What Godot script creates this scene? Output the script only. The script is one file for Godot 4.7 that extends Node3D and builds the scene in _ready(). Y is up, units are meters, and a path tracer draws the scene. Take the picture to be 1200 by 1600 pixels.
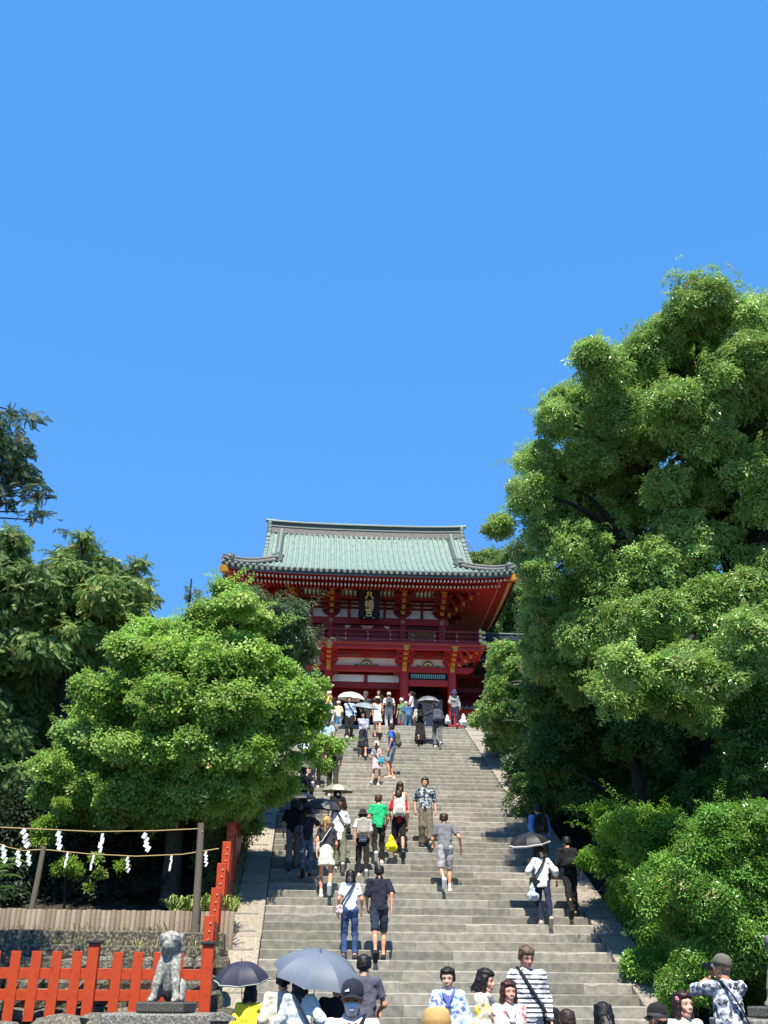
extends Node3D
# A shrine gate at the head of a broad stone stair, in summer sun. y up, metres; the stair climbs towards -z.

const RISE := 0.185
const TREAD := 0.3879
const FOOT := 16.65          # distance from the camera to the first riser
const XL := -0.8             # left and right ends of the steps
const XR := 6.02

var taken := {}
var mats := {}
var noises := {}
var rng := RandomNumberGenerator.new()
var sheets := {}

func r(a: float, b: float) -> float: return rng.randf_range(a, b)

# ---------------------------------------------------------------- naming and tagging
func named(parent: Node, called: String) -> String:
	var key := "%d/%s" % [parent.get_instance_id(), called]
	if not taken.has(key):
		taken[key] = 0
		return called
	taken[key] += 1
	return "%s_%03d" % [called, taken[key]]

func tag(o: Node, label := "", category := "", group := "", kind := "") -> void:
	if label: o.set_meta("label", label)
	if category: o.set_meta("category", category)
	if group: o.set_meta("group", group)
	if kind: o.set_meta("kind", kind)

func thing(called: String, label: String, category: String, at := Vector3.ZERO, turn := 0.0, group := "", kind := "") -> Node3D:
	var o := Node3D.new()
	o.name = named(self, called)
	add_child(o, true)
	o.position = at
	o.rotation.y = turn
	tag(o, label, category, group, kind)
	return o

func put(called: String, mesh: Mesh, m: Material, parent: Node = null, xf := Transform3D.IDENTITY) -> MeshInstance3D:
	var o := MeshInstance3D.new()
	var p: Node = parent if parent else self
	o.name = named(p, called)
	o.mesh = mesh
	o.material_override = m
	o.transform = xf
	p.add_child(o, true)
	return o

func stuff(o: Node) -> Node:
	o.set_meta("kind", "stuff")
	return o

# ---------------------------------------------------------------- mesh helpers
func begin() -> SurfaceTool:
	var st := SurfaceTool.new()
	st.begin(Mesh.PRIMITIVE_TRIANGLES)
	st.set_smooth_group(-1)
	return st

func done(st: SurfaceTool) -> ArrayMesh:
	st.generate_normals()
	st.index()
	return st.commit()

func tri(st: SurfaceTool, a: Vector3, b: Vector3, c: Vector3) -> void:   # anticlockwise from outside
	st.add_vertex(a); st.add_vertex(c); st.add_vertex(b)

func quad(st: SurfaceTool, a: Vector3, b: Vector3, c: Vector3, d: Vector3) -> void:
	tri(st, a, b, c); tri(st, a, c, d)

func bx(st: SurfaceTool, c: Vector3, s: Vector3, rot := Basis.IDENTITY, bev := 0.0) -> void:
	var h := s * 0.5
	st.set_smooth_group(-1)
	var ax := [Vector3.RIGHT, Vector3.UP, Vector3.BACK]
	var cf := func(sx: float, sy: float, sz: float, f: int) -> Vector3:   # corner on face axis f
		var v := Vector3(sx * h.x, sy * h.y, sz * h.z)
		if bev > 0.0:
			if f != 0: v.x -= sx * bev
			if f != 1: v.y -= sy * bev
			if f != 2: v.z -= sz * bev
		return c + rot * v
	for f in 3:
		for s0 in [-1.0, 1.0]:
			var q := []
			for uv in [[-1.0, -1.0], [1.0, -1.0], [1.0, 1.0], [-1.0, 1.0]]:
				var v := [0.0, 0.0, 0.0]
				v[f] = s0; v[(f + 1) % 3] = uv[0]; v[(f + 2) % 3] = uv[1]
				q.append(cf.call(v[0], v[1], v[2], f))
			if s0 > 0: quad(st, q[0], q[1], q[2], q[3])
			else: quad(st, q[3], q[2], q[1], q[0])
	if bev <= 0.0: return
	for f in 3:                       # edges along axis f
		for s1 in [-1.0, 1.0]:
			for s2 in [-1.0, 1.0]:
				var g := (f + 1) % 3
				var k := (f + 2) % 3
				var p := []
				for e in [-1.0, 1.0]:
					var v := [0.0, 0.0, 0.0]
					v[f] = e; v[g] = s1; v[k] = s2
					p.append([cf.call(v[0], v[1], v[2], g), cf.call(v[0], v[1], v[2], k)])
				if s1 * s2 < 0: quad(st, p[0][0], p[1][0], p[1][1], p[0][1])
				else: quad(st, p[0][1], p[1][1], p[1][0], p[0][0])
	for sx in [-1.0, 1.0]:
		for sy in [-1.0, 1.0]:
			for sz in [-1.0, 1.0]:
				var a = cf.call(sx, sy, sz, 0)
				var b = cf.call(sx, sy, sz, 1)
				var d = cf.call(sx, sy, sz, 2)
				if sx * sy * sz > 0: tri(st, a, b, d)
				else: tri(st, a, d, b)

func box(s: Vector3, bev := 0.0, c := Vector3.ZERO) -> ArrayMesh:
	var st := begin()
	bx(st, c, s, Basis.IDENTITY, bev)
	return done(st)

func tube(st: SurfaceTool, pts: Array, rads: Array, sides := 8, cap := true, squash := Vector2.ONE) -> void:
	st.set_smooth_group(0)
	var rings := []
	var up := Vector3(0.137, 0.9, 0.41).normalized()
	for i in pts.size():
		var d: Vector3 = (pts[min(i + 1, pts.size() - 1)] - pts[max(i - 1, 0)]).normalized()
		var n := up - d * up.dot(d)
		if n.length() < 0.05: n = Vector3.RIGHT - d * d.x
		n = n.normalized()
		up = n
		var b := d.cross(n)
		var ring := PackedVector3Array()
		for k in sides:
			var a := TAU * k / sides
			ring.append(pts[i] + (n * cos(a) * squash.x + b * sin(a) * squash.y) * rads[min(i, rads.size() - 1)])
		rings.append(ring)
	for i in pts.size() - 1:
		for k in sides:
			var k2 := (k + 1) % sides
			quad(st, rings[i][k], rings[i][k2], rings[i + 1][k2], rings[i + 1][k])
	if cap:
		st.set_smooth_group(-1)
		for e in [0, pts.size() - 1]:
			var c: Vector3 = pts[e]
			for k in sides:
				var k2 := (k + 1) % sides
				if e == 0: tri(st, c, rings[e][k2], rings[e][k])
				else: tri(st, c, rings[e][k], rings[e][k2])

func lathe(st: SurfaceTool, prof: Array, sides := 16, xf := Transform3D.IDENTITY, sq := Vector2.ONE) -> void:
	st.set_smooth_group(0)
	for i in prof.size() - 1:
		var p: Vector2 = prof[i]
		var q: Vector2 = prof[i + 1]
		for k in sides:
			var a := TAU * k / sides
			var b := TAU * (k + 1) / sides
			var v0 := xf * Vector3(p.x * cos(a) * sq.x, p.y, -p.x * sin(a) * sq.y)
			var v1 := xf * Vector3(p.x * cos(b) * sq.x, p.y, -p.x * sin(b) * sq.y)
			var v2 := xf * Vector3(q.x * cos(b) * sq.x, q.y, -q.x * sin(b) * sq.y)
			var v3 := xf * Vector3(q.x * cos(a) * sq.x, q.y, -q.x * sin(a) * sq.y)
			if p.x > 1e-5: tri(st, v0, v1, v2)
			if q.x > 1e-5: tri(st, v0, v2, v3)

func prism(st: SurfaceTool, poly: PackedVector2Array, depth: float, xf := Transform3D.IDENTITY) -> void:   # in the xy plane, from z=-depth/2 to depth/2
	st.set_smooth_group(-1)
	if Geometry2D.is_polygon_clockwise(poly): poly.reverse()
	var t := Geometry2D.triangulate_polygon(poly)
	var h := depth * 0.5
	for i in range(0, t.size(), 3):
		var a := poly[t[i]]
		var b := poly[t[i + 1]]
		var c := poly[t[i + 2]]
		if (b - a).cross(c - a) < 0:
			var s := b; b = c; c = s
		tri(st, xf * Vector3(a.x, a.y, h), xf * Vector3(b.x, b.y, h), xf * Vector3(c.x, c.y, h))
		tri(st, xf * Vector3(a.x, a.y, -h), xf * Vector3(c.x, c.y, -h), xf * Vector3(b.x, b.y, -h))
	for i in poly.size():
		var a := poly[i]
		var b := poly[(i + 1) % poly.size()]
		quad(st, xf * Vector3(a.x, a.y, -h), xf * Vector3(b.x, b.y, -h), xf * Vector3(b.x, b.y, h), xf * Vector3(a.x, a.y, h))

# ---------------------------------------------------------------- materials
func noise_sheet(key: String, freq: float, oct: int, stops: Array, bump := false, kind := FastNoiseLite.TYPE_SIMPLEX_SMOOTH, size := 512) -> Texture2D:
	if noises.has(key): return noises[key]
	var n := FastNoiseLite.new()
	n.seed = key.hash() % 10000
	n.noise_type = kind
	n.frequency = freq
	n.fractal_octaves = oct
	var t := NoiseTexture2D.new()
	t.width = size; t.height = size
	t.seamless = true
	t.noise = n
	if bump:
		t.as_normal_map = true
		t.bump_strength = 4.0
	else:
		var g := Gradient.new()
		var offs := PackedFloat32Array()
		var cols := PackedColorArray()
		for s in stops:
			offs.append(s[0]); cols.append(s[1])
		g.offsets = offs; g.colors = cols
		t.color_ramp = g
	noises[key] = t
	return t

func gray(v: float) -> Color: return Color(v, v, v)

func mat(key: String, col: Color, rough := 0.85, tex: Texture2D = null, scale := 1.0, bump: Texture2D = null, bscale := 0.5, world := true, metal := 0.0) -> StandardMaterial3D:
	if mats.has(key): return mats[key]
	var m := StandardMaterial3D.new()
	m.resource_name = key
	m.albedo_color = col
	m.roughness = rough
	m.metallic = metal
	if tex:
		m.albedo_texture = tex
	if bump:
		m.normal_enabled = true
		m.normal_texture = bump
		m.normal_scale = bscale
	if tex or bump:
		m.uv1_triplanar = true
		m.uv1_world_triplanar = world
		m.uv1_scale = Vector3.ONE * scale
	mats[key] = m
	return m

func lin(R: float, G: float, B: float) -> Color: return Color(R, G, B).linear_to_srgb()

func cloth(col: Color, print := "") -> StandardMaterial3D:
	var key := "cloth %s %s" % [col.to_html(), print]
	if mats.has(key): return mats[key]
	var m := mat(key, col, 0.9, noise_sheet("weave", 0.02, 3, [[0.0, gray(0.86)], [1.0, gray(1.0)]]) if print == "" else sheets[print], 3.0 if print == "" else (5.0 if print == "stripes" else 2.4), noise_sheet("folds", 0.012, 3, [], true), 0.5, false)
	m.rim_enabled = true
	m.rim = 0.15
	return m

# flat prints on cloth
func make_sheets() -> void:
	var im := Image.create(64, 64, false, Image.FORMAT_RGB8)
	im.fill(Color(0.93, 0.93, 0.93))
	for y in 64:
		if y % 16 < 6:
			for x in 64: im.set_pixel(x, y, Color(0.12, 0.15, 0.24))
	sheets["stripes"] = tile_of(im)
	for spec in [["aloha", Color(0.06, 0.10, 0.2), [Color(0.86, 0.88, 0.84), Color(0.6, 0.7, 0.72), Color(0.1, 0.2, 0.32)], 90, 5], ["inkflowers", Color(0.92, 0.93, 0.95), [Color(0.06, 0.07, 0.12), Color(0.12, 0.13, 0.2), Color(0.55, 0.58, 0.66)], 95, 5],
			["redflowers", Color(0.95, 0.93, 0.9), [Color(0.85, 0.1, 0.3), Color(0.9, 0.55, 0.2), Color(0.9, 0.4, 0.5)], 30, 5], ["blueflowers", Color(0.9, 0.94, 0.97), [Color(0.35, 0.5, 0.85), Color(0.5, 0.75, 0.9), Color(0.3, 0.35, 0.7)], 45, 6],
			["pinkflowers", Color(0.93, 0.82, 0.83), [Color(0.2, 0.18, 0.3), Color(0.7, 0.3, 0.45), Color(0.95, 0.93, 0.9)], 70, 4], ["pastelblocks", Color(0.93, 0.92, 0.84), [Color(0.95, 0.85, 0.3), Color(0.9, 0.5, 0.6), Color(0.5, 0.55, 0.75), Color(0.75, 0.75, 0.72)], 26, 0], ["scarf", Color(0.3, 0.27, 0.34), [Color(0.75, 0.68, 0.72), Color(0.5, 0.45, 0.52), Color(0.2, 0.18, 0.25)], 80, 5], ["beigeprint", Color(0.8, 0.76, 0.68), [Color(0.45, 0.42, 0.36), Color(0.9, 0.88, 0.82)], 60, 4]]:
		var g := RandomNumberGenerator.new()
		g.seed = 77 + spec[3]
		var p := Image.create(128, 128, false, Image.FORMAT_RGB8)
		p.fill(spec[1])
		for i in spec[3]:
			var c: Color = spec[2][g.randi() % spec[2].size()]
			var cx := g.randi() % 128
			var cy := g.randi() % 128
			var n: int = spec[4]
			if n == 0:
				var w := g.randi_range(14, 26)
				for yy in w:
					for xx in w: p.set_pixel((cx + xx) % 128, (cy + yy) % 128, c)
				continue
			var size := g.randf_range(5, 11)
			var turn := g.randf() * TAU
			for yy in range(-12, 13):
				for xx in range(-12, 13):
					var a := atan2(yy, xx) + turn
					if sqrt(xx * xx + yy * yy) < size * (0.55 + 0.45 * abs(cos(a * n * 0.5))): p.set_pixel((cx + xx + 128) % 128, (cy + yy + 128) % 128, c)
		sheets[spec[0]] = tile_of(p)

func tile_of(im: Image) -> ImageTexture:
	im.generate_mipmaps()
	return ImageTexture.create_from_image(im)

func _ready() -> void:
	rng.seed = 2024
	var cam := Camera3D.new()
	cam.name = "camera"
	cam.position = Vector3(0, 1.66, 0)
	cam.basis = Basis(Vector3.UP, -deg_to_rad(4.05)) * Basis(Vector3.RIGHT, deg_to_rad(25.15)) * Basis(Vector3.BACK, deg_to_rad(0.45))
	cam.fov = 53.13
	cam.near = 0.1
	cam.far = 1500.0
	add_child(cam)
	cam.current = true
	var sky_m := ProceduralSkyMaterial.new()
	sky_m.sky_top_color = Color(0.258, 0.488, 0.744)
	sky_m.sky_horizon_color = Color(0.386, 0.604, 0.835)
	sky_m.sky_curve = 0.22
	sky_m.ground_bottom_color = Color(0.3, 0.29, 0.26)
	sky_m.ground_horizon_color = Color(0.42, 0.52, 0.6)
	sky_m.sun_angle_max = 4.0
	var env := Environment.new()
	env.background_mode = Environment.BG_SKY
	env.sky = Sky.new()
	env.sky.sky_material = sky_m
	env.tonemap_mode = Environment.TONE_MAPPER_LINEAR
	env.tonemap_exposure = 1.8
	env.sdfgi_enabled = true
	env.ssao_enabled = true
	env.ssil_enabled = true
	var we := WorldEnvironment.new()
	we.name = "environment"
	we.environment = env
	add_child(we)
	var sun := DirectionalLight3D.new()
	sun.name = "sun"
	sun.light_energy = 1.6
	sun.light_color = Color(1.0, 0.965, 0.9)
	sun.light_angular_distance = 0.5
	sun.shadow_enabled = true
	sun.rotation = Vector3(-deg_to_rad(61.0), deg_to_rad(-5.0), 0)    # high, behind the camera and a little to its left
	add_child(sun)
	var t0 := Time.get_ticks_msec()
	make_stone_mats()
	make_sheets()
	build_ground()
	build_stairs()
	build_balustrades()
	build_left_terraces()
	build_gate()
	build_side_halls()
	build_fence()
	build_ropes()
	build_dogs()
	print("built the setting, ms ", Time.get_ticks_msec() - t0)
	make_sprays()
	build_trees()
	print("planted, ms ", Time.get_ticks_msec() - t0, ", leaf sprays ", leaves_made)
	make_body_parts()
	build_people()
	print("peopled, ms ", Time.get_ticks_msec() - t0)

# ---------------------------------------------------------------- smooth bodies: a field of tapered limbs, meshed as surface nets
class Field:
	var o: Vector3
	var h: float
	var k: float
	var nx: int
	var ny: int
	var nz: int
	var f := PackedFloat32Array()
	func _init(lo: Vector3, hi: Vector3, cell: float, sharp: float):
		o = lo; h = cell; k = sharp
		nx = int(ceil((hi.x - lo.x) / cell)) + 1
		ny = int(ceil((hi.y - lo.y) / cell)) + 1
		nz = int(ceil((hi.z - lo.z) / cell)) + 1
		f.resize(nx * ny * nz)
	# a tapered limb from a to b; fl stretches its section along the axes; below ymin it is cut off; cut ends it flat at b; carve takes it away
	func limb(a: Vector3, b: Vector3, ra: float, rb: float, fl := Vector3.ONE, ymin := -1e9, cut := false, carve := false, pleats := 0.0) -> void:
		var pad: float = max(ra, rb) * max(fl.x, max(fl.y, fl.z)) * 1.02 + 3.3 / k
		var lo := Vector3(min(a.x, b.x), min(a.y, b.y), min(a.z, b.z)) - Vector3.ONE * pad
		var hi := Vector3(max(a.x, b.x), max(a.y, b.y), max(a.z, b.z)) + Vector3.ONE * pad
		var x0 := clampi(int((lo.x - o.x) / h), 0, nx - 1)
		var x1 := clampi(int((hi.x - o.x) / h) + 1, 0, nx - 1)
		var y0 := clampi(int((lo.y - o.y) / h), 0, ny - 1)
		var y1 := clampi(int((hi.y - o.y) / h) + 1, 0, ny - 1)
		var z0 := clampi(int((lo.z - o.z) / h), 0, nz - 1)
		var z1 := clampi(int((hi.z - o.z) / h) + 1, 0, nz - 1)
		var d := b - a
		var dd := d.length_squared()
		var inv := 1.0 / dd if dd > 1e-9 else 0.0
		var ix := 1.0 / fl.x
		var iy := 1.0 / fl.y
		var iz := 1.0 / fl.z
		for z in range(z0, z1 + 1):
			var pz := o.z + z * h - a.z
			for y in range(y0, y1 + 1):
				var wy := o.y + y * h
				if wy < ymin: continue
				var py := wy - a.y
				var at := (z * ny + y) * nx
				for x in range(x0, x1 + 1):
					var px := o.x + x * h - a.x
					var t := (px * d.x + py * d.y + pz * d.z) * inv
					if cut and t > 1.0: continue
					t = clampf(t, 0.0, 1.0)
					var qx := (px - t * d.x) * ix
					var qy := (py - t * d.y) * iy
					var qz := (pz - t * d.z) * iz
					var rad := ra + (rb - ra) * t
					if pleats > 0.0: rad *= 1.0 + pleats * t * sin(14.0 * atan2(qz, qx) + sin(7.0 * qx) * 2.0)
					var e := exp(-k * (sqrt(qx * qx + qy * qy + qz * qz) - rad))
					if carve: f[at + x] *= 1.0 - minf(1.0, e)
					elif e > 0.03: f[at + x] += e
	func verts(out: PackedVector3Array, idx: PackedInt32Array) -> void:
		var at_cell := {}
		var sy := nx
		var sz := nx * ny
		var off := [0, 1, sy, sy + 1, sz, sz + 1, sz + sy, sz + sy + 1]
		var pairs := [[0, 1], [2, 3], [4, 5], [6, 7], [0, 2], [1, 3], [4, 6], [5, 7], [0, 4], [1, 5], [2, 6], [3, 7]]
		for z in nz - 1:
			for y in ny - 1:
				var row := (z * ny + y) * nx
				for x in nx - 1:
					var i := row + x
					var m := 0
					if f[i] > 1.0: m |= 1
					if f[i + 1] > 1.0: m |= 2
					if f[i + sy] > 1.0: m |= 4
					if f[i + sy + 1] > 1.0: m |= 8
					if f[i + sz] > 1.0: m |= 16
					if f[i + sz + 1] > 1.0: m |= 32
					if f[i + sz + sy] > 1.0: m |= 64
					if f[i + sz + sy + 1] > 1.0: m |= 128
					if m == 0 or m == 255: continue
					var s := Vector3.ZERO
					var n := 0
					for e in pairs:
						var a: int = e[0]
						var b: int = e[1]
						if ((m >> a) & 1) == ((m >> b) & 1): continue
						var va := -log(maxf(f[i + off[a]], 0.02))
						var vb := -log(maxf(f[i + off[b]], 0.02))
						var t := clampf(va / (va - vb), 0.02, 0.98)
						var pa := Vector3(a & 1, (a >> 1) & 1, a >> 2)
						var pb := Vector3(b & 1, (b >> 1) & 1, b >> 2)
						s += pa.lerp(pb, t)
						n += 1
					at_cell[i] = out.size()
					out.append(o + (Vector3(x, y, z) + s / n) * h)
		for i in at_cell:
			var inside := f[i] > 1.0
			for ax in 3:
				var da: int = [1, sy, sz][ax]
				var db: int = [sy, sz, 1][ax]
				var dc: int = [sz, 1, sy][ax]
				if (f[i + da] > 1.0) == inside: continue
				if not (at_cell.has(i - db) and at_cell.has(i - dc) and at_cell.has(i - db - dc)): continue
				var a: int = at_cell[i]
				var b: int = at_cell[i - db]
				var c: int = at_cell[i - db - dc]
				var e: int = at_cell[i - dc]
				if inside: idx.append_array(PackedInt32Array([a, c, b, a, e, c]))
				else: idx.append_array(PackedInt32Array([a, b, c, a, c, e]))
	func mesh(folds: FastNoiseLite = null, amp := 0.0) -> ArrayMesh:
		var v := PackedVector3Array()
		var idx := PackedInt32Array()
		verts(v, idx)
		if v.is_empty(): return null
		if folds:
			for i in v.size():
				var p := v[i]
				v[i] = p + Vector3(folds.get_noise_3d(p.x, p.y, p.z), 0.4 * folds.get_noise_3d(p.y, p.z, p.x), folds.get_noise_3d(p.z + 3.0, p.x, p.y)) * amp
		# smooth normals from the faces round each vertex (front faces run clockwise)
		var nn := PackedVector3Array()
		nn.resize(v.size())
		for i in range(0, idx.size(), 3):
			var a := idx[i]
			var b := idx[i + 1]
			var c := idx[i + 2]
			var g := (v[c] - v[a]).cross(v[b] - v[a])
			nn[a] += g; nn[b] += g; nn[c] += g
		for i in nn.size(): nn[i] = nn[i].normalized()
		var arr := []
		arr.resize(Mesh.ARRAY_MAX)
		arr[Mesh.ARRAY_VERTEX] = v
		arr[Mesh.ARRAY_NORMAL] = nn
		arr[Mesh.ARRAY_INDEX] = idx
		var am := ArrayMesh.new()
		am.add_surface_from_arrays(Mesh.PRIMITIVE_TRIANGLES, arr)
		return am

func smooth_join(parts: Array) -> ArrayMesh:        # [[mesh, transform], ...] as one mesh, normals kept
	var st := SurfaceTool.new()
	st.begin(Mesh.PRIMITIVE_TRIANGLES)
	for p in parts:
		if p[0]: st.append_from(p[0], 0, p[1])
	return st.commit()

# ---------------------------------------------------------------- people
var folds := FastNoiseLite.new()
var head_mesh: ArrayMesh
var hand_mesh := {}
var hair_mesh := {}
var hat_mesh := {}
var bag_mesh := {}
var eye_mesh: ArrayMesh
var brow_mesh: ArrayMesh
var lips_mesh: ArrayMesh
var teeth_mesh: ArrayMesh
var lens_mesh: ArrayMesh

# loose strands lying over the skull and hanging to the style's length
func strand_mesh(kind: String, g: RandomNumberGenerator) -> ArrayMesh:
	var st := begin()
	st.set_smooth_group(0)
	var hang: float = {"short": 0.0, "crop": -0.01, "bob": 0.12, "long": 0.33, "ponytail": 0.0, "bun": 0.0}[kind]
	for i in (260 if hang > 0.05 else 190):
		var a := g.randf() * TAU
		var front := maxf(0.0, cos(a))              # the face looks along -z
		var out := 1.0 + g.randf_range(0.0, 0.09)
		var stop := 1.95 - 1.05 * smoothstep(0.3, 0.85, front) + g.randf_range(-0.16, 0.12)
		if kind == "crop": stop -= 0.12
		var pts := []
		for k in 6:
			var t := lerpf(0.12, stop, k / 5.0)
			var b := a + signf(sin(a)) * 0.55 * front * t * t * 0.35
			pts.append(Vector3(sin(b) * sin(t) * 0.083 * out, 0.034 + cos(t) * 0.098 * out, 0.006 - cos(b) * sin(t) * 0.1 * out))
		if hang > 0.0 and front < 0.62:
			var e: Vector3 = pts[5]
			for k in 3: pts.append(e + Vector3(e.x * 0.12 * (k + 1) / 3.0 + g.randf_range(-0.006, 0.006), -hang * (k + 1) / 3.0 * g.randf_range(0.85, 1.08), (0.02 if front < 0.1 else -0.004) * (k + 1)))
		var w := g.randf_range(0.003, 0.0065)
		for k in pts.size() - 1:
			var p: Vector3 = pts[k]
			var q: Vector3 = pts[k + 1]
			var n := Vector3(p.x, p.y - 0.03, p.z).normalized()
			var s := (q - p).cross(n).normalized() * w
			var taper := 0.35 if k == pts.size() - 2 else 1.0
			quad(st, p - s, p + s, q + s * taper, q - s * taper)
	return done(st)

func ik(a: Vector3, b: Vector3, l1: float, l2: float, hint: Vector3) -> Array:      # [middle joint, end joint]
	var d := b - a
	var len: float = clamp(d.length(), 0.08, (l1 + l2) * 0.998)
	d = d.normalized()
	var along := (l1 * l1 - l2 * l2 + len * len) / (2.0 * len)
	var up := sqrt(max(l1 * l1 - along * along, 0.0))
	var n := (hint - d * hint.dot(d)).normalized()
	return [a + d * along + n * up, a + d * len]

func make_body_parts() -> void:
	folds.seed = 5; folds.frequency = 5.5; folds.fractal_octaves = 3
	var V := func(x: float, y: float, z: float) -> Vector3: return Vector3(x, y, z)
	# head: origin between the ears, facing -z
	var f := Field.new(Vector3(-0.12, -0.22, -0.15), Vector3(0.12, 0.15, 0.15), 0.0055, 130.0)
	f.limb(V.call(0, 0.03, -0.012), V.call(0, 0.025, 0.022), 0.074, 0.074, Vector3(0.98, 1.1, 1.08))
	f.limb(V.call(0, 0.0, -0.035), V.call(0, -0.07, -0.04), 0.056, 0.036, Vector3(1.04, 1, 1))
	f.limb(V.call(0, -0.1, -0.066), V.call(0, -0.1, -0.06), 0.016, 0.016, Vector3(1.25, 1, 1))
	for s in [-1, 1]:
		f.limb(V.call(s * 0.036, -0.03, -0.062), V.call(s * 0.03, -0.04, -0.066), 0.021, 0.018)
		f.limb(V.call(s * 0.048, -0.07, -0.005), V.call(s * 0.018, -0.098, -0.055), 0.016, 0.014)
		f.limb(V.call(s * 0.012, 0.027, -0.084), V.call(s * 0.045, 0.025, -0.07), 0.009, 0.009)
		f.limb(V.call(s * 0.077, 0.012, 0.008), V.call(s * 0.073, -0.026, 0.0), 0.019, 0.011, Vector3(0.42, 1, 0.85))
		f.limb(V.call(s * 0.01, -0.031, -0.095), V.call(s * 0.009, -0.031, -0.09), 0.0085, 0.008)
		f.limb(V.call(s * 0.032, 0.003, -0.1), V.call(s * 0.03, 0.003, -0.1), 0.013, 0.013, Vector3.ONE, -1e9, false, true)
	f.limb(V.call(0, 0.01, -0.088), V.call(0, -0.027, -0.104), 0.007, 0.0105)
	f.limb(V.call(-0.018, -0.061, -0.086), V.call(0.018, -0.061, -0.086), 0.008, 0.008)
	f.limb(V.call(0, -0.075, -0.083), V.call(0, -0.076, -0.083), 0.009, 0.009, Vector3(1.6, 0.8, 1))
	f.limb(V.call(0, -0.06, 0.02), V.call(0, -0.2, 0.035), 0.05, 0.054)
	head_mesh = f.mesh()
	# hands: wrist at the origin, fingers down, thumb forward
	for side in [-1, 1]:
		for grip in [0, 1]:
			var g := Field.new(Vector3(-0.09, -0.22, -0.1), Vector3(0.09, 0.04, 0.07), 0.0042, 330.0)
			for i in 4:
				var z: float = -0.029 + 0.019 * i
				g.limb(V.call(0, 0.0, z * 0.55), V.call(0, -0.082, z), 0.0125, 0.0105)
				var p: Vector3 = V.call(0, -0.085, z)
				var lens := [[0.035, 0.024, 0.018], [0.039, 0.027, 0.019], [0.037, 0.025, 0.018], [0.028, 0.019, 0.016]]
				var a := 0.18
				for j in 3:
					a += (0.85 if grip else 0.24)
					var q: Vector3 = p + Vector3(-side * sin(a), -cos(a), 0.05 * (i - 1.5)) * lens[i][j]
					g.limb(p, q, 0.0092 - j * 0.0008, 0.0084 - j * 0.0008)
					p = q
			g.limb(V.call(0, -0.02, -0.02), V.call(-side * 0.012, -0.055, -0.045), 0.013, 0.011)
			var tip: Vector3 = V.call(-side * 0.02, -0.1, -0.06) if not grip else V.call(-side * 0.045, -0.085, -0.035)
			g.limb(V.call(-side * 0.012, -0.055, -0.045), tip, 0.0105, 0.0085)
			hand_mesh[[side, grip]] = g.mesh()
	# hair, in the head's axes
	for style in ["short", "bob", "long", "ponytail", "bun", "crop", "short under", "bob under", "long under", "ponytail under"]:
		var kind: String = style.trim_suffix(" under")
		var under: bool = style != kind
		var g := Field.new(Vector3(-0.19, -0.48, -0.17), Vector3(0.19, 0.19, 0.24), 0.0075, 110.0)
		var big := 0.0 if kind != "crop" else -0.003
		var lock := RandomNumberGenerator.new()
		lock.seed = kind.hash() % 1000
		if not under: g.limb(V.call(0, 0.05, -0.004), V.call(0, 0.044, 0.024), 0.071 + big, 0.073 + big, Vector3(1.0, 1.07, 1.08))
		g.limb(V.call(0, 0.0, 0.04), V.call(0, -0.035, 0.04), 0.058 + big, 0.046 + big, Vector3(1.15, 1, 1))
		for s in [-1, 1]:
			g.limb(V.call(s * 0.07, 0.03, -0.01), V.call(s * 0.073, 0.004 if kind == "short" or kind == "crop" else 0.0, 0.008), 0.016, 0.011)
			if kind == "bob":
				g.limb(V.call(s * 0.07, 0.02, -0.01), V.call(s * 0.08, -0.095, -0.014), 0.03, 0.024)
				g.limb(V.call(s * 0.045, 0.0, 0.05), V.call(s * 0.05, -0.1, 0.045), 0.045, 0.034)
			if kind == "long":
				g.limb(V.call(s * 0.07, 0.02, 0.0), V.call(s * 0.088, -0.2, 0.02), 0.03, 0.024)
				g.limb(V.call(s * 0.045, 0.0, 0.05), V.call(s * 0.05, -0.33, 0.085), 0.052, 0.03)
		for i in (0 if under else 34):           # separate locks over the skull, shorter over the brow
			var a := TAU * i / 34.0 + lock.randf_range(-0.08, 0.08)
			var front := maxf(0.0, -cos(a))
			var low := lerpf(-0.05 if kind in ["bob", "long"] else -0.022, 0.074 if kind != "bun" else 0.086, smoothstep(0.05, 0.6, front)) + lock.randf_range(-0.014, 0.014)
			if kind in ["bob", "long"] and front < 0.5: low -= 0.05
			var rim := Vector3(sin(a) * 0.081, low, cos(a) * 0.094)
			var mid := Vector3(sin(a + 0.2) * 0.072, 0.094 + lock.randf_range(-0.006, 0.006), cos(a + 0.2) * 0.078)
			g.limb(mid, rim, 0.01, 0.006)
		if kind == "long": g.limb(V.call(0, 0, 0.06), V.call(0, -0.36, 0.1), 0.055, 0.035)
		if kind == "bob": g.limb(V.call(0, 0, 0.06), V.call(0, -0.1, 0.055), 0.05, 0.042)
		if kind == "ponytail":
			g.limb(V.call(0, 0.06, 0.1), V.call(0, 0.03, 0.15), 0.03, 0.034)
			g.limb(V.call(0, 0.03, 0.15), V.call(0.0, -0.2, 0.13), 0.036, 0.018)
		if kind == "bun": g.limb(V.call(0, 0.06, 0.115), V.call(0, 0.05, 0.12), 0.042, 0.042)
		g.limb(V.call(0, -0.045, -0.118), V.call(0, -0.06, -0.105), 0.078, 0.068, Vector3(0.84, 1.16, 0.8), -1e9, false, true)
		var strands := FastNoiseLite.new()
		strands.seed = 3; strands.frequency = 22.0
		hair_mesh[style] = smooth_join([[g.mesh(strands, 0.007), Transform3D.IDENTITY], [strand_mesh(kind, lock), Transform3D.IDENTITY]]) if not under else g.mesh(strands, 0.007)
	# hats
	var st := begin()
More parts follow.
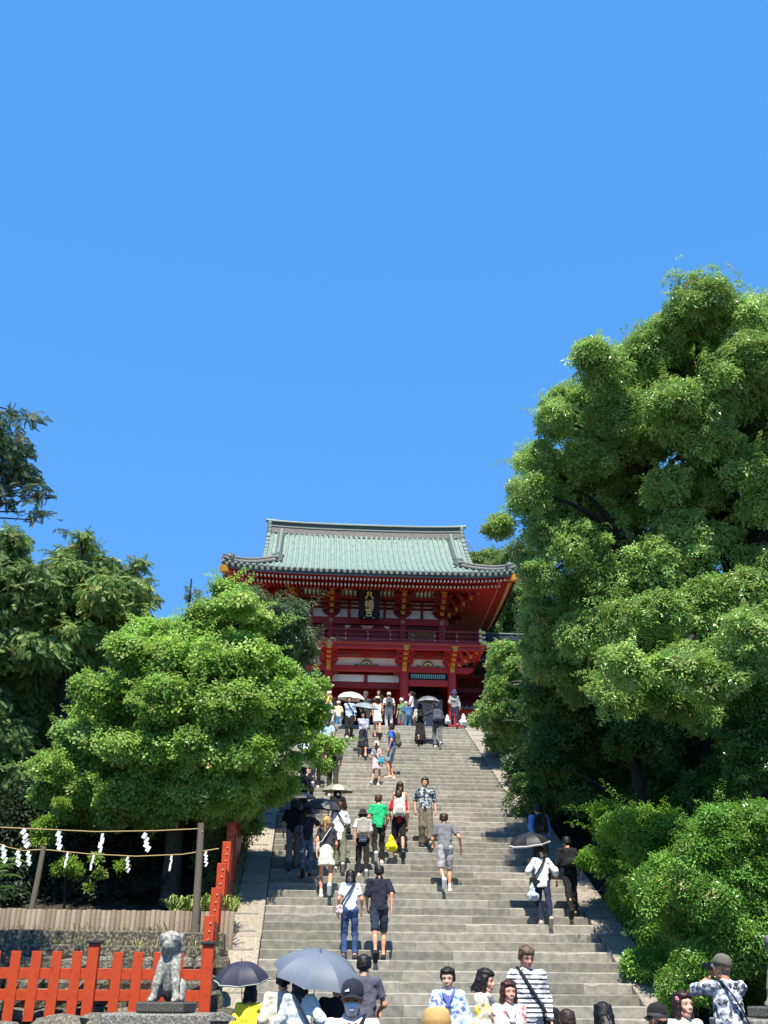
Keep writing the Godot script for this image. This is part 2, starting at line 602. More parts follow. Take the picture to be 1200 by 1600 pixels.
	lathe(st, [Vector2(0.098, 0.028), Vector2(0.1, 0.06), Vector2(0.09, 0.105), Vector2(0.065, 0.135), Vector2(0.03, 0.148), Vector2(0, 0.15)], 20, Transform3D.IDENTITY, Vector2(0.94, 1.1))
	bx(st, Vector3(0, 0.152, 0), Vector3(0.014, 0.008, 0.014), Basis.IDENTITY, 0.003)
	hat_mesh["cap"] = done(st)
	st = begin()
	st.set_smooth_group(0)
	for side in 2:
		for i in 12:
			for j in 3:
				var P := func(u: float, w: float) -> Vector3:
					var a := lerpf(-1.25, 1.25, u)
					return Vector3(sin(a) * (0.086 + 0.012 * w), 0.034 - 0.02 * w - 0.03 * (sin(a) * sin(a)) * (0.4 + 0.6 * w) - 0.005 * side, -cos(a) * (0.1 + 0.06 * w * maxf(cos(a), 0.0)))
				var a0: Vector3 = P.call(i / 12.0, j / 3.0)
				var a1: Vector3 = P.call((i + 1) / 12.0, j / 3.0)
				var a2: Vector3 = P.call((i + 1) / 12.0, (j + 1) / 3.0)
				var a3: Vector3 = P.call(i / 12.0, (j + 1) / 3.0)
				if side == 0: quad(st, a0, a1, a2, a3)
				else: quad(st, a3, a2, a1, a0)
	hat_mesh["visor"] = done(st)
	for spec in [["bucket", 0.155, -0.03, 0.13], ["straw", 0.2, 0.012, 0.125], ["wide", 0.21, -0.02, 0.13], ["bonnet", 0.135, -0.03, 0.15]]:
		st = begin()
		lathe(st, [Vector2(spec[1], spec[2]), Vector2(spec[1] * 0.8, spec[2] * 0.5 + 0.016), Vector2(0.1, 0.03), Vector2(0.099, 0.05), Vector2(0.094, 0.085), Vector2(0.08, spec[3] - 0.012), Vector2(0.05, spec[3]), Vector2(0, spec[3] + 0.003)], 22, Transform3D.IDENTITY, Vector2(0.95, 1.06))
		lathe(st, [Vector2(0.097, 0.028), Vector2(spec[1] * 0.8, spec[2] * 0.5 + 0.01), Vector2(spec[1], spec[2])], 22, Transform3D.IDENTITY, Vector2(0.95, 1.06))
		hat_mesh[spec[0]] = done(st)
	st = begin()
	lathe(st, [Vector2(0.1025, 0.03), Vector2(0.1022, 0.04), Vector2(0.101, 0.056), Vector2(0.098, 0.058)], 22, Transform3D.IDENTITY, Vector2(0.95, 1.06))
	hat_mesh["band"] = done(st)
	# face
	st = begin()
	lathe(st, [Vector2(0, -0.0065), Vector2(0.009, -0.0045), Vector2(0.0135, 0), Vector2(0.009, 0.0035), Vector2(0, 0.005)], 10, Transform3D.IDENTITY, Vector2(1, 0.5))
	eye_mesh = done(st)
	st = begin()
	tube(st, [Vector3(-0.016, -0.002, 0.003), Vector3(-0.004, 0.003, -0.001), Vector3(0.015, 0, 0.003)], [0.0022, 0.0034, 0.002], 6)
	brow_mesh = done(st)
	st = begin()
	tube(st, [Vector3(-0.022, 0.004, 0.006), Vector3(-0.01, -0.001, 0), Vector3(0, -0.002, -0.002), Vector3(0.01, -0.001, 0), Vector3(0.022, 0.004, 0.006)], [0.002, 0.0055, 0.0062, 0.0055, 0.002], 8)
	lips_mesh = done(st)
	st = begin()
	tube(st, [Vector3(-0.016, 0.003, 0.003), Vector3(0, -0.001, -0.004), Vector3(0.016, 0.003, 0.003)], [0.002, 0.0042, 0.002], 6)
	teeth_mesh = done(st)
	st = begin()
	for s in [-1, 1]:
		var ring := []
		for i in 13: ring.append(Vector3(s * 0.033 + 0.021 * cos(TAU * i / 12), 0.018 * sin(TAU * i / 12), 0))
		tube(st, ring, [0.0016], 5, false)
		tube(st, [Vector3(s * 0.054, 0.004, 0), Vector3(s * 0.078, 0.008, 0.09)], [0.0016], 5)
	tube(st, [Vector3(-0.012, 0.003, 0), Vector3(0.012, 0.003, 0)], [0.0016], 5)
	lens_mesh = done(st)
	# bags
	var b := Field.new(Vector3(-0.26, -0.32, -0.16), Vector3(0.26, 0.32, 0.2), 0.014, 60.0)
	for s in [-1, 1]:
		b.limb(V.call(s * 0.075, 0.12, 0), V.call(s * 0.085, -0.15, 0.01), 0.075, 0.085, Vector3(1, 1, 0.75))
	b.limb(V.call(-0.05, -0.1, 0.075), V.call(0.05, -0.1, 0.075), 0.062, 0.062, Vector3(1, 1.2, 0.55))
	b.limb(V.call(-0.04, 0.19, -0.01), V.call(0.04, 0.19, -0.01), 0.04, 0.04)
	bag_mesh["backpack"] = b.mesh(folds, 0.012)
	b = Field.new(Vector3(-0.2, -0.2, -0.12), Vector3(0.2, 0.2, 0.12), 0.013, 70.0)
	b.limb(V.call(-0.08, 0.04, 0), V.call(0.08, 0.04, 0), 0.06, 0.06, Vector3(1, 1, 0.6))
	b.limb(V.call(-0.08, -0.06, 0), V.call(0.08, -0.06, 0), 0.07, 0.07, Vector3(1, 1, 0.62))
	bag_mesh["pouch"] = b.mesh(folds, 0.01)
	b = Field.new(Vector3(-0.24, -0.34, -0.16), Vector3(0.24, 0.14, 0.16), 0.015, 60.0)
	b.limb(V.call(-0.08, -0.2, 0), V.call(0.09, -0.2, 0.01), 0.09, 0.085, Vector3(1, 1, 0.7))
	b.limb(V.call(0, -0.15, 0), V.call(0.01, 0.0, 0), 0.12, 0.045, Vector3(1, 1, 0.55))
	for s in [-1, 1]: b.limb(V.call(s * 0.05, -0.03, 0), V.call(s * 0.012, 0.09, 0), 0.03, 0.014)
	bag_mesh["carrier"] = b.mesh(folds, 0.035)

const SKIN := Color(0.80, 0.58, 0.46)
const BLACK_HAIR := Color(0.055, 0.045, 0.045)

# d: at (the ground below), yaw, h, look [yaw, pitch], legs, arms [left, right], top [kind, colour, print], bottom [...], hair [...], hat [...], shoes, face ...
func person(d: Dictionary) -> Dictionary:
	var root := thing("person", d.label, "person", d.at, d.get("yaw", 0.0), d.get("group", ""))
	var s: float = d.h / 1.7
	root.scale = Vector3.ONE * s
	var w: float = {"m": 1.0, "w": 0.9, "c": 0.84}[d.get("sex", "m")]
	var cell: float = d.get("cell", 0.022)
	var skin := mat("skin %s" % d.get("skin", SKIN).to_html(), d.get("skin", SKIN), 0.55)
	skin.subsurf_scatter_enabled = true
	skin.subsurf_scatter_strength = 0.15
	var lean: float = d.get("lean", 0.1)
	var hipy := 0.93
	var B := Basis(Vector3.RIGHT, -lean)
	var U := func(x: float, y: float, z: float) -> Vector3: return Vector3(0, hipy, 0) + B * Vector3(x, y - hipy, z)
	# legs
	var legs: String = d.get("legs", "stand")
	var feet := []          # per side: ankle, toe direction
	for side in [-1, 1]:
		var p := Vector3(side * 0.085, 0.085, 0.0)
		var pitch := 0.0
		var other: bool = (legs.ends_with("L") and side == 1) or (legs.ends_with("R") and side == -1)
		var base := legs.trim_suffix("L").trim_suffix("R")
		match base:
			"climb": if other: p = Vector3(side * 0.08, 0.085 - 0.05, 0.33); pitch = -0.95
			"run": if other: p = Vector3(side * 0.08, 0.085 + 0.13, 0.36); pitch = -1.15
			"step": if other: p = Vector3(side * 0.09, 0.085 + 0.185 / s, -0.36)
			"down": if other: p = Vector3(side * 0.085, 0.085 - 0.185 / s, -0.34); pitch = -0.25
			"walk": if other: p = Vector3(side * 0.08, 0.12, 0.26); pitch = -0.5
			_: p.x *= 1.25; p.z = 0.03 * side
		feet.append([p, pitch])
	var knees := []
	var hips := []
	for i in 2:
		var side: int = [-1, 1][i]
		var hip := Vector3(side * 0.088 * (1.0 if w > 0.95 else 0.98), 0.9, 0.0)
		var k := ik(hip, feet[i][0], 0.43, 0.41, Vector3(side * 0.12, 0.1, -1))
		hips.append(hip); knees.append(k[0]); feet[i][0] = k[1]
	# arms
	var swing := {"climbL": ["back", "front"], "climbR": ["front", "back"], "downL": ["back", "front"], "downR": ["front", "back"]}
	var arms: Array = d.get("arms", swing.get(legs, ["down", "down"]))
	var shoulders := []
	var elbows := []
	var wrists := []
	var inv := Transform3D(Basis(Vector3.UP, d.get("yaw", 0.0)), d.at).affine_inverse()
	for i in 2:
		var side: int = [-1, 1][i]
		var sh: Vector3 = U.call(side * 0.175 * w, 1.385, 0.01)
		var a = arms[i]
		var to := Vector3.ZERO
		var hint := Vector3(side * 0.45, -0.2, 1)
		if a is Vector3:
			to = (inv * a) / s                     # a point in the scene
			hint = Vector3(side * 0.5, -1, 0.25)
		else:
			match a:
				"front": to = sh + Vector3(side * 0.04, -0.44, -0.2)
				"back": to = sh + Vector3(side * 0.05, -0.46, 0.2)
				"bent": to = sh + Vector3(side * 0.03, -0.34, -0.26)
				"hold": to = sh + Vector3(-side * 0.04, -0.14, -0.25); hint = Vector3(side * 0.4, -1, 0.2)
				"belly": to = sh + Vector3(-side * 0.13, -0.33, -0.2)
				"eye": to = sh + Vector3(-side * 0.1, 0.1, -0.24); hint = Vector3(side * 0.9, -0.6, 0)
				"wide": to = sh + Vector3(side * 0.2, -0.42, -0.05)
				"chest": to = sh + Vector3(-side * 0.12, -0.16, -0.2); hint = Vector3(side * 0.6, -1, 0.1)
				_: to = sh + Vector3(side * 0.085, -0.49, -0.03)
		var k := ik(sh, to, 0.275, 0.245, hint)
		shoulders.append(sh); elbows.append(k[0]); wrists.append(k[1])
	var own := float(String(d.label).hash() % 1000) / 1000.0 - 0.5
	var look: Array = d.get("look", [own * 0.7, own * own * 0.5 - 0.08])
	var head := Transform3D(Basis(Vector3.UP, look[0]) * Basis(Vector3.RIGHT, look[1]), U.call(0, 1.575, -0.01))
	head.basis = head.basis.scaled(Vector3.ONE * d.get("head", 1.0))
	var top: Array = d.top
	var bottom: Array = d.bottom
	# the body itself
	var lo := Vector3(-0.62, -0.3, -0.62)
	var hi := Vector3(0.62, 1.62, 0.56)
	for i in 2:
		lo = lo.min(wrists[i] - Vector3.ONE * 0.08); hi = hi.max(wrists[i] + Vector3.ONE * 0.08)
	var from_y: float = d.get("from", -0.3)         # nothing below this height can be seen from anywhere near
	lo.y = from_y
	var f := Field.new(lo, hi, cell, 62.0)
	var thin := 1.0 if w > 0.95 else 0.92
	f.limb(U.call(0, 1.4, 0.012), U.call(0, 1.5, 0.012), 0.05 * thin, 0.046 * thin)
	for side in [-1, 1]:
		f.limb(U.call(0, 1.4, 0.01), U.call(side * 0.155 * w, 1.385, 0.01), 0.045, 0.04)
		f.limb(U.call(side * 0.06 * w, 1.31, 0), U.call(side * 0.05 * w, 1.1, 0), 0.085, 0.075, Vector3(1, 1, 0.85))
		f.limb(Vector3(side * 0.055, 1.0, 0), Vector3(side * 0.06, 0.92, 0), 0.08, 0.085, Vector3(1, 1, 0.9))
	for i in 2:
		f.limb(shoulders[i], elbows[i], 0.043 * w, 0.033 * w)
		f.limb(elbows[i], wrists[i], 0.035 * w, 0.022 * w)
		f.limb(hips[i], knees[i], 0.072 * thin, 0.045 * thin)
		f.limb(knees[i], feet[i][0], 0.043 * thin, 0.029)
		var calf: Vector3 = knees[i].lerp(feet[i][0], 0.3) + Vector3(0, 0, 0.018)
		f.limb(calf, knees[i].lerp(feet[i][0], 0.5) + Vector3(0, 0, 0.012), 0.04 * thin, 0.034 * thin)
		var toe: Vector3 = feet[i][0] + Basis(Vector3.RIGHT, feet[i][1]) * Vector3(0, -0.05, -0.13)
		f.limb(feet[i][0], toe, 0.034, 0.026)
	var parts := [[f.mesh(), Transform3D.IDENTITY], [head_mesh, head]]
	for i in 2:
		var side: int = [-1, 1][i]
		var y: Vector3 = -(wrists[i] - elbows[i]).normalized()
		var z := Vector3(0, 0, 1) if absf(y.z) < 0.75 else Vector3(0, 1, 0)
		var x := y.cross(z).normalized()
		z = x.cross(y).normalized()
		var grip: int = 1 if (arms[i] is Vector3 or arms[i] in ["hold", "bent", "eye", "belly"]) else 0
		parts.append([hand_mesh[[side, grip]], Transform3D(Basis(x, y, z), wrists[i])])
	put("body", smooth_join(parts), skin, root)
	# bottom wear
	var bm := cloth(bottom[1], bottom[2] if bottom.size() > 2 else "")
	var g := Field.new(Vector3(lo.x, maxf(from_y, -0.25), lo.z), Vector3(hi.x, 1.14, hi.z), cell, 58.0)
	var kind: String = bottom[0]
	var skirted := kind in ["mini", "midi", "long"]
	for side in [-1, 1]:
		g.limb(Vector3(side * 0.055, 1.03, 0), Vector3(side * 0.062, 0.91, 0.004), 0.078 * (1.0 if w > 0.95 else 0.95), 0.096, Vector3(1, 1, 0.92))
	if skirted:
		var hem: float = {"mini": 0.65, "midi": 0.38, "long": 0.12}[kind]
		var wide: float = {"mini": 0.19, "midi": 0.2, "long": 0.24}[kind]
		var lag: Vector3 = (feet[0][0] + feet[1][0]) * 0.5 * (0.3 if kind == "mini" else 0.7)
		g.limb(Vector3(0, 0.98, 0), Vector3(0, hem, lag.z), 0.14, wide, Vector3(1.02, 1, 0.85), hem, false, false, 0.07)
	else:
		for i in 2:
			var short := kind == "shorts"
			var loose: float = {"pants": 0.018, "jeans": 0.014, "wide": 0.03, "shorts": 0.03}[kind]
			g.limb(hips[i], knees[i] if not short else hips[i].lerp(knees[i], 0.96), 0.083 + loose * 0.4, 0.05 + loose, Vector3.ONE, -1e9, short)
			if not short:
				g.limb(knees[i], knees[i].lerp(feet[i][0], 0.94), 0.05 + loose, 0.038 + loose * (1.0 if kind != "wide" else 1.7), Vector3.ONE, -1e9, true)
	var gm := g.mesh(folds, 0.022 if not skirted else 0.024)
	if gm: put("skirt" if skirted else ("shorts" if kind == "shorts" else "trousers"), gm, bm, root)
	# top wear
	var tm := cloth(top[1], top[2] if top.size() > 2 else "")
	var t := Field.new(Vector3(lo.x, maxf(0.6, from_y), lo.z), Vector3(hi.x, 1.52, hi.z), cell * 0.92, 58.0)
	var tk: String = top[0]
	var loose := 0.012 if tk in ["tee", "tank", "fit"] else 0.024
	var hem: float = d.get("hem", 0.86 if tk != "fit" else 1.0)
	t.limb(U.call(0, 1.405, 0.012), U.call(0, 1.43, 0.012), 0.066, 0.06 if tk != "tank" else 0.05)
	for side in [-1, 1]:
		if tk != "tank": t.limb(U.call(0, 1.392, 0.008), U.call(side * 0.165 * w, 1.378, 0.01), 0.06, 0.053)
		t.limb(U.call(side * 0.062 * w, 1.31, 0), U.call(side * 0.055 * w, hem + 0.02, 0.005), 0.09 * (0.6 + 0.4 * w) + loose * 0.5, 0.094 * (0.5 + 0.5 * w) + loose * 0.9, Vector3(1, 1, 0.88), hem)
	if w < 0.95 and d.get("sex", "m") == "w":
		for side in [-1, 1]: t.limb(U.call(side * 0.065, 1.26, -0.065), U.call(side * 0.062, 1.25, -0.07), 0.05, 0.05)
	var sleeve: float = {"tee": 0.72, "fit": 0.62, "long": 2.0, "blouse": 1.45, "half": 0.98, "tank": 0.0, "kimono": 1.7}[tk]
	var rs := 0.053 * w + loose * 0.5 + (0.006 if tk in ["half", "blouse"] else 0.0)
	for i in 2:
		if sleeve <= 0.0: continue
		t.limb(shoulders[i], shoulders[i].lerp(elbows[i], minf(sleeve, 1.0)), rs, rs * (1.05 if tk != "long" else 0.85), Vector3.ONE, -1e9, sleeve < 1.0)
		if sleeve > 1.0: t.limb(elbows[i], elbows[i].lerp(wrists[i], minf(sleeve - 1.0, 0.95)), rs * 0.95, rs * (0.75 if tk == "long" else 1.0), Vector3.ONE, -1e9, true)
		if tk == "kimono": t.limb(elbows[i].lerp(wrists[i], 0.2), elbows[i].lerp(wrists[i], 0.5) + Vector3(0, -0.28, 0), 0.07, 0.1, Vector3(0.55, 1, 1))
	put({"kimono": "kimono_top", "long": "jacket"}.get(tk, "shirt"), t.mesh(folds, 0.025), tm, root)
	if tk == "kimono":
		for side in [-1, 1]:
			var st := begin()
			tube(st, [U.call(side * 0.062, 1.47, 0.035), U.call(side * 0.068, 1.43, -0.03), U.call(side * 0.03, 1.36, -0.105), U.call(-side * 0.02, 1.26, -0.128)], [0.016, 0.02, 0.022, 0.022], 8, true, Vector2(0.6, 1.2))
			put("collar", done(st), cloth(d.get("collar", Color(0.9, 0.9, 0.9))), root)
	elif d.get("collar_shirt", false):
		for side in [-1, 1]:
			var st := begin()
			tube(st, [U.call(side * 0.01, 1.478, 0.068), U.call(side * 0.06, 1.475, 0.04), U.call(side * 0.068, 1.45, -0.02), U.call(side * 0.035, 1.405, -0.085)], [0.012, 0.016, 0.02, 0.016], 8, true, Vector2(0.5, 1.3))
			put("collar", done(st), tm, root)
	# shoes
	if from_y < 0.0:
		for i in 2:
			var q := Basis(Vector3.RIGHT, feet[i][1])
			var e := Field.new(feet[i][0] - Vector3.ONE * 0.26, feet[i][0] + Vector3.ONE * 0.24, minf(cell, 0.017), 75.0)
			e.limb(feet[i][0] + q * Vector3(0, -0.035, 0.03), feet[i][0] + q * Vector3(0, -0.05, -0.14), 0.05, 0.04)
			e.limb(feet[i][0] + q * Vector3(0, -0.062, 0.04), feet[i][0] + q * Vector3(0, -0.062, -0.15), 0.03, 0.03, Vector3(1.25, 0.6, 1))
			put("shoe", e.mesh(), cloth(d.get("shoes", Color(0.8, 0.8, 0.8))), root)
			if d.has("socks"):
				var so := begin()
				tube(so, [feet[i][0] + q * Vector3(0, -0.02, 0.01), feet[i][0].lerp(knees[i], 0.12), feet[i][0].lerp(knees[i], 0.24)], [0.038, 0.036, 0.037], 10)
				put("sock", done(so), cloth(d.socks), root)
	# hair, hat, face
	if d.has("hair"):
		put("hair", hair_mesh[d.hair[0] + (" under" if d.has("hat") else "")] if hair_mesh.has(d.hair[0] + (" under" if d.has("hat") else "")) else hair_mesh["short under"], mat("hair %s" % d.hair[1].to_html(), d.hair[1], 0.55, null), root, head)
	if d.has("hat"):
		var hm := cloth(d.hat[1])
		var hx := head * Transform3D(Basis(Vector3.RIGHT, d.hat[3] if d.hat.size() > 3 else 0.06), Vector3(0, 0.012, 0))
		var hat := put("hat", hat_mesh[d.hat[0]], hm, root, hx)
		if d.hat[0] == "cap": put("visor", hat_mesh["visor"], hm, hat)
		if d.hat.size() > 2 and d.hat[2] is Color: put("hat_band", hat_mesh["band"], cloth(d.hat[2]), hat)
	if d.get("face", true):
		for side in [-1, 1]:
			put("eye", eye_mesh, mat("eye", Color(0.13, 0.085, 0.07), 0.3), root, head * Transform3D(Basis(Vector3.FORWARD, side * 0.08), Vector3(side * 0.031, 0.004, -0.0815)))
			put("eyebrow", brow_mesh, mat("brow %s" % (d.hair[1] if d.has("hair") else BLACK_HAIR).to_html(), (d.hair[1] if d.has("hair") else BLACK_HAIR).lerp(SKIN, 0.35), 0.7), root, head * Transform3D(Basis(Vector3.UP, -side * 0.28), Vector3(side * 0.032, 0.03, -0.087)))
		if not d.has("mask"):
			put("mouth", lips_mesh, mat("lips", Color(0.72, 0.4, 0.36), 0.5), root, head * Transform3D(Basis.IDENTITY, Vector3(0, -0.064, -0.0925)))
			if d.get("smile", false): put("teeth", teeth_mesh, mat("teeth", Color(0.9, 0.88, 0.84), 0.3), root, head * Transform3D(Basis.IDENTITY, Vector3(0, -0.0625, -0.0975)))
	if d.get("glasses", false):
		put("glasses", lens_mesh, mat("spectacle frame", Color(0.16, 0.13, 0.12), 0.35), root, head * Transform3D(Basis.IDENTITY, Vector3(0, 0.004, -0.1)))
	var res := {"root": root, "head": head, "wrists": wrists, "elbows": elbows, "U": U, "scale": s}
	res["world"] = func(p: Vector3) -> Vector3: return root.transform * p
	return res

func strap(pts: Array, wid: float, m: Material, parent: Node) -> void:
	var st := begin()
	tube(st, pts, [wid], 6, true, Vector2(0.35, 1.0))
	put("strap", done(st), m, parent)

func backpack(p: Dictionary, label: String, col: Color, size := 1.0, pocket := Color(0, 0, 0, 0)) -> void:
	var root: Node3D = p.root
	var U: Callable = p.U
	var o := thing("backpack", label, "backpack", root.transform * U.call(0, 1.2, 0.2), root.rotation.y)
	o.scale = Vector3.ONE * p.scale
	var m := cloth(col)
	put("bag", bag_mesh["backpack"], m, o, Transform3D(Basis.IDENTITY.scaled(Vector3(size, size, 1.0)), Vector3.ZERO))
	if pocket.a > 0.0:
		var st := begin()
		bx(st, Vector3(0, -0.09, 0.135), Vector3(0.17, 0.15, 0.03), Basis.IDENTITY, 0.012)
		put("pocket", done(st), cloth(pocket), o)
	var off: Vector3 = U.call(0, 1.2, 0.2)
	for side in [-1, 1]:
		var pts := []
		for q in [U.call(side * 0.07, 1.36, 0.14), U.call(side * 0.1, 1.452, 0.05), U.call(side * 0.11, 1.43, -0.06), U.call(side * 0.115, 1.3, -0.125), U.call(side * 0.15, 1.1, -0.06), U.call(side * 0.15, 1.05, 0.1)]: pts.append(q - off)
		strap(pts, 0.024, m, o)

func sling(p: Dictionary, label: String, col: Color, side: int, called := "shoulder_bag", low := 0.92, wide := Color(0, 0, 0, 0), size := 1.0, print := "") -> void:      # strap from the other shoulder to a bag at this hip
	var root: Node3D = p.root
	var U: Callable = p.U
	var c := Vector3(side * 0.22, low, 0.05)
	var o := thing(called, label, "bag", root.transform * c, root.rotation.y)
	o.scale = Vector3.ONE * p.scale
	put("pouch", bag_mesh["pouch"], cloth(col, print), o, Transform3D(Basis(Vector3.UP, side * 1.1).scaled(Vector3.ONE * size), Vector3.ZERO))
	var m := cloth(wide if wide.a > 0 else col)
	for fb in [-1, 1]:
		var pts := []
		for q in [Vector3(side * 0.2, low + 0.06, fb * 0.05 + 0.04), U.call(side * 0.1, 1.14, fb * 0.14), U.call(0, 1.3, fb * 0.145), U.call(-side * 0.08, 1.43, fb * 0.09), U.call(-side * 0.1, 1.468, 0)]: pts.append(q - c)
		strap(pts, 0.018 if wide.a <= 0 else 0.026, m, o)

func carrier(at: Vector3, label: String, col: Color, size := 1.0, print := "") -> void:
	var o := thing("carrier_bag", label, "bag", at)
	var m := cloth(col, print)
	m.backlight_enabled = true
	m.backlight = Color(0.3, 0.3, 0.3)
	put("bag", bag_mesh["carrier"], m, o, Transform3D(Basis(Vector3.UP, 0.5).scaled(Vector3.ONE * size), Vector3(0, -0.08 * size, 0)))

func umbrella(label: String, apex: Vector3, axis: Vector3, rad: float, col: Color, opt := {}) -> void:
	var o := thing("umbrella", label, "umbrella", apex)
	var y := axis.normalized()
	var x := y.cross(Vector3(0.2, 0.1, 1)).normalized()
	o.basis = Basis(x, y, x.cross(y)).rotated(y, opt.get("spin", 0.2))
	var key := "umbrella %s" % col.to_html()
	var m := mat(key, col, 0.55, noise_sheet("weave", 0.02, 3, []), 4.0, null, 0, false)
	m.backlight_enabled = true
	m.backlight = Color.WHITE * opt.get("through", 0.12)
	var drop: float = opt.get("drop", 0.42) * rad
	var n: int = opt.get("ribs", 8)
	var P := func(t: float, a: float, sag: float) -> Vector3:
		return Vector3(cos(a) * rad * sin(t * 1.25) / sin(1.25) * (1.0 - sag), -drop * (1.0 - cos(t * 1.25)) / (1.0 - cos(1.25)), sin(a) * rad * sin(t * 1.25) / sin(1.25) * (1.0 - sag))
	for i in n:
		var st := begin()
		st.set_smooth_group(0)
		for u in 4:
			for v in 6:
				var c := []
				for e in [[0, 0], [1, 0], [1, 1], [0, 1]]:
					var q: float = (u + e[0]) / 4.0
					var sag: float = 1.0 - cos(PI / n) / cos((q - 0.5) * TAU / n) + 0.05 * (1.0 - pow(absf(q * 2 - 1), 1.7)) * ((v + e[1]) / 6.0)
					c.append(P.call((v + e[1]) / 6.0, TAU * (i + q) / n, sag))
				quad(st, c[0], c[3], c[2], c[1])
		var pc := col
		var pm := m
		if opt.has("alternate") and i % 2 == 1: pm = mat("umbrella %s" % opt.alternate.to_html(), opt.alternate, 0.55, noise_sheet("weave", 0.02, 3, []), 4.0, null, 0, false)
		var panel := put("canopy_panel", done(st), pm, o)
		var rib := begin()
		tube(rib, [P.call(0.02, TAU * i / n, 0) * 0.985, P.call(0.5, TAU * i / n, 0) - Vector3(0, 0.008, 0), P.call(1.0, TAU * i / n, 0) * 1.01], [0.0035], 5)
		put("rib", done(rib), mat("umbrella steel", Color(0.45, 0.45, 0.46), 0.35, null, 1, null, 0, false, 0.8), panel)
		if opt.has("trim"):
			var tr := begin()
			var rim := []
			for q in 7:
				var uq := q / 6.0
				rim.append(P.call(0.985, TAU * (i + uq) / n, 1.0 - cos(PI / n) / cos((uq - 0.5) * TAU / n) + 0.05 * (1.0 - pow(absf(uq * 2 - 1), 1.7))) + Vector3(0, 0.004, 0))
			tube(tr, rim, [0.03 * rad if not opt.get("lace", false) else 0.05 * rad], 5, true, Vector2(1.0, 0.45))
			put("hem_trim", done(tr), cloth(opt.trim), panel)
	var sh := begin()
	tube(sh, [Vector3(0, 0.045, 0), Vector3(0, -opt.get("len", 0.62), 0)], [0.006], 6)
	put("shaft", done(sh), mat("umbrella steel", Color(0.45, 0.45, 0.46), 0.35, null, 1, null, 0, false, 0.8), o)
	var hd := begin()
	tube(hd, [Vector3(0, -opt.get("len", 0.62), 0), Vector3(0, -opt.get("len", 0.62) - 0.1, 0)], [0.013, 0.015], 8)
	put("handle", done(hd), mat("umbrella handle", Color(0.1, 0.08, 0.07), 0.5), o)

# ---------------------------------------------------------------- trees and plants
var sprays := {}

func leaf(st: SurfaceTool, p: Vector3, d: Vector3, up: Vector3, len: float, wid: float, fold := 0.35) -> void:
	var s := d.cross(up).normalized()
	var n := s.cross(d).normalized()
	var m := p + d * len * 0.5
	var tip := p + d * len - n * len * 0.12
	var a := m + s * wid * 0.5 + n * wid * fold * 0.5
	var b := m - s * wid * 0.5 + n * wid * fold * 0.5
	tri(st, p, a, tip)
	tri(st, p, tip, b)

func fan(st: SurfaceTool, p: Vector3, d: Vector3, up: Vector3, len: float, wid: float) -> void:     # a fan-shaped leaf
	var s := d.cross(up).normalized()
	var n := s.cross(d).normalized()
	var a := p + d * len * 0.8 + s * wid * 0.5 + n * 0.01
	var b := p + d * len * 1.0 + n * 0.0
	var c := p + d * len * 0.8 - s * wid * 0.5 + n * 0.01
	tri(st, p, a, b)
	tri(st, p, b, c)

func make_sprays() -> void:
	var g := RandomNumberGenerator.new()
	g.seed = 12
	for kind in ["camphor", "small", "ginkgo", "cedar", "broad"]:
		for variant in 2:
			var st := begin()
			var count: int = {"camphor": 15, "small": 18, "ginkgo": 16, "cedar": 22, "broad": 10}[kind]
			for i in count:
				var a := i * 2.4 + g.randf() * 0.7
				var t := float(i) / count
				match kind:
					"cedar":       # a flat drooping spray of narrow shoots along a stem
						var along := t * 0.42
						var side := 1.0 if i % 2 == 0 else -1.0
						var p := Vector3(0, 0.02 - along * along * 0.5, -along)
						var d := Vector3(side * (0.9 - t * 0.5), -0.25 - 0.3 * t + g.randf_range(-0.15, 0.15), -0.75).normalized()
						leaf(st, p, d, Vector3.UP, 0.17 * (1.1 - 0.5 * t), 0.034, 0.2)
					"ginkgo":
						var p := Vector3(g.randf_range(-0.14, 0.14), g.randf_range(-0.08, 0.08), g.randf_range(-0.2, 0.14))
						var d := Vector3(cos(a), g.randf_range(-0.35, 0.15), sin(a)).normalized()
						fan(st, p, d, (Vector3.UP + Vector3(g.randf_range(-0.5, 0.5), 0, g.randf_range(-0.5, 0.5))).normalized(), 0.075, 0.09)
					_:
						var spread := 0.13 if kind != "broad" else 0.1
						var p := Vector3(cos(a) * spread * sqrt(t), g.randf_range(-0.05, 0.06) - spread * 0.4 * t, sin(a) * spread * sqrt(t))
						var d := Vector3(cos(a), g.randf_range(-0.35, 0.35) + 0.4 * (1 - t), sin(a)).normalized()
						var L: float = {"camphor": 0.115, "small": 0.07, "broad": 0.14}[kind]
						leaf(st, p, d, (Vector3.UP + Vector3(g.randf_range(-0.35, 0.35), 0, g.randf_range(-0.35, 0.35))).normalized(), L, L * 0.5)
			sprays["%s%d" % [kind, variant]] = done(st)
	# one pinnate frond for the young tree by the rope
	var fr := begin()
	for i in 11:
		var t := i / 11.0
		for s in [-1, 1]:
			var d := Vector3(s * 1.0, -0.18, -0.55).normalized()
			leaf(fr, Vector3(0, 0.1 * sin(t * 2.2) - 0.12 * t * t, -0.5 * t - 0.05), d, Vector3.UP, 0.15 * sin(0.6 + t * 2.2), 0.045, 0.2)
	sprays["frond"] = done(fr)

func leaf_mat(key: String, rough := 0.45, through := 0.45) -> StandardMaterial3D:
	if mats.has(key): return mats[key]
	var m := StandardMaterial3D.new()
	m.resource_name = key
	m.vertex_color_use_as_albedo = true
	m.roughness = rough
	m.cull_mode = BaseMaterial3D.CULL_DISABLED
	m.backlight_enabled = true
	m.backlight = Color(through, through, through)
	mats[key] = m
	return m

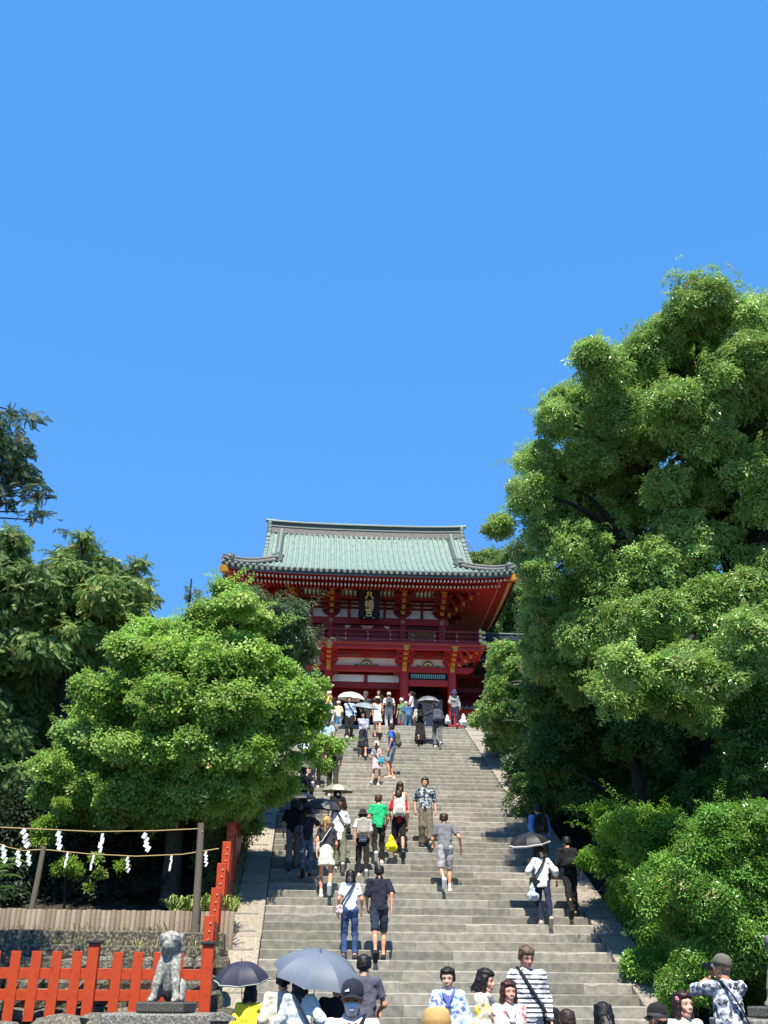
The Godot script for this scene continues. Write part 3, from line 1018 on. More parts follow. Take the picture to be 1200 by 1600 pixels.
# leaf sprays over clumps [x, y, z, r, ...]; tint is a linear colour
func crown(parent: Node, called: String, clumps: Array, spray: String, density: float, tint: Color, m: Material, size := 1.0, seed_ := 1, flat := 0.8, droop := 0.0, fill := 0.72, second := Color(0, 0, 0, 0), shoots := 1.0) -> MultiMeshInstance3D:
	var g := RandomNumberGenerator.new()
	g.seed = seed_
	var wob := FastNoiseLite.new()
	wob.seed = seed_; wob.frequency = 0.45; wob.fractal_octaves = 2
	var xfs := []
	var cols := []
	var n := clumps.size() / 4
	for i in n:
		var c := Vector3(clumps[i * 4], clumps[i * 4 + 1], clumps[i * 4 + 2])
		var rad: float = clumps[i * 4 + 3]
		var k := int(density * rad * rad * 12.0)
		var own := g.randf_range(0.82, 1.18)
		for j in k:
			var d := Vector3(g.randfn(), g.randfn() * 0.95 + 0.12, g.randfn()).normalized()
			var bump := 1.0 + 0.6 * wob.get_noise_3d(c.x + d.x * rad * 2.0, c.y + d.y * rad * 2.0, c.z + d.z * rad * 2.0)
			var reach := rad * bump * pow(g.randf_range(fill * fill * fill, 1.0), 0.333) 
			if g.randf() < 0.14: reach *= g.randf_range(1.05, 1.32)
			var p := c + Vector3(d.x, d.y * flat, d.z) * reach
			var up := (d + Vector3(0, 0.75 - droop, 0) + Vector3(g.randfn(), g.randfn(), g.randfn()) * 0.55).normalized()
			var fwd := Vector3(d.x + g.randfn() * 0.4, -droop, d.z + g.randfn() * 0.4)
			fwd = (fwd - up * up.dot(fwd)).normalized()
			if fwd.length() < 0.5: fwd = up.cross(Vector3.RIGHT).normalized()
			var b := Basis(up.cross(-fwd).normalized(), up, -fwd)
			b = b.rotated(up, g.randf_range(-1.0, 1.0) if droop < 0.3 else g.randf_range(-0.4, 0.4))
			xfs.append(Transform3D(b.scaled(Vector3.ONE * size * g.randf_range(0.7, 1.25)), p))
			var v := own * g.randf_range(0.78, 1.25)
			var hue := g.randf()
			var col := tint if second.a <= 0 or hue < 0.6 else tint.lerp(second, (hue - 0.6) * 2.5)
			if g.randf() < 0.012: col = Color(0.3, 0.24, 0.08)
			v *= 1.45
			cols.append(Color(col.r * v * g.randf_range(0.8, 1.14), col.g * v, col.b * v * g.randf_range(0.9, 1.4)))
		for j in int(shoots * rad * rad * 10.0 + g.randf()):        # leafy shoots that stand out of the clump
			var d := Vector3(g.randfn(), absf(g.randfn()) * 0.7 - 0.25 - droop, g.randfn()).normalized()
			var dir := (d + Vector3(g.randfn() * 0.3, 0.4 - droop * 1.4, g.randfn() * 0.3)).normalized()
			var at := c + Vector3(d.x, d.y * flat, d.z) * rad * 0.82
			var len := 0.12 * size * g.randf_range(0.7, 1.4)
			for q in g.randi_range(3, 6):
				at += dir * len
				dir = (dir + Vector3(g.randfn() * 0.12, -0.08, g.randfn() * 0.12)).normalized()
				var up := (Vector3.UP + Vector3(g.randfn(), g.randfn() * 0.5, g.randfn()) * 0.5).normalized()
				var sd := up.cross(-dir).normalized()
				xfs.append(Transform3D(Basis(sd, up, sd.cross(up)).scaled(Vector3.ONE * size * (0.95 - 0.11 * q)), at))
				var v := own * g.randf_range(0.9, 1.3)
				var col := tint.lerp(second if second.a > 0 else tint, g.randf() * 0.7)
				v *= 1.45
				cols.append(Color(col.r * v * 0.95, col.g * v, col.b * v))
	var mm := MultiMesh.new()
	mm.transform_format = MultiMesh.TRANSFORM_3D
	mm.use_colors = true
	mm.mesh = sprays[spray]
	mm.instance_count = xfs.size()
	for i in xfs.size():
		mm.set_instance_transform(i, xfs[i])
		mm.set_instance_color(i, cols[i])
	var o := MultiMeshInstance3D.new()
	o.name = named(parent, called)
	o.multimesh = mm
	o.material_override = m
	parent.add_child(o, true)
	stuff(o)
	leaves_made += xfs.size()
	return o
var leaves_made := 0

func bent(a: Vector3, b: Vector3, sag: float, n := 5) -> Array:
	var pts := []
	for i in n + 1:
		var t := i / float(n)
		pts.append(a.lerp(b, t) + Vector3(r(-0.06, 0.06), sin(t * PI) * sag, r(-0.06, 0.06)) * (1.0 if i > 0 and i < n else 0.0))
	return pts

func trunk(parent: Node, called: String, pts: Array, rads: Array, m: Material) -> void:
	var st := begin()
	tube(st, pts, rads, 10)
	put(called, done(st), m, parent)

# limbs from the trunk's upper end out to every clump taken from the list
func limbs(parent: Node, from: Array, clumps: Array, step: int, r0: float, m: Material, sag := 0.35, most := 40) -> void:
	var n := clumps.size() / 4
	var made := 0
	for i in range(0, n, step):
		if made >= most: break
		var c := Vector3(clumps[i * 4], clumps[i * 4 + 1], clumps[i * 4 + 2])
		var best: Vector3 = from[0]
		for p in from:
			if (p + Vector3(0, 0.6, 0) - c).length() < (best + Vector3(0, 0.6, 0) - c).length(): best = p
		var st := begin()
		var pts := bent(best, c, sag)
		var rads := []
		for j in pts.size(): rads.append(lerpf(r0, r0 * 0.22, j / float(pts.size() - 1)))
		tube(st, pts, rads, 7)
		put("limb", done(st), m, parent)
		made += 1

# a deeper copy of the clumps, so that a crown seen from one side has its far half too
func deepened(clumps: Array, by: float, seed_: int, shrink := 0.95) -> Array:
	var g := RandomNumberGenerator.new()
	g.seed = seed_
	var out := clumps.duplicate()
	for i in clumps.size() / 4:
		out.append_array([clumps[i * 4] + g.randf_range(-0.5, 0.5), clumps[i * 4 + 1] + g.randf_range(-0.5, 0.3), clumps[i * 4 + 2] - by * g.randf_range(0.6, 1.3), clumps[i * 4 + 3] * shrink])
	return out

# every clump broken into smaller ones that stand out of its surface
func broken(clumps: Array, n: int, share: float, seed_: int, flat := 0.8) -> Array:
	var g := RandomNumberGenerator.new()
	g.seed = seed_
	var out := []
	for i in clumps.size() / 4:
		var rad: float = clumps[i * 4 + 3]
		out.append_array([clumps[i * 4], clumps[i * 4 + 1], clumps[i * 4 + 2], rad * 1.0])
		for k in n:
			var d := Vector3(g.randfn(), g.randfn() * 0.9 + 0.25, g.randfn()).normalized() * rad * g.randf_range(0.5, 0.92)
			out.append_array([clumps[i * 4] + d.x, clumps[i * 4 + 1] + d.y * flat, clumps[i * 4 + 2] + d.z, rad * share * g.randf_range(0.7, 1.35)])
	return out

func tuft(st: SurfaceTool, p: Vector3, n: int, hgt: float, g: RandomNumberGenerator, spread := 0.5) -> void:
	for i in n:
		var a := g.randf() * TAU
		var d := Vector3(cos(a) * spread, 1.0, sin(a) * spread).normalized()
		var b := p + Vector3(cos(a), 0, sin(a)) * 0.05 * g.randf()
		var s := Vector3(-sin(a), 0, cos(a)) * hgt * 0.05
		var q := b + d * hgt * g.randf_range(0.5, 1.0)
		var tip := q + Vector3(cos(a), -0.5, sin(a)) * hgt * 0.3
		quad(st, b - s, b + s, q + s * 0.6, q - s * 0.6)
		tri(st, q - s * 0.6, q + s * 0.6, tip)

# ---------------------------------------------------------------- ground, stair, walls
var stone_mats := []

func make_stone_mats() -> void:
	var stain := noise_sheet("stone stain", 0.011, 5, [[0.0, gray(0.78)], [0.38, gray(0.89)], [0.52, Color(0.93, 0.92, 0.89)], [0.72, gray(1.0)], [1.0, gray(0.8)]])
	var grit := noise_sheet("stone grit", 0.09, 3, [], true)
	for c in [[0.235, 0.226, 0.195], [0.285, 0.272, 0.236], [0.196, 0.19, 0.165], [0.258, 0.251, 0.224], [0.315, 0.3, 0.26], [0.215, 0.211, 0.18]]:
		stone_mats.append(mat("step stone %s" % [c], lin(c[0] * 1.13, c[1] * 1.13, c[2] * 1.13), 0.88, stain, 0.9, grit, 0.5))

func hill(x: float, z: float) -> float:
	var d := -z
	var y := 0.4 * smoothstep(4.0, 12.0, d)
	if x < 2.6:
		y = lerpf(y, 1.15, smoothstep(16.8, 17.6, d))
		if d > 20.55: y = 2.95 + 0.08 * (d - 20.3) + 0.42 * maxf(d - 24.0, 0.0)
	else:
		y = maxf(y, 0.4 + 0.455 * maxf(d - 17.6, 0.0))
		if d > 17.6: y += 0.12 * maxf(x - 8.0, 0.0)
	if x > XL - 1.3 and x < XR + 0.9 and d > FOOT - 0.3: y = minf(y, (d - FOOT) * RISE / TREAD - 1.0)
	y = minf(y, 11.02)
	if d > 41.0: y = 11.02
	if x > XL - 1.3 and x < XR + 0.9 and d > 38.0: y = minf(y, 10.7)
	if d > 41.0 and x > -14 and x < 18: y = 10.7
	return y

func build_ground() -> void:
	var earth := mat("earth", lin(0.06, 0.05, 0.032), 0.95, noise_sheet("earth", 0.02, 5, [[0.0, gray(0.5)], [1.0, gray(1.0)]]), 0.4, noise_sheet("stone grit", 0.09, 3, [], true), 0.8)
	var st := begin()
	bx(st, Vector3(0, -1.0, -150), Vector3(700, 1.9, 700))
	put("ground", done(st), mat("plaza gravel", lin(0.3, 0.28, 0.24), 0.95, noise_sheet("earth", 0.02, 5, []), 0.6)).set_meta("kind", "structure")
	st = begin()
	st.set_smooth_group(0)
	var xs := []
	var x := -46.0
	while x < 52.0:
		xs.append(x)
		x += 0.55 if x > -9 and x < 12 else 1.6
	var zs := []
	var d := 2.0
	while d < 95.0:
		zs.append(-d)
		d += 0.4 if d < 44 else 3.0
	for i in xs.size() - 1:
		for j in zs.size() - 1:
			var a := Vector3(xs[i], hill(xs[i], zs[j]), zs[j])
			var b := Vector3(xs[i + 1], hill(xs[i + 1], zs[j]), zs[j])
			var c := Vector3(xs[i + 1], hill(xs[i + 1], zs[j + 1]), zs[j + 1])
			var e := Vector3(xs[i], hill(xs[i], zs[j + 1]), zs[j + 1])
			quad(st, a, b, c, e)
	put("hillside", done(st), earth).set_meta("kind", "structure")
	# paved court round the gate
	st = begin()
	bx(st, Vector3(2.6, 10.98, -47.2), Vector3(40, 0.24, 15.0))
	put("upper_pavement", done(st), mat("court paving", lin(0.45, 0.43, 0.38), 0.9, noise_sheet("stone stain", 0.011, 5, []), 0.5)).set_meta("kind", "structure")

# a step stone whose nosing is worn unevenly along its length
func worn_block(L: float) -> ArrayMesh:
	var st := begin()
	var h := (RISE - 0.003) * 0.5
	var d := (TREAD + 0.05) * 0.5
	var n := 6
	var rows := []
	for i in n + 1:
		var x := -L * 0.5 + L * i / n
		var e := r(0.014, 0.034)
		var f := r(0.014, 0.03)
		if rng.randf() < 0.07: f += 0.03
		if i == 0 or i == n: e += 0.008
		rows.append([Vector3(x, -h, d - r(0.0, 0.004)), Vector3(x, h - f, d - r(0.0, 0.003)), Vector3(x, h - r(0.0, 0.003), d - e), Vector3(x, h, -d)])
	for i in n:
		for k in 3: quad(st, rows[i][k], rows[i + 1][k], rows[i + 1][k + 1], rows[i][k + 1])
	for e in [0, n]:
		var q: Array = rows[e]
		var back := Vector3(q[0].x, -h, -d)
		if e == 0: quad(st, back, q[0], q[1], q[2]); tri(st, back, q[2], q[3])
		else: quad(st, q[2], q[1], q[0], back); tri(st, back, q[3], q[2])
	return done(st)

func build_stairs() -> void:
	var root := thing("stone_stairs", "broad weathered grey stone stairway climbing straight to the red gate", "stairs", Vector3.ZERO, 0.0, "", "structure")
	var base := begin()
	for k in range(1, 61):      # the core that the facing blocks sit on
		bx(base, Vector3((XL + XR) * 0.5, k * RISE - 0.16, -(FOOT + (k - 1) * TREAD) - 0.06 - (60 - k + 1) * TREAD * 0.5), Vector3(XR - XL - 0.02, RISE - 0.02, (60 - k + 1) * TREAD))
	put("stair_core", done(base), stone_mats[2], root)
	var unit := []
	for L in [1.0, 1.5, 2.0, 2.6, 3.4]:
		for variant in 3: unit.append([L, worn_block(L)])
	var rest := begin()
	var made := 0
	for k in range(5, 61):
		var x := XL + 0.004
		var front := -(FOOT + (k - 1) * TREAD)
		while x < XR - 0.05:
			var L := r(1.0, 2.9)
			if XR - (x + L) < 0.8: L = XR - x - 0.004
			var best: Array = unit[0]
			for u in unit:
				if absf(u[0] - L) < absf(best[0] - L) or (u[0] == best[0] and rng.randf() < 0.4): best = u
			var at := Vector3(x + L * 0.5, k * RISE - RISE * 0.5 + r(-0.0025, 0.0025), front - (TREAD + 0.05) * 0.5 + r(-0.004, 0.004))
			if made < 300:
				put("step_block", best[1], stone_mats[rng.randi() % 6], root, Transform3D(Basis(Vector3.UP, r(-0.0015, 0.0015)).scaled(Vector3((L - 0.005) / best[0], 1, 1)), at))
				made += 1
			else:
				bx(rest, at, Vector3(L - 0.006, RISE - 0.003, TREAD + 0.05), Basis.IDENTITY, 0.02)
			x += L
	stuff(put("step_blocks", done(rest), stone_mats[1], root))

func build_balustrades() -> void:
	var al := atan2(RISE, TREAD)
	var rot := Basis(Vector3.RIGHT, al)
	var worn := noise_sheet("worn slab", 0.02, 5, [[0.0, Color(0.66, 0.63, 0.58)], [0.5, Color(0.88, 0.86, 0.82)], [1.0, Color(1, 1, 0.98)]])
	var grit := noise_sheet("stone grit", 0.09, 3, [], true)
	var slab_mats := []
	for c in [[0.37, 0.35, 0.31], [0.42, 0.39, 0.34], [0.34, 0.32, 0.295]]: slab_mats.append(mat("slab %s" % [c], lin(c[0], c[1], c[2]), 0.9, worn, 1.2, grit, 0.8))
	for side in [-1, 1]:
		var wid := 0.62
		var xc: float = XL - wid * 0.5 - 0.01 if side < 0 else XR + wid * 0.5 + 0.01
		var root := thing("stone_balustrade", "low sloping stone kerb of worn slabs along the %s edge of the stairs, %s" % (["left", "in the shade of the ginkgo"] if side < 0 else ["right", "under the large green tree"]), "balustrade", Vector3.ZERO, 0.0, "", "structure")
		var length := 60 * TREAD / cos(al)
		var s := 0.6
		while s < length:
			var L := minf(r(1.35, 2.0), length - s)
			var mid := s + L * 0.5
			var c := Vector3(xc, mid * sin(al) + 0.035, -FOOT - mid * cos(al)) + rot * Vector3(0, 0.0, 0)
			put("coping_slab", box(Vector3(wid + r(-0.02, 0.02), 0.2, L - 0.012), 0.016), slab_mats[rng.randi() % 3], root, Transform3D(rot * Basis(Vector3.UP, r(-0.004, 0.004)), c))
			s += L
		# the wall below the coping, of squared stones towards the slope
		var st := begin()
		for i in 30:
			var m := (i + 0.5) * length / 30.0
			bx(st, Vector3(xc + side * 0.04, m * sin(al) - 0.9, -FOOT - m * cos(al)), Vector3(wid - 0.12, 1.8, length / 30.0 * cos(al) - 0.012), Basis.IDENTITY, 0.02)
		put("side_wall", done(st), stone_mats[2], root)

func boulder(g: RandomNumberGenerator, size: Vector3) -> ArrayMesh:
	var n := FastNoiseLite.new()
	n.seed = g.randi() % 1000
	n.frequency = 1.1
	var st := begin()
	st.set_smooth_group(-1)
	var P := func(i: int, j: int) -> Vector3:
		var a := TAU * i / 9.0
		var b := PI * j / 6.0
		var v := Vector3(cos(a) * sin(b), cos(b), sin(a) * sin(b))
		v = Vector3(signf(v.x) * pow(absf(v.x), 0.7), signf(v.y) * pow(absf(v.y), 0.7), signf(v.z) * pow(absf(v.z), 0.7))
		return v * size * 0.5 * (1.0 + 0.35 * n.get_noise_3d(v.x, v.y, v.z))
	for i in 9:
		for j in 6:
			var i2 := (i + 1) % 9
			if j > 0: tri(st, P.call(i, j), P.call(i2, j), P.call(i2, j + 1))
			if j < 5: tri(st, P.call(i, j), P.call(i2, j + 1), P.call(i, j + 1))
	return done(st)

func build_left_terraces() -> void:
	var lichen := noise_sheet("lichen", 0.03, 5, [[0.0, gray(0.35)], [0.45, gray(0.6)], [0.6, Color(0.72, 0.71, 0.66)], [0.72, Color(1, 0.99, 0.95)], [1.0, Color(1, 1, 0.97)]])
	var grit := noise_sheet("stone grit", 0.09, 3, [], true)
	var rock := mat("lichened rock", lin(0.31, 0.295, 0.25), 0.95, lichen, 1.4, grit, 1.0)
	var rock_dark := mat("dark rock", lin(0.17, 0.155, 0.12), 0.95, lichen, 1.1, grit, 1.0)
	var kerb := mat("mossy kerb stone", lin(0.26, 0.24, 0.18), 0.95, lichen, 0.9, grit, 1.0)
	var g := RandomNumberGenerator.new()
	g.seed = 41
	# rubble wall behind the fence
	var wall := thing("rubble_wall", "low mossy rubble wall of rough stones behind the red picket fence", "stone wall", Vector3.ZERO, 0.0, "", "structure")
	var y := 1.12
	for row in 4:
		var x := -9.5 + r(0, 0.3)
		while x < -1.45:
			var w := g.randf_range(0.26, 0.62)
			put("stone", boulder(g, Vector3(w * 1.1, 0.34, 0.5)), rock if g.randf() < 0.6 else rock_dark, wall, Transform3D(Basis(Vector3.UP, g.randf_range(-0.3, 0.3)) * Basis(Vector3.BACK, g.randf_range(-0.12, 0.12)), Vector3(x + w * 0.5, y + 0.13, -19.0 - row * 0.1 + g.randf_range(-0.06, 0.06))))
			x += w * 0.97
		y += 0.26
	var st := begin()
	bx(st, Vector3(-5.5, 1.5, -19.6), Vector3(8.1, 1.4, 0.8))
	put("earth_fill", done(st), mats["earth"], wall)
	# two kerbs
	for spec in [["lower", 2.22, 2.36, -19.25, 0.7], ["upper", 2.36, 2.62, -19.95, 0.5]]:
		var k := thing("kerb", "%s course of long mossy kerb stones %s" % (["lower", "on top of the rubble wall"] if spec[0] == "lower" else ["upper", "at the foot of the log wall"]), "kerb", Vector3.ZERO, 0.0, "", "structure")
		var x := -9.6
		while x < -1.4:
			var w := minf(g.randf_range(1.0, 1.9), -1.38 - x)
			put("kerb_stone", box(Vector3(w - 0.014, spec[2] - spec[1] + 0.1, spec[4] + g.randf_range(-0.02, 0.02)), 0.02), kerb, k, Transform3D(Basis(Vector3.UP, g.randf_range(-0.01, 0.01)), Vector3(x + w * 0.5, (spec[1] + spec[2]) * 0.5 - 0.05 + g.randf_range(-0.012, 0.012), spec[3] - spec[4] * 0.5)))
			x += w
	# log wall
	var logs := thing("log_wall", "retaining wall of short upright brown logs behind the stone dog", "log wall")
	var bark := []
	for c in [[0.43, 0.34, 0.24], [0.37, 0.29, 0.2], [0.48, 0.39, 0.29], [0.33, 0.255, 0.18]]:
		bark.append(mat("log %s" % [c], lin(c[0], c[1], c[2]), 0.85, noise_sheet("wood streak", 0.03, 4, [[0.0, gray(0.6)], [1.0, gray(1.0)]]), 2.5, grit, 0.6))
	var log_mesh := begin()
	tube(log_mesh, [Vector3(0, -0.25, 0), Vector3(0, 0.345, 0), Vector3(0, 0.36, 0)], [0.047, 0.047, 0.04], 10)
	var lm := done(log_mesh)
	var x := -9.4
	while x < -1.26:
		put("log", lm, bark[g.randi() % 4], logs, Transform3D(Basis(Vector3.BACK, g.randf_range(-0.012, 0.012)).scaled(Vector3(g.randf_range(0.92, 1.05), 1, 1)), Vector3(x, 2.63 + g.randf_range(-0.012, 0.012), -20.3 + g.randf_range(-0.012, 0.012))))
		x += 0.089
	# boulders in front of the fence
	for b in [[-3.55, 1.16, -17.4, 0.9, 0.34], [-2.75, 1.18, -17.0, 1.0, 0.4], [-4.4, 1.1, -17.5, 0.8, 0.26]]:
		tag(put("boulder", boulder(g, Vector3(b[3], b[4], 0.6)), rock, null, Transform3D(Basis(Vector3.UP, b[0]), Vector3(b[0], b[1], b[2]))), {-3.55: "low grey lichened boulder at the foot of the first black-capped fence post", -2.75: "larger grey lichened boulder beside the stone dog's pedestal", -4.4: "small flat grey boulder at the far left foot of the red fence"}[b[0]], "boulder")
	# wild grass on the terraces
	var gm := leaf_mat("grass blades", 0.6, 0.4)
	var gs := begin()
	gs.set_color(Color(0.2, 0.26, 0.06))
	for i in 260:
		var gx := g.randf_range(-9, -1.5)
		var row := g.randi() % 3
		gs.set_color(Color(0.17, 0.2, 0.05).lerp(Color(0.3, 0.3, 0.1), g.randf()))
		tuft(gs, Vector3(gx, [2.36, 2.62, 1.14][row], [-19.7, -20.22, -18.6][row] + g.randf_range(-0.12, 0.06)), 5, g.randf_range(0.06, 0.16) * (1.5 if g.randf() < 0.12 else 1.0), g, 0.6)
	for i in 120:
		gs.set_color(Color(0.2, 0.3, 0.05).lerp(Color(0.3, 0.36, 0.1), g.randf()))
		tuft(gs, Vector3(g.randf_range(-2.6, -1.35), 3.1, g.randf_range(-22.2, -21.0)), 6, g.randf_range(0.18, 0.36), g, 0.7)
	tag(put("grass", done(gs), gm), "wild grass tufts growing on the kerbs and behind the log wall", "grass", "", "stuff")

func build_fence() -> void:
	var red := mat("vermilion paint", lin(0.46, 0.05, 0.005), 0.5, noise_sheet("paint wear", 0.012, 4, [[0.0, gray(0.82)], [0.4, gray(0.97)], [1.0, gray(1.0)]]), 1.2)
	var dark := mat("black metal cap", lin(0.02, 0.024, 0.024), 0.45)
	var root := thing("picket_fence", "bright vermilion picket fence with two black-capped posts behind the stone dog", "fence")
	var z := -18.3
	var pick := box(Vector3(0.158, 1.02, 0.028), 0.004)
	for i in range(-14, 9):
		var x := -4.57 + 0.323 * i
		if i == 4 or i >= 10: continue
		if x > -1.65: continue
		put("picket", pick, red, root, Transform3D(Basis(Vector3.BACK, r(-0.004, 0.004)), Vector3(x, 1.715 + r(-0.008, 0.008), z)))
	for seg in [[-9.6, -6.55], [-6.35, -3.43], [-3.27, -1.6]]:
		for yy in [1.9, 1.59]:
			put("rail", box(Vector3(seg[1] - seg[0], 0.165, 0.05), 0.005), red, root, Transform3D(Basis.IDENTITY, Vector3((seg[0] + seg[1]) * 0.5, yy, z - 0.042)))
	for x in [-6.45, -3.35, -1.515]:
		put("post", box(Vector3(0.175, 1.15, 0.175), 0.008), red, root, Transform3D(Basis.IDENTITY, Vector3(x, 1.77, z - 0.03)))
		var st := begin()
		bx(st, Vector3.ZERO, Vector3(0.245, 0.05, 0.245), Basis.IDENTITY, 0.008)
		lathe(st, [Vector2(0.012, 0.025), Vector2(0.012, 0.05), Vector2(0.0, 0.085)], 8)
		put("post_cap", done(st), dark, root, Transform3D(Basis.IDENTITY, Vector3(x, 2.372, z - 0.03)))
	# the stepped boards that climb beside the stair
	var climb := thing("stepped_fence", "vermilion board fence rising in steps beside the left kerb of the stairs", "fence")
	var nails := mat("pale rope knots", lin(0.6, 0.5, 0.4), 0.8)
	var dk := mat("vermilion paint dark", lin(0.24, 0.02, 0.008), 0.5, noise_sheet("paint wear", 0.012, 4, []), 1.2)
	for i in 9:
		var zz := -19.1 - i * 1.08
		var top := 2.84 + i * 0.545
		put("post", box(Vector3(0.175, 1.55, 0.1), 0.006), red, climb, Transform3D(Basis.IDENTITY, Vector3(-1.6 - i * 0.01, top - 0.775, zz)))
		put("board", box(Vector3(0.05, 1.1, 0.95), 0.004), red, climb, Transform3D(Basis.IDENTITY, Vector3(-1.55 - i * 0.01, top - 0.62, zz - 0.54)))
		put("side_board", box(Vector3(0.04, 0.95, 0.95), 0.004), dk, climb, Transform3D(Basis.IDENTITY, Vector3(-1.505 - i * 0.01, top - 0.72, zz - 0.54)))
		for k in 4:
			put("knot", box(Vector3(0.03, 0.014, 0.014), 0.003), nails, climb, Transform3D(Basis(Vector3.BACK, 0.3), Vector3(-1.575 - k * 0.012 - i * 0.01, top - 0.12 - k * 0.13, zz + 0.066)))

func shide(at: Vector3, label: String, size: float, g: RandomNumberGenerator, slim := false) -> void:
	var o := thing("paper_streamer", label, "paper streamer", at, g.randf_range(-0.4, 0.4), "white zigzag paper streamers hanging from the straw ropes")
	var m := mat("white paper", Color(0.93, 0.94, 0.95), 0.7)
	m.backlight_enabled = true
	m.backlight = Color(0.3, 0.3, 0.3)
	var st := begin()
	var x := 0.0
	var y := 0.0
	var sway := g.randf_range(-0.25, 0.25)
	for i in 4:
		var w := 0.075 * size * (0.6 if slim else 1.0)
		var hh := 0.1 * size
		bx(st, Vector3(x + sway * y, y - hh * 0.5, g.randf_range(-0.01, 0.01)), Vector3(w, hh * 1.12, 0.003), Basis(Vector3.BACK, -0.35 + sway) * Basis(Vector3.UP, g.randf_range(-0.5, 0.5)))
		y -= hh * 0.82
		x += (0.035 if i % 2 == 0 else -0.012) * size * (0.5 if slim else 1.0)
	put("paper", done(st), m, o)

func build_ropes() -> void:
	var g := RandomNumberGenerator.new()
	g.seed = 9
	var wood := mat("grey post wood", lin(0.2, 0.17, 0.13), 0.9, noise_sheet("wood streak", 0.03, 4, []), 2.0)
	var p1 := thing("wooden_post", "grey round wooden post carrying the front straw rope, beside the stepped red fence", "post", Vector3(-1.95, 2.55, -20.12))
	var st := begin()
	tube(st, [Vector3(0.02, 0, 0), Vector3(0, 0.9, 0), Vector3(-0.02, 1.8, 0), Vector3(-0.03, 1.97, 0)], [0.075, 0.068, 0.062, 0.062], 10)
	put("shaft", done(st), wood, p1)
	st = begin()
	tube(st, [Vector3(0.02, 0.0, 0), Vector3(0.02, 0.2, 0)], [0.085, 0.08], 10)
	put("foot", done(st), mat("post footing", lin(0.12, 0.1, 0.08), 0.9), p1)
	var p2 := thing("wooden_post", "leaning grey wooden post behind the log wall carrying the rear straw rope", "post", Vector3(-5.12, 2.9, -21.2))
	st = begin()
	tube(st, [Vector3(-0.02, 0, 0), Vector3(0.02, 0.65, 0), Vector3(0.05, 1.29, 0)], [0.06, 0.055, 0.05], 10)
	put("shaft", done(st), wood, p2)
	var straw := mat("straw rope", lin(0.42, 0.31, 0.14), 0.9)
	for spec in [["front", [Vector3(-9.0, 4.62, -20.12), Vector3(-7.2, 4.47, -20.12), Vector3(-5.6, 4.38, -20.12), Vector3(-3.9, 4.335, -20.12), Vector3(-2.8, 4.37, -20.12), Vector3(-1.99, 4.42, -20.1), Vector3(-1.93, 4.36, -20.06)]],
			["rear", [Vector3(-7.5, 4.65, -21.2), Vector3(-6.4, 4.36, -21.2), Vector3(-5.75, 4.16, -21.2), Vector3(-5.45, 4.1, -21.2), Vector3(-5.08, 4.13, -21.2), Vector3(-4.2, 4.06, -21.2), Vector3(-3.3, 4.03, -21.2), Vector3(-2.4, 4.08, -21.2), Vector3(-1.7, 4.2, -21.2)]]]:
		st = begin()
		tube(st, spec[1], [0.0105], 6)
		tag(put("straw_rope", done(st), straw), "thin straw rope strung %s, hung with white paper" % ("across the front to the tall grey post" if spec[0] == "front" else "lower behind from the leaning post"), "rope")
	var names := ["leftmost white paper zigzag on the front straw rope", "second white paper zigzag from the left on the front straw rope", "white paper zigzag in the middle of the front straw rope", "white paper zigzag nearest the tall post on the front straw rope"]
	var i := 0
	for x in [-5.22, -4.58, -3.78, -3.0]:
		shide(Vector3(x, 4.36 - 0.03 * i * (1 if i < 3 else 0.4), -20.1), names[i], 0.95, g)
		i += 1
	i = 0
	var rear := ["white paper bundle at the far left end of the rear straw rope", "second white paper tassel from the left on the rear straw rope", "white paper tassel just left of the leaning post", "thin white paper strip right of the leaning post on the rear rope", "white paper zigzag in front of dark leaves on the rear straw rope", "dim white paper zigzag deep in shade on the rear straw rope", "pale paper strip behind the tall grey post", "last pale paper strip of the rear rope near the red boards"]
	for s in [[-5.85, 4.2, 1.2], [-5.55, 4.1, 1.05], [-5.35, 4.09, 0.95], [-4.6, 4.08, 1.0], [-4.1, 4.04, 1.0], [-3.45, 4.02, 1.05], [-2.6, 4.05, 1.0], [-1.95, 4.14, 1.0]]:
		shide(Vector3(s[0], s[1], -21.18), rear[i], s[2] * 0.8, g, i > 2)
		i += 1

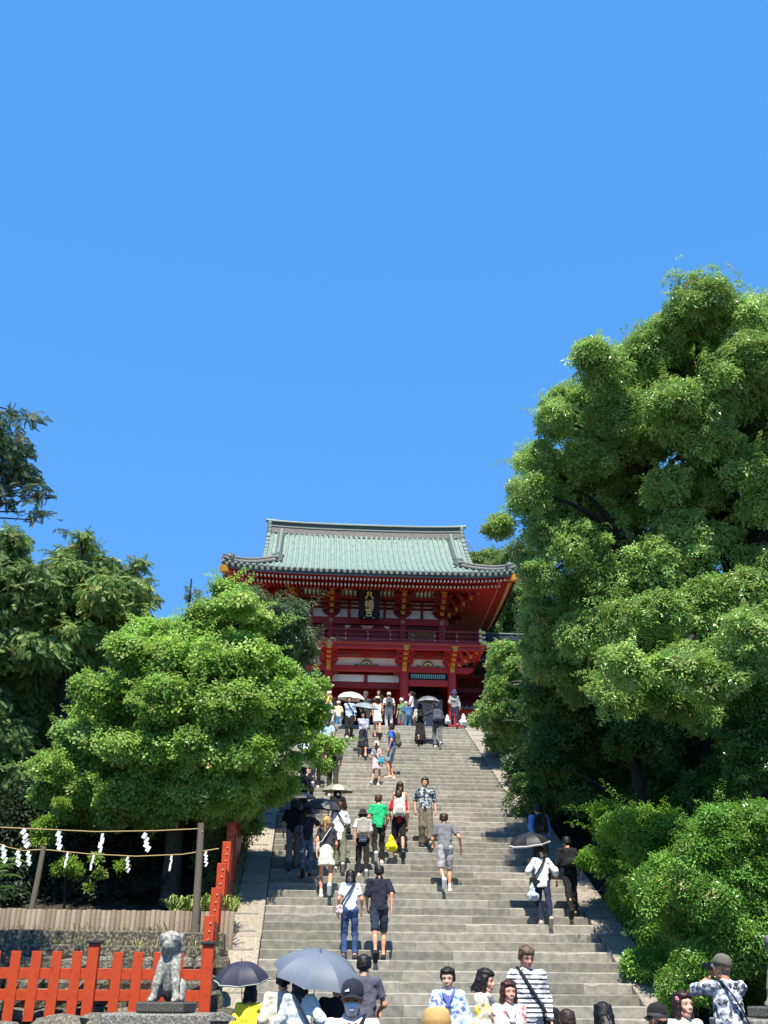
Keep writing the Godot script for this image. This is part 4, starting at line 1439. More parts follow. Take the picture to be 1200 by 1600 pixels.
func build_dogs() -> void:
	var stone := mat("carved granite", lin(0.5, 0.5, 0.455), 0.9, noise_sheet("lichen blotch", 0.024, 5, [[0.0, gray(0.5)], [0.5, gray(0.72)], [0.6, gray(0.8)], [0.68, Color(1, 1, 0.96)], [1.0, gray(1.0)]]), 1.3, noise_sheet("stone grit", 0.09, 3, [], true), 0.7)
	var f := Field.new(Vector3(-0.32, -0.04, -0.4), Vector3(0.32, 0.95, 0.42), 0.0105, 75.0)
	var V := func(x: float, y: float, z: float) -> Vector3: return Vector3(x, y, z)
	f.limb(V.call(0, 0.46, 0.03), V.call(0, 0.2, -0.06), 0.115, 0.13)
	f.limb(V.call(0, 0.2, -0.1), V.call(0, 0.1, -0.2), 0.14, 0.12)
	f.limb(V.call(0, 0.48, 0.05), V.call(0, 0.62, 0.07), 0.095, 0.085)
	f.limb(V.call(0, 0.745, 0.06), V.call(0, 0.735, 0.03), 0.135, 0.13, Vector3(1.02, 0.86, 1))
	f.limb(V.call(0, 0.665, 0.15), V.call(0, 0.655, 0.19), 0.075, 0.06, Vector3(1.15, 0.85, 1))
	f.limb(V.call(0, 0.605, 0.13), V.call(0, 0.6, 0.17), 0.05, 0.04, Vector3(1.3, 0.8, 1))
	f.limb(V.call(-0.012, 0.692, 0.225), V.call(0.012, 0.692, 0.225), 0.026, 0.026)
	for s in [-1, 1]:
		f.limb(V.call(s * 0.03, 0.785, 0.165), V.call(s * 0.1, 0.795, 0.135), 0.024, 0.022)
		f.limb(V.call(s * 0.058, 0.748, 0.168), V.call(s * 0.058, 0.748, 0.172), 0.026, 0.026)
		f.limb(V.call(s * 0.135, 0.8, 0.02), V.call(s * 0.15, 0.69, 0.03), 0.034, 0.024, Vector3(0.7, 1, 1.2))
		f.limb(V.call(s * 0.09, 0.44, 0.07), V.call(s * 0.125, 0.22, 0.12), 0.066, 0.052)
		f.limb(V.call(s * 0.125, 0.22, 0.12), V.call(s * 0.15, 0.04, 0.15), 0.052, 0.042)
		f.limb(V.call(s * 0.152, 0.028, 0.15), V.call(s * 0.158, 0.024, 0.225), 0.044, 0.036)
		f.limb(V.call(s * 0.13, 0.17, -0.1), V.call(s * 0.16, 0.09, 0.0), 0.11, 0.085, Vector3(0.8, 1, 1))
		f.limb(V.call(s * 0.185, 0.03, -0.02), V.call(s * 0.195, 0.026, 0.07), 0.045, 0.038)
		for j in 3: f.limb(V.call(s * (0.14 + 0.014 * j), 0.02, 0.24), V.call(s * (0.14 + 0.014 * j), 0.016, 0.255), 0.012, 0.01)
		for j in 4: f.limb(V.call(s * (0.1 + 0.008 * j), 0.66 - j * 0.05, 0.0 - j * 0.01), V.call(s * (0.1 + 0.008 * j), 0.64 - j * 0.05, 0.02), 0.026, 0.022)
	f.limb(V.call(0, 0.2, -0.25), V.call(0, 0.42, -0.26), 0.055, 0.045)
	f.limb(V.call(0, 0.42, -0.26), V.call(0, 0.52, -0.2), 0.045, 0.025)
	var n := FastNoiseLite.new()
	n.frequency = 7.0
	var dog := f.mesh(n, 0.006)
	var a := thing("stone_dog", "seated weathered stone guardian dog facing us before the red fence", "statue", Vector3(-1.735, 1.535, -15.05), -0.16)
	put("carving", dog, stone, a)
	put("plinth", box(Vector3(0.63, 0.13, 0.66), 0.02), mat("dark plinth", lin(0.12, 0.12, 0.11), 0.92, noises["lichen blotch"], 3.0, noises["stone grit"], 1.0), a, Transform3D(Basis.IDENTITY, Vector3(0, -0.066, 0)))
	var ped := thing("pedestal", "square grey granite pedestal under the left stone dog", "pedestal", Vector3(-1.76, 0.35, -15.1))
	var gran := mat("pedestal granite", lin(0.34, 0.335, 0.31), 0.9, noises["lichen blotch"], 2.0, noises["stone grit"], 0.8)
	put("top_slab", box(Vector3(1.42, 0.2, 1.36), 0.02), gran, ped, Transform3D(Basis.IDENTITY, Vector3(0, 0.95, 0)))
	put("shaft", box(Vector3(1.2, 0.86, 1.15), 0.02), gran, ped, Transform3D(Basis.IDENTITY, Vector3(0, 0.42, 0)))
	var b := thing("stone_dog", "stone guardian dog at the right edge beside the man with the camera", "statue", Vector3(6.16, 1.54, -14.0), -0.75)
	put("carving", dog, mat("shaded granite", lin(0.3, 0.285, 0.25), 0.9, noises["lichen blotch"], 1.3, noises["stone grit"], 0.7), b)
	put("plinth", box(Vector3(0.78, 0.13, 0.72), 0.02), mats["dark plinth"], b, Transform3D(Basis.IDENTITY, Vector3(0, -0.066, 0)))
	var ped2 := thing("pedestal", "stepped granite pedestal under the right stone dog", "pedestal", Vector3(6.1, 0.35, -14.05))
	put("top_slab", box(Vector3(1.5, 0.2, 1.4), 0.02), gran, ped2, Transform3D(Basis.IDENTITY, Vector3(0.05, 0.95, 0)))
	put("shaft", box(Vector3(1.25, 0.86, 1.2), 0.02), gran, ped2, Transform3D(Basis.IDENTITY, Vector3(0.05, 0.42, 0)))
	# small roofed notice stone beside the pedestal
	var sg := thing("notice_stone", "small grey stone marker with a peaked cap beside the pedestal", "stone marker", Vector3(-0.93, 0.35, -13.5))
	put("pillar", box(Vector3(0.2, 1.0, 0.14), 0.01), gran, sg, Transform3D(Basis.IDENTITY, Vector3(0, 0.5, 0)))
	var st := begin()
	prism(st, PackedVector2Array([Vector2(-0.19, 1.0), Vector2(0.19, 1.0), Vector2(0.19, 1.03), Vector2(0.0, 1.1), Vector2(-0.19, 1.03)]), 0.26)
	put("cap", done(st), gran, sg)

# ---------------------------------------------------------------- the gate
const HALF := 6.4       # half width of the eaves
const DEEP := 5.2       # half depth of the eaves
const GABLE := 4.75
const HIPX := 4.15
const HIPZ := 2.95

func roof_at(z: float) -> float:       # height over the platform, by distance in front of the ridge
	return 10.25 - 1.17 * z + 0.079 * z * z

func roof_y(x: float, z: float) -> float:
	var inward := minf(DEEP - absf(z), HALF - absf(x)) if absf(x) > HIPX and absf(z) > HIPZ - 0.001 else DEEP - absf(z)
	var y := roof_at(DEEP - inward)
	var u := clampf(absf(x) / HALF, 0, 1)
	return y + 0.2 * pow(u, 5) * pow(clampf(absf(z) / DEEP, 0, 1), 3) + 0.04 * u * u

func side_y(x: float, z: float) -> float:      # the skirt roof under the gables
	var u := clampf(absf(x) / HALF, 0, 1)
	var w := clampf(absf(z) / DEEP, 0, 1)
	return roof_at(DEEP - (HALF - absf(x))) + 0.2 * pow(u, 3) * pow(w, 5) + 0.04 * u * u

func plate(parent: Node, called: String, c: Vector3, s: Vector3, m: Material, bev := 0.0, rot := Basis.IDENTITY) -> void:
	put(called, box(s, bev), m, parent, Transform3D(rot, c))

func bar_set(st: SurfaceTool, cx: float, cy: float, size: float, strokes: Array, wid: float, z: float) -> void:
	for s in strokes:
		for i in s.size() - 1:
			var a := Vector3(cx + (s[i][0] - 0.5) * size, cy + (s[i][1] - 0.5) * size, z)
			var b := Vector3(cx + (s[i + 1][0] - 0.5) * size, cy + (s[i + 1][1] - 0.5) * size, z)
			var d := b - a
			bx(st, (a + b) * 0.5, Vector3(d.length() + wid * 0.7, wid, 0.02 + 0.0006 * (i % 3)), Basis(Vector3.BACK, atan2(d.y, d.x)))

func build_gate() -> void:
	var wear := noise_sheet("paint wear", 0.012, 4, [[0.0, gray(0.82)], [0.4, gray(0.97)], [1.0, gray(1.0)]])
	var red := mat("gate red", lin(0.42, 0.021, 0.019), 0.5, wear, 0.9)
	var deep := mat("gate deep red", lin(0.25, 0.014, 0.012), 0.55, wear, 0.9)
	var orange := mat("deck edge red", lin(0.46, 0.04, 0.016), 0.5, wear, 1.4)
	var white := mat("gate plaster", lin(0.85, 0.84, 0.8), 0.85, wear, 0.8)
	var gold := mat("gilt fitting", lin(0.74, 0.33, 0.03), 0.38, null, 1, null, 0, true, 0.35)
	var pale_gold := mat("pale gilt", lin(0.78, 0.66, 0.34), 0.4, null, 1, null, 0, true, 0.2)
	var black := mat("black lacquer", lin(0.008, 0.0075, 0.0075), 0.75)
	var green := mat("slat green", lin(0.1, 0.33, 0.24), 0.6)
	var pale := mat("slat white", lin(0.78, 0.8, 0.72), 0.7)
	var stone := mat("court paving", lin(0.3, 0.285, 0.25), 0.9)
	var g := thing("shrine_gate", "two-storey vermilion shrine gate with a verdigris copper roof at the top of the stairs", "gate", Vector3(2.4, 11.85, -46.2), -0.008)
	# platform and its steps
	var st := begin()
	bx(st, Vector3(0, -0.4, -0.3), Vector3(9.4, 0.8, 6.9), Basis.IDENTITY, 0.02)
	for k in 3: bx(st, Vector3(0, -0.2 - 0.2 * k - 0.2, 3.3 + 0.33 * k), Vector3(6.0, 0.4, 0.33), Basis.IDENTITY, 0.012)
	put("platform", done(st), stone, g)
	var cols := [-3.81, -1.68, 1.68, 3.81]
	# columns, lower storey
	var cm := begin()
	tube(cm, [Vector3(0, 0, 0), Vector3(0, 1.5, 0), Vector3(0, 2.98, 0)], [0.195, 0.195, 0.185], 20)
	var col_mesh := done(cm)
	var base_mesh := begin()
	lathe(base_mesh, [Vector2(0.34, 0), Vector2(0.34, 0.06), Vector2(0.24, 0.12), Vector2(0, 0.12)], 16)
	var bm := done(base_mesh)
	for x in cols:
		for z in [2.2, 0.0, -2.2]:
			put("column", col_mesh, red, g, Transform3D(Basis.IDENTITY, Vector3(x, 0.05, z)))
			put("column_base", bm, stone, g, Transform3D(Basis.IDENTITY, Vector3(x, 0, z)))
	# tie beams with shaped noses, and lower rails
	for z in [2.2, 0.0, -2.2]:
		plate(g, "tie_beam", Vector3(0, 2.81, z), Vector3(8.7, 0.24, 0.2), red, 0.012)
	for s in [-1, 1]:
		st = begin()
		prism(st, PackedVector2Array([Vector2(0, 0.0), Vector2(0.3, 0.02), Vector2(0.42, 0.1), Vector2(0.5, 0.2), Vector2(0.38, 0.26), Vector2(0, 0.26)]), 0.19, Transform3D(Basis.IDENTITY if s > 0 else Basis(Vector3.UP, PI), Vector3(s * 4.3, 2.68, 2.2)))
		put("beam_nose", done(st), red, g)
		plate(g, "tie_beam", Vector3(s * 3.81, 2.81, 0), Vector3(0.18, 0.22, 4.2), red, 0.01)
		plate(g, "side_rail", Vector3(s * 2.745, 2.22, 2.2), Vector3(1.78, 0.26, 0.17), red, 0.01)
		# latticed transom
		plate(g, "transom_frame", Vector3(s * 2.745, 2.52, 2.17), Vector3(1.76, 0.33, 0.05), black)
		for i in 16:
			plate(g, "transom_slat", Vector3(s * 2.745 - 0.72 + 0.096 * i, 2.52, 2.215), Vector3(0.055, 0.19, 0.03), mat("transom green", lin(0.22, 0.48, 0.4), 0.6))
		# the bay below: dark recess with a pale screen
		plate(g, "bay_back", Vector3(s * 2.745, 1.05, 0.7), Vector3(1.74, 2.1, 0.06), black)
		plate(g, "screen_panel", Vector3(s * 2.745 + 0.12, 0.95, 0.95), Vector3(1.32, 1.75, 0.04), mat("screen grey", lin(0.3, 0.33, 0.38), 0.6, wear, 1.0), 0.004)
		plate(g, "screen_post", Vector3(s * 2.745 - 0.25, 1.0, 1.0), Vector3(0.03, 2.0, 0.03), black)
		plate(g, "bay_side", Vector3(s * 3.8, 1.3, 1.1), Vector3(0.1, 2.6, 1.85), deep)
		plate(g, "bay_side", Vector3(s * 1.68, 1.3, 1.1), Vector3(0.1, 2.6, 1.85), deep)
	# middle bay: white panels over a dark lintel, then the passage
	for s in [-1, 1]:
		plate(g, "plaster_panel", Vector3(s * 0.78, 2.5, 1.75), Vector3(1.42, 0.3, 0.06), white)
		st = begin()
		prism(st, PackedVector2Array([Vector2(0, 0), Vector2(0.3, 0.0), Vector2(0.24, -0.1), Vector2(0.1, -0.16), Vector2(0, -0.3)]), 0.12, Transform3D(Basis.IDENTITY if s < 0 else Basis(Vector3.UP, PI), Vector3(s * 1.5, 2.69, 2.16)))
		put("corner_bracket", done(st), deep, g)
	plate(g, "strut", Vector3(0, 2.5, 1.79), Vector3(0.16, 0.32, 0.1), deep)
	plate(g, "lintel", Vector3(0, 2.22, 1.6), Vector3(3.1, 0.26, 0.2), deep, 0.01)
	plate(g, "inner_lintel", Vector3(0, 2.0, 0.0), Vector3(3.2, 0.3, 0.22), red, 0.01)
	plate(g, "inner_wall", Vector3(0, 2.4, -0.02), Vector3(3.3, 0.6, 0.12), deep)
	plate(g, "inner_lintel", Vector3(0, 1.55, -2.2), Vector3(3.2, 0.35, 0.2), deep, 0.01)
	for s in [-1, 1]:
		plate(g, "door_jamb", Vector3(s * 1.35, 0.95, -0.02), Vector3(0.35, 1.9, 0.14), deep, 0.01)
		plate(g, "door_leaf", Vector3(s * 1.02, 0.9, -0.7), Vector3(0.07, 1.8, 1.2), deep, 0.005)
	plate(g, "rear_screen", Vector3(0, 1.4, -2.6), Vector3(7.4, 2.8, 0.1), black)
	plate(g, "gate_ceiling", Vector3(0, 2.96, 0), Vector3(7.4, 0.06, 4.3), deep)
	# plaster band and beams under the deck
	plate(g, "plaster_band", Vector3(0, 3.12, 2.16), Vector3(7.6, 0.4, 0.08), white)
	for s in [-1, 1]: plate(g, "plaster_band", Vector3(s * 3.78, 3.12, 0), Vector3(0.08, 0.4, 4.3), white)
	for spec in [[3.335, 0.06, 0.0], [3.455, 0.06, 0.01], [3.575, 0.08, 0.02]]:
		plate(g, "bracket_beam", Vector3(0, spec[0], 2.24 + spec[2]), Vector3(7.9, spec[1], 0.14), red, 0.008)
	plate(g, "plaster_strip", Vector3(0, 3.48, 2.2), Vector3(7.7, 0.3, 0.06), white)
	# carved frog-leg struts
	for x in [-2.745, 0.0, 2.745]:
		st = begin()
		var arc := PackedVector2Array()
		for i in 11: arc.append(Vector2(-0.24 * cos(PI * i / 10), 0.04 + 0.24 * sin(PI * i / 10)))
		arc.append(Vector2(0.3, 0.0)); arc.append(Vector2(-0.3, 0.0))
		prism(st, arc, 0.07, Transform3D(Basis.IDENTITY, Vector3(x, 2.93, 2.25)))
		for s in [-1, 1]:
			prism(st, PackedVector2Array([Vector2(s * 0.3, 0), Vector2(s * 0.55, 0), Vector2(s * 0.5, 0.07), Vector2(s * 0.38, 0.09)]), 0.05, Transform3D(Basis.IDENTITY, Vector3(x, 2.93, 2.23)))
		put("carved_strut", done(st), mat("carving green", lin(0.16, 0.26, 0.17), 0.7, noise_sheet("carving", 0.05, 4, [[0.0, Color(0.6, 0.75, 0.6)], [0.45, Color(0.9, 0.95, 0.8)], [0.55, Color(1.0, 0.75, 0.4)], [1.0, Color(1, 1, 1)]]), 3.0), g)
		st = begin()
		for k in 5:
			var a := PI * (0.1 + 0.2 * k)
			lathe(st, [Vector2(0.045, 0), Vector2(0.03, 0.03), Vector2(0, 0.035)], 8, Transform3D(Basis(Vector3.RIGHT, PI / 2), Vector3(x - 0.13 * cos(a), 3.0 + 0.11 * sin(a), 2.285)))
		put("carved_flower", done(st), pale_gold if x != 0 else mat("carving pale", lin(0.5, 0.5, 0.36), 0.6), g)
	# bracket sets
	var set_low := func(x: float, z: float, dir: Vector3, steps: int, y0: float, rise: float, out: float, gild: Material) -> void:
		var side := Vector3(dir.z, 0, -dir.x)
		var rot := Basis(side, Vector3.UP, dir)
		var wood := begin()
		for i in steps:
			var y := y0 + rise * i
			var o := out * i
			bx(wood, Vector3(x, y, z) + dir * (o * 0.5 + out * 0.35), Vector3(0.13, rise * 0.55, o + out * 0.9), rot, 0.008)
			bx(wood, Vector3(x, y + rise * 0.42, z) + dir * (o + out * 0.62), Vector3(0.26, rise * 0.42, 0.24), rot, 0.012)
			var wide := 0.74 + 0.14 * (i % 2)
			var arm := PackedVector2Array([Vector2(-wide * 0.5, 0.12), Vector2(-wide * 0.5, 0.06), Vector2(-wide * 0.38, -0.04), Vector2(-0.2, -0.09), Vector2(0.2, -0.09), Vector2(wide * 0.38, -0.04), Vector2(wide * 0.5, 0.06), Vector2(wide * 0.5, 0.12)])
			prism(wood, arm, 0.12, Transform3D(rot, Vector3(x, y + rise * 0.1, z) + dir * (o + 0.02 * i)))
			for s in [-1, 1]:
				bx(wood, Vector3(x, y + 0.16, z) + dir * o + side * (s * wide * 0.42), Vector3(0.2, 0.1, 0.2), rot, 0.012)
			var caps := begin()
			bx(caps, Vector3(x, y + 0.01, z) + dir * (o + out * 0.62 + 0.135), Vector3(0.19, maxf(rise * 0.75, 0.15), 0.03), rot, 0.006)
			prism(caps, PackedVector2Array([Vector2(-0.17, 0.11), Vector2(-0.07, -0.03), Vector2(0.07, -0.03), Vector2(0.17, 0.11)]), 0.03, Transform3D(rot, Vector3(x, y + rise * 0.45, z) + dir * (o + out * 0.62 + 0.14)))
			put("gilt_cap", done(caps), gild, g)
		put("bracket_set", done(wood), red if gild == gold else deep, g)
	var amber := mat("gilt shade", lin(0.62, 0.27, 0.03), 0.42, null, 1, null, 0, true, 0.3)
	for x in cols:
		set_low.call(x, 2.3, Vector3.BACK, 4, 3.0, 0.125, 0.3, gold)
		plate(g, "gilt_nose", Vector3(x, 2.83, 2.43), Vector3(0.19, 0.3, 0.05), gold, 0.01)
	for s in [-1, 1]:
		for z in [0.0, 2.2]: set_low.call(s * 3.9, z, Vector3(s, 0, 0), 4, 3.0, 0.125, 0.29, gold)
		set_low.call(s * 3.87, 2.27, Vector3(s * 0.7071, 0, 0.7071), 5, 3.0, 0.12, 0.33, gold)
	for x in [0.0, -2.745, 2.745]:
		st = begin()
		prism(st, PackedVector2Array([Vector2(-0.28, 0.3), Vector2(-0.28, 0.14), Vector2(-0.12, 0.1), Vector2(-0.1, 0), Vector2(0.1, 0), Vector2(0.12, 0.1), Vector2(0.28, 0.14), Vector2(0.28, 0.3)]), 0.16, Transform3D(Basis.IDENTITY, Vector3(x, 3.3, 2.3)))
		put("block_strut", done(st), red, g)
	# deck
	var DX := 5.1
	var DZ := 3.52
	plate(g, "deck_floor", Vector3(0, 3.69, 0), Vector3(DX * 2 - 0.1, 0.06, DZ * 2 - 0.1), red)
	for s in [-1, 1]:
		plate(g, "deck_edge_beam", Vector3(0, 3.44, s * (DZ - 0.1)), Vector3(DX * 2 - 0.05, 0.15, 0.16), red, 0.01)
		plate(g, "deck_edge_board", Vector3(0, 3.585, s * (DZ - 0.05)), Vector3(DX * 2 + 0.25, 0.12, 0.2), orange, 0.015)
		plate(g, "deck_edge_beam", Vector3(s * (DX - 0.1), 3.43, 0), Vector3(0.16, 0.14, DZ * 2 - 0.45), red, 0.01)
		plate(g, "deck_edge_board", Vector3(s * (DX - 0.05), 3.588, 0), Vector3(0.2, 0.12, DZ * 2 - 0.42), orange, 0.015)
		for t in [-1, 1]:
			plate(g, "gilt_corner", Vector3(s * (DX + 0.16), 3.585, t * (DZ - 0.05)), Vector3(0.1, 0.14, 0.22), pale_gold, 0.01)
	# railing
	for s in [-1, 1]:
		for yy in [[3.8, 0.1], [4.02, 0.06], [4.24, 0.085]]:
			plate(g, "railing_bar", Vector3(0, yy[0], s * (DZ - 0.16)), Vector3(DX * 2 - 0.1, yy[1], yy[1]), red if yy[0] < 4 else deep, 0.012)
			plate(g, "railing_bar", Vector3(s * (DX - 0.16), yy[0] + 0.004, 0), Vector3(yy[1], yy[1], DZ * 2 - 0.1), deep, 0.012)
			for t in [-1, 1]:
				plate(g, "gilt_end", Vector3(s * (DX - 0.02), yy[0], t * (DZ - 0.16)), Vector3(0.2, yy[1] + 0.03, yy[1] + 0.03), pale_gold, 0.01)
				plate(g, "gilt_end", Vector3(s * (DX - 0.16), yy[0] + 0.012, t * (DZ - 0.02)), Vector3(yy[1] + 0.03, yy[1] + 0.03, 0.2), pale_gold, 0.01)
	for i in 11:
		var x := -4.9 + 0.98 * i
		plate(g, "railing_post", Vector3(x, 3.98, DZ - 0.16), Vector3(0.09, 0.56, 0.09), deep, 0.008)
		for yy in [3.8, 4.02]:
			st = begin()
			lathe(st, [Vector2(0.028, 0), Vector2(0.02, 0.012), Vector2(0, 0.016)], 8, Transform3D(Basis(Vector3.RIGHT, PI / 2), Vector3(x, yy, DZ - 0.105)))
			put("rivet", done(st), mat("rivet white", lin(0.75, 0.7, 0.6), 0.4), g)
	# upper storey
	var up := [-3.4, -1.62, 1.63, 3.42]
	var uz := 1.9
	st = begin()
	tube(st, [Vector3(0, 3.7, 0), Vector3(0, 5.4, 0)], [0.17, 0.165], 18)
	var um := done(st)
	for x in up:
		for z in [uz, -uz]: put("upper_column", um, red, g, Transform3D(Basis.IDENTITY, Vector3(x, 0, z)))
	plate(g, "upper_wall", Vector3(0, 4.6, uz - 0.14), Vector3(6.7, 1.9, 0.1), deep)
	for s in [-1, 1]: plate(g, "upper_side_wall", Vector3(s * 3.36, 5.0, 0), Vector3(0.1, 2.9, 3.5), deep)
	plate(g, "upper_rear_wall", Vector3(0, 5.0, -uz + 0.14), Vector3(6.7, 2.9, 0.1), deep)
	plate(g, "upper_tie_beam", Vector3(0, 5.12, uz), Vector3(7.5, 0.32, 0.19), red, 0.012)
	plate(g, "sill_beam", Vector3(0, 4.05, uz), Vector3(6.9, 0.16, 0.17), red, 0.01)
	for s in [-1, 1]:
		plate(g, "window_frame", Vector3(s * 2.52, 4.55, uz - 0.05), Vector3(1.4, 0.62, 0.06), black)
		for i in 14:
			plate(g, "window_slat", Vector3(s * 2.52 - 0.6 + 0.0925 * i, 4.5, uz + 0.005), Vector3(0.045, 0.46, 0.04), mat("window slat", lin(0.35, 0.3, 0.1), 0.6))
		plate(g, "upper_door", Vector3(s * 0.75, 4.5, uz - 0.05), Vector3(1.4, 0.85, 0.06), deep, 0.01)
	for x in up:
		st = begin()
		var ring := []
		for i in 15: ring.append(Vector3(x + 0.07 * cos(TAU * i / 14), 5.08 + 0.07 * sin(TAU * i / 14), uz + 0.19))
		tube(st, ring, [0.022], 6, false)
		put("nail_cover", done(st), mat("nail cover", lin(0.75, 0.6, 0.36), 0.4), g)
	# upper plaster and beams
	plate(g, "upper_plaster", Vector3(0, 5.48, uz - 0.02), Vector3(7.0, 0.44, 0.08), white)
	for spec in [[5.74, 0.09, 0.05], [5.92, 0.09, 0.07], [6.12, 0.1, 0.09]]:
		plate(g, "upper_beam", Vector3(0, spec[0], uz + spec[2]), Vector3(7.2, spec[1], 0.14), deep, 0.008)
	for y in [5.83, 6.02]: plate(g, "upper_strip", Vector3(0, y, uz + 0.03), Vector3(7.0, 0.085, 0.06), white)
	plate(g, "upper_wall", Vector3(0, 6.6, uz - 0.05), Vector3(7.0, 1.0, 0.1), deep)
	for x in [-2.52, 2.52, -0.82, 0.82]:
		plate(g, "short_strut", Vector3(x, 5.75, uz + 0.09), Vector3(0.12, 0.95, 0.1), deep, 0.008)
	for x in up: set_low.call(x, uz + 0.05, Vector3.BACK, 4, 5.42, 0.19, 0.3, amber)
	for s in [-1, 1]:
		set_low.call(s * 3.47, uz + 0.02, Vector3(s * 0.7071, 0, 0.7071), 6, 5.42, 0.17, 0.42, amber)
		set_low.call(s * 3.47, uz, Vector3(s, 0, 0), 4, 5.42, 0.19, 0.3, amber)
		set_low.call(s * 3.47, 0.0, Vector3(s, 0, 0), 4, 5.42, 0.19, 0.3, amber)
	# ribbed coving between the upper brackets: white slats on green, set in a curved opening
	for b in [[-3.27, -1.98], [-1.27, -0.47], [0.47, 1.27], [1.98, 3.27]]:
		var w: float = b[1] - b[0]
		var cx: float = (b[0] + b[1]) * 0.5
		put("coving_back", box(Vector3(w - 0.1, 0.36, 0.03)), mat("coving green", lin(0.06, 0.2, 0.11), 0.7), g, Transform3D(Basis(Vector3.RIGHT, 0.35), Vector3(cx, 6.22, uz + 0.72)))
		var n := int(w / 0.165)
		for i in n:
			var xx := cx - w * 0.5 + (i + 0.5) * w / n
			var e: float = absf(xx - cx) / (w * 0.5)
			put("coving_rib", box(Vector3(w / n * 0.55, 0.36 * sqrt(maxf(1.0 - pow(e, 4.0), 0.2)), 0.04)), pale, g, Transform3D(Basis(Vector3.RIGHT, 0.35), Vector3(xx, 6.2, uz + 0.75)))
	plate(g, "eave_purlin", Vector3(0, 6.48, uz + 1.15), Vector3(8.9, 0.16, 0.18), deep, 0.01)
	plate(g, "eave_purlin", Vector3(0, 5.98, uz + 0.78), Vector3(8.2, 0.1, 0.14), deep, 0.01)
	for s in [-1, 1]:
		plate(g, "eave_purlin", Vector3(s * (3.4 + 1.12), 6.48, 0), Vector3(0.18, 0.16, 6.0), deep, 0.01)
	# soffit: boards above two tiers of rafters
	var soffit := begin()
	for s in [-1, 1]:
		var nx := 24
		for i in nx:
			var x0 := -HALF + 0.12 + (2 * HALF - 0.24) * i / nx
			var x1 := -HALF + 0.12 + (2 * HALF - 0.24) * (i + 1) / nx
			var A := func(x: float, zz: float) -> Vector3: return Vector3(x, roof_y(x, DEEP) - 0.24 + (DEEP - zz) * 0.24, s * zz)
			quad(soffit, A.call(x0, maxf(1.9, absf(x0) - HALF + DEEP - 0.1)), A.call(x1, maxf(1.9, absf(x1) - HALF + DEEP - 0.1)), A.call(x1, DEEP - 0.1), A.call(x0, DEEP - 0.1))
		var nz := 20
		for j in nz:
			var z0 := -DEEP + 0.1 + (2 * DEEP - 0.2) * j / nz
			var z1 := -DEEP + 0.1 + (2 * DEEP - 0.2) * (j + 1) / nz
			var C := func(xx: float, z: float) -> Vector3: return Vector3(s * xx, side_y(HALF, z) - 0.235 + (HALF - xx) * 0.24, z)
			quad(soffit, C.call(maxf(3.4, absf(z0) - DEEP + HALF - 0.1), z0), C.call(maxf(3.4, absf(z1) - DEEP + HALF - 0.1), z1), C.call(HALF - 0.1, z1), C.call(HALF - 0.1, z0))
	put("soffit", done(soffit), mat("soffit red", lin(0.42, 0.032, 0.016), 0.6), g)
	var raf := begin()
	var tips := begin()
	var hatch := begin()
	for i in 76:
		var x := -HALF + 0.2 + (2 * HALF - 0.4) * i / 75.0
		for tier in 2:
			var z1: float = [DEEP - 0.28, DEEP - 0.75][tier]
			if tier == 1 and absf(x) > HALF - 0.55: continue
			var y1: float = roof_y(x, DEEP) - [0.31, 0.40][tier]
			var z0: float = maxf(2.4, absf(x) - HALF + DEEP)
			if z0 > z1 - 0.1: z0 = z1 - 0.1
			var a := Vector3(x, y1 + (z1 - z0) * 0.235, z0)
			var b := Vector3(x, y1, z1)
			for s in [1, -1]:
				var aa := Vector3(a.x, a.y, a.z * s)
				var bb := Vector3(b.x, b.y, b.z * s)
				var d := bb - aa
				bx(raf, (aa + bb) * 0.5, Vector3(0.07, 0.075, d.length()), Basis(Vector3.RIGHT, s * asin(-d.y / d.length())))
				if s > 0: bx(tips, bb + Vector3(0, 0, 0.012), Vector3(0.075, 0.1, 0.02))
	for j in 70:
		var z := -DEEP + 0.2 + (2 * DEEP - 0.4) * j / 69.0
		for s in [-1, 1]:
			for tier in 2:
				var x1: float = [HALF - 0.28, HALF - 0.75][tier]
				var x0: float = maxf(3.9, absf(z) - DEEP + HALF)
				if x0 > x1 - 0.1: x0 = x1 - 0.1
				var y1: float = side_y(HALF, z) - [0.31, 0.40][tier]
				var a := Vector3(s * x0, y1 + (x1 - x0) * 0.235, z)
				var b := Vector3(s * x1, y1, z)
				var d := b - a
				bx(raf, (a + b) * 0.5, Vector3(d.length(), 0.075, 0.07), Basis(Vector3.BACK, atan2(d.y, d.x)))
				bx(hatch, b + Vector3(s * 0.012, 0, 0), Vector3(0.02, 0.08, 0.076))
	stuff(put("rafters", done(raf), mat("rafter red", lin(0.48, 0.035, 0.016), 0.55), g))
	stuff(put("rafter_tips", done(tips), mat("rafter tip", lin(0.9, 0.87, 0.76), 0.6), g))
	stuff(put("side_rafter_tips", done(hatch), pale_gold, g))
	for s in [-1, 1]:
		for t in [-1, 1]:
			st = begin()
			var p0 := Vector3(s * 3.5, 7.0, t * 2.3)
			var p1 := Vector3(s * (HALF - 0.1), roof_y(HALF, DEEP) - 0.33, t * (DEEP - 0.1))
			var d := p1 - p0
			bx(st, (p0 + p1) * 0.5, Vector3(0.24, 0.26, d.length()), Basis.looking_at(-d.normalized()), 0.012)
			put("hip_rafter", done(st), mat("hip rafter", lin(0.5, 0.12, 0.03), 0.5), g)
			st = begin()
			bx(st, p1, Vector3(0.27, 0.28, 0.3), Basis.looking_at(-d.normalized()), 0.012)
			put("gilt_hip_end", done(st), gold, g)
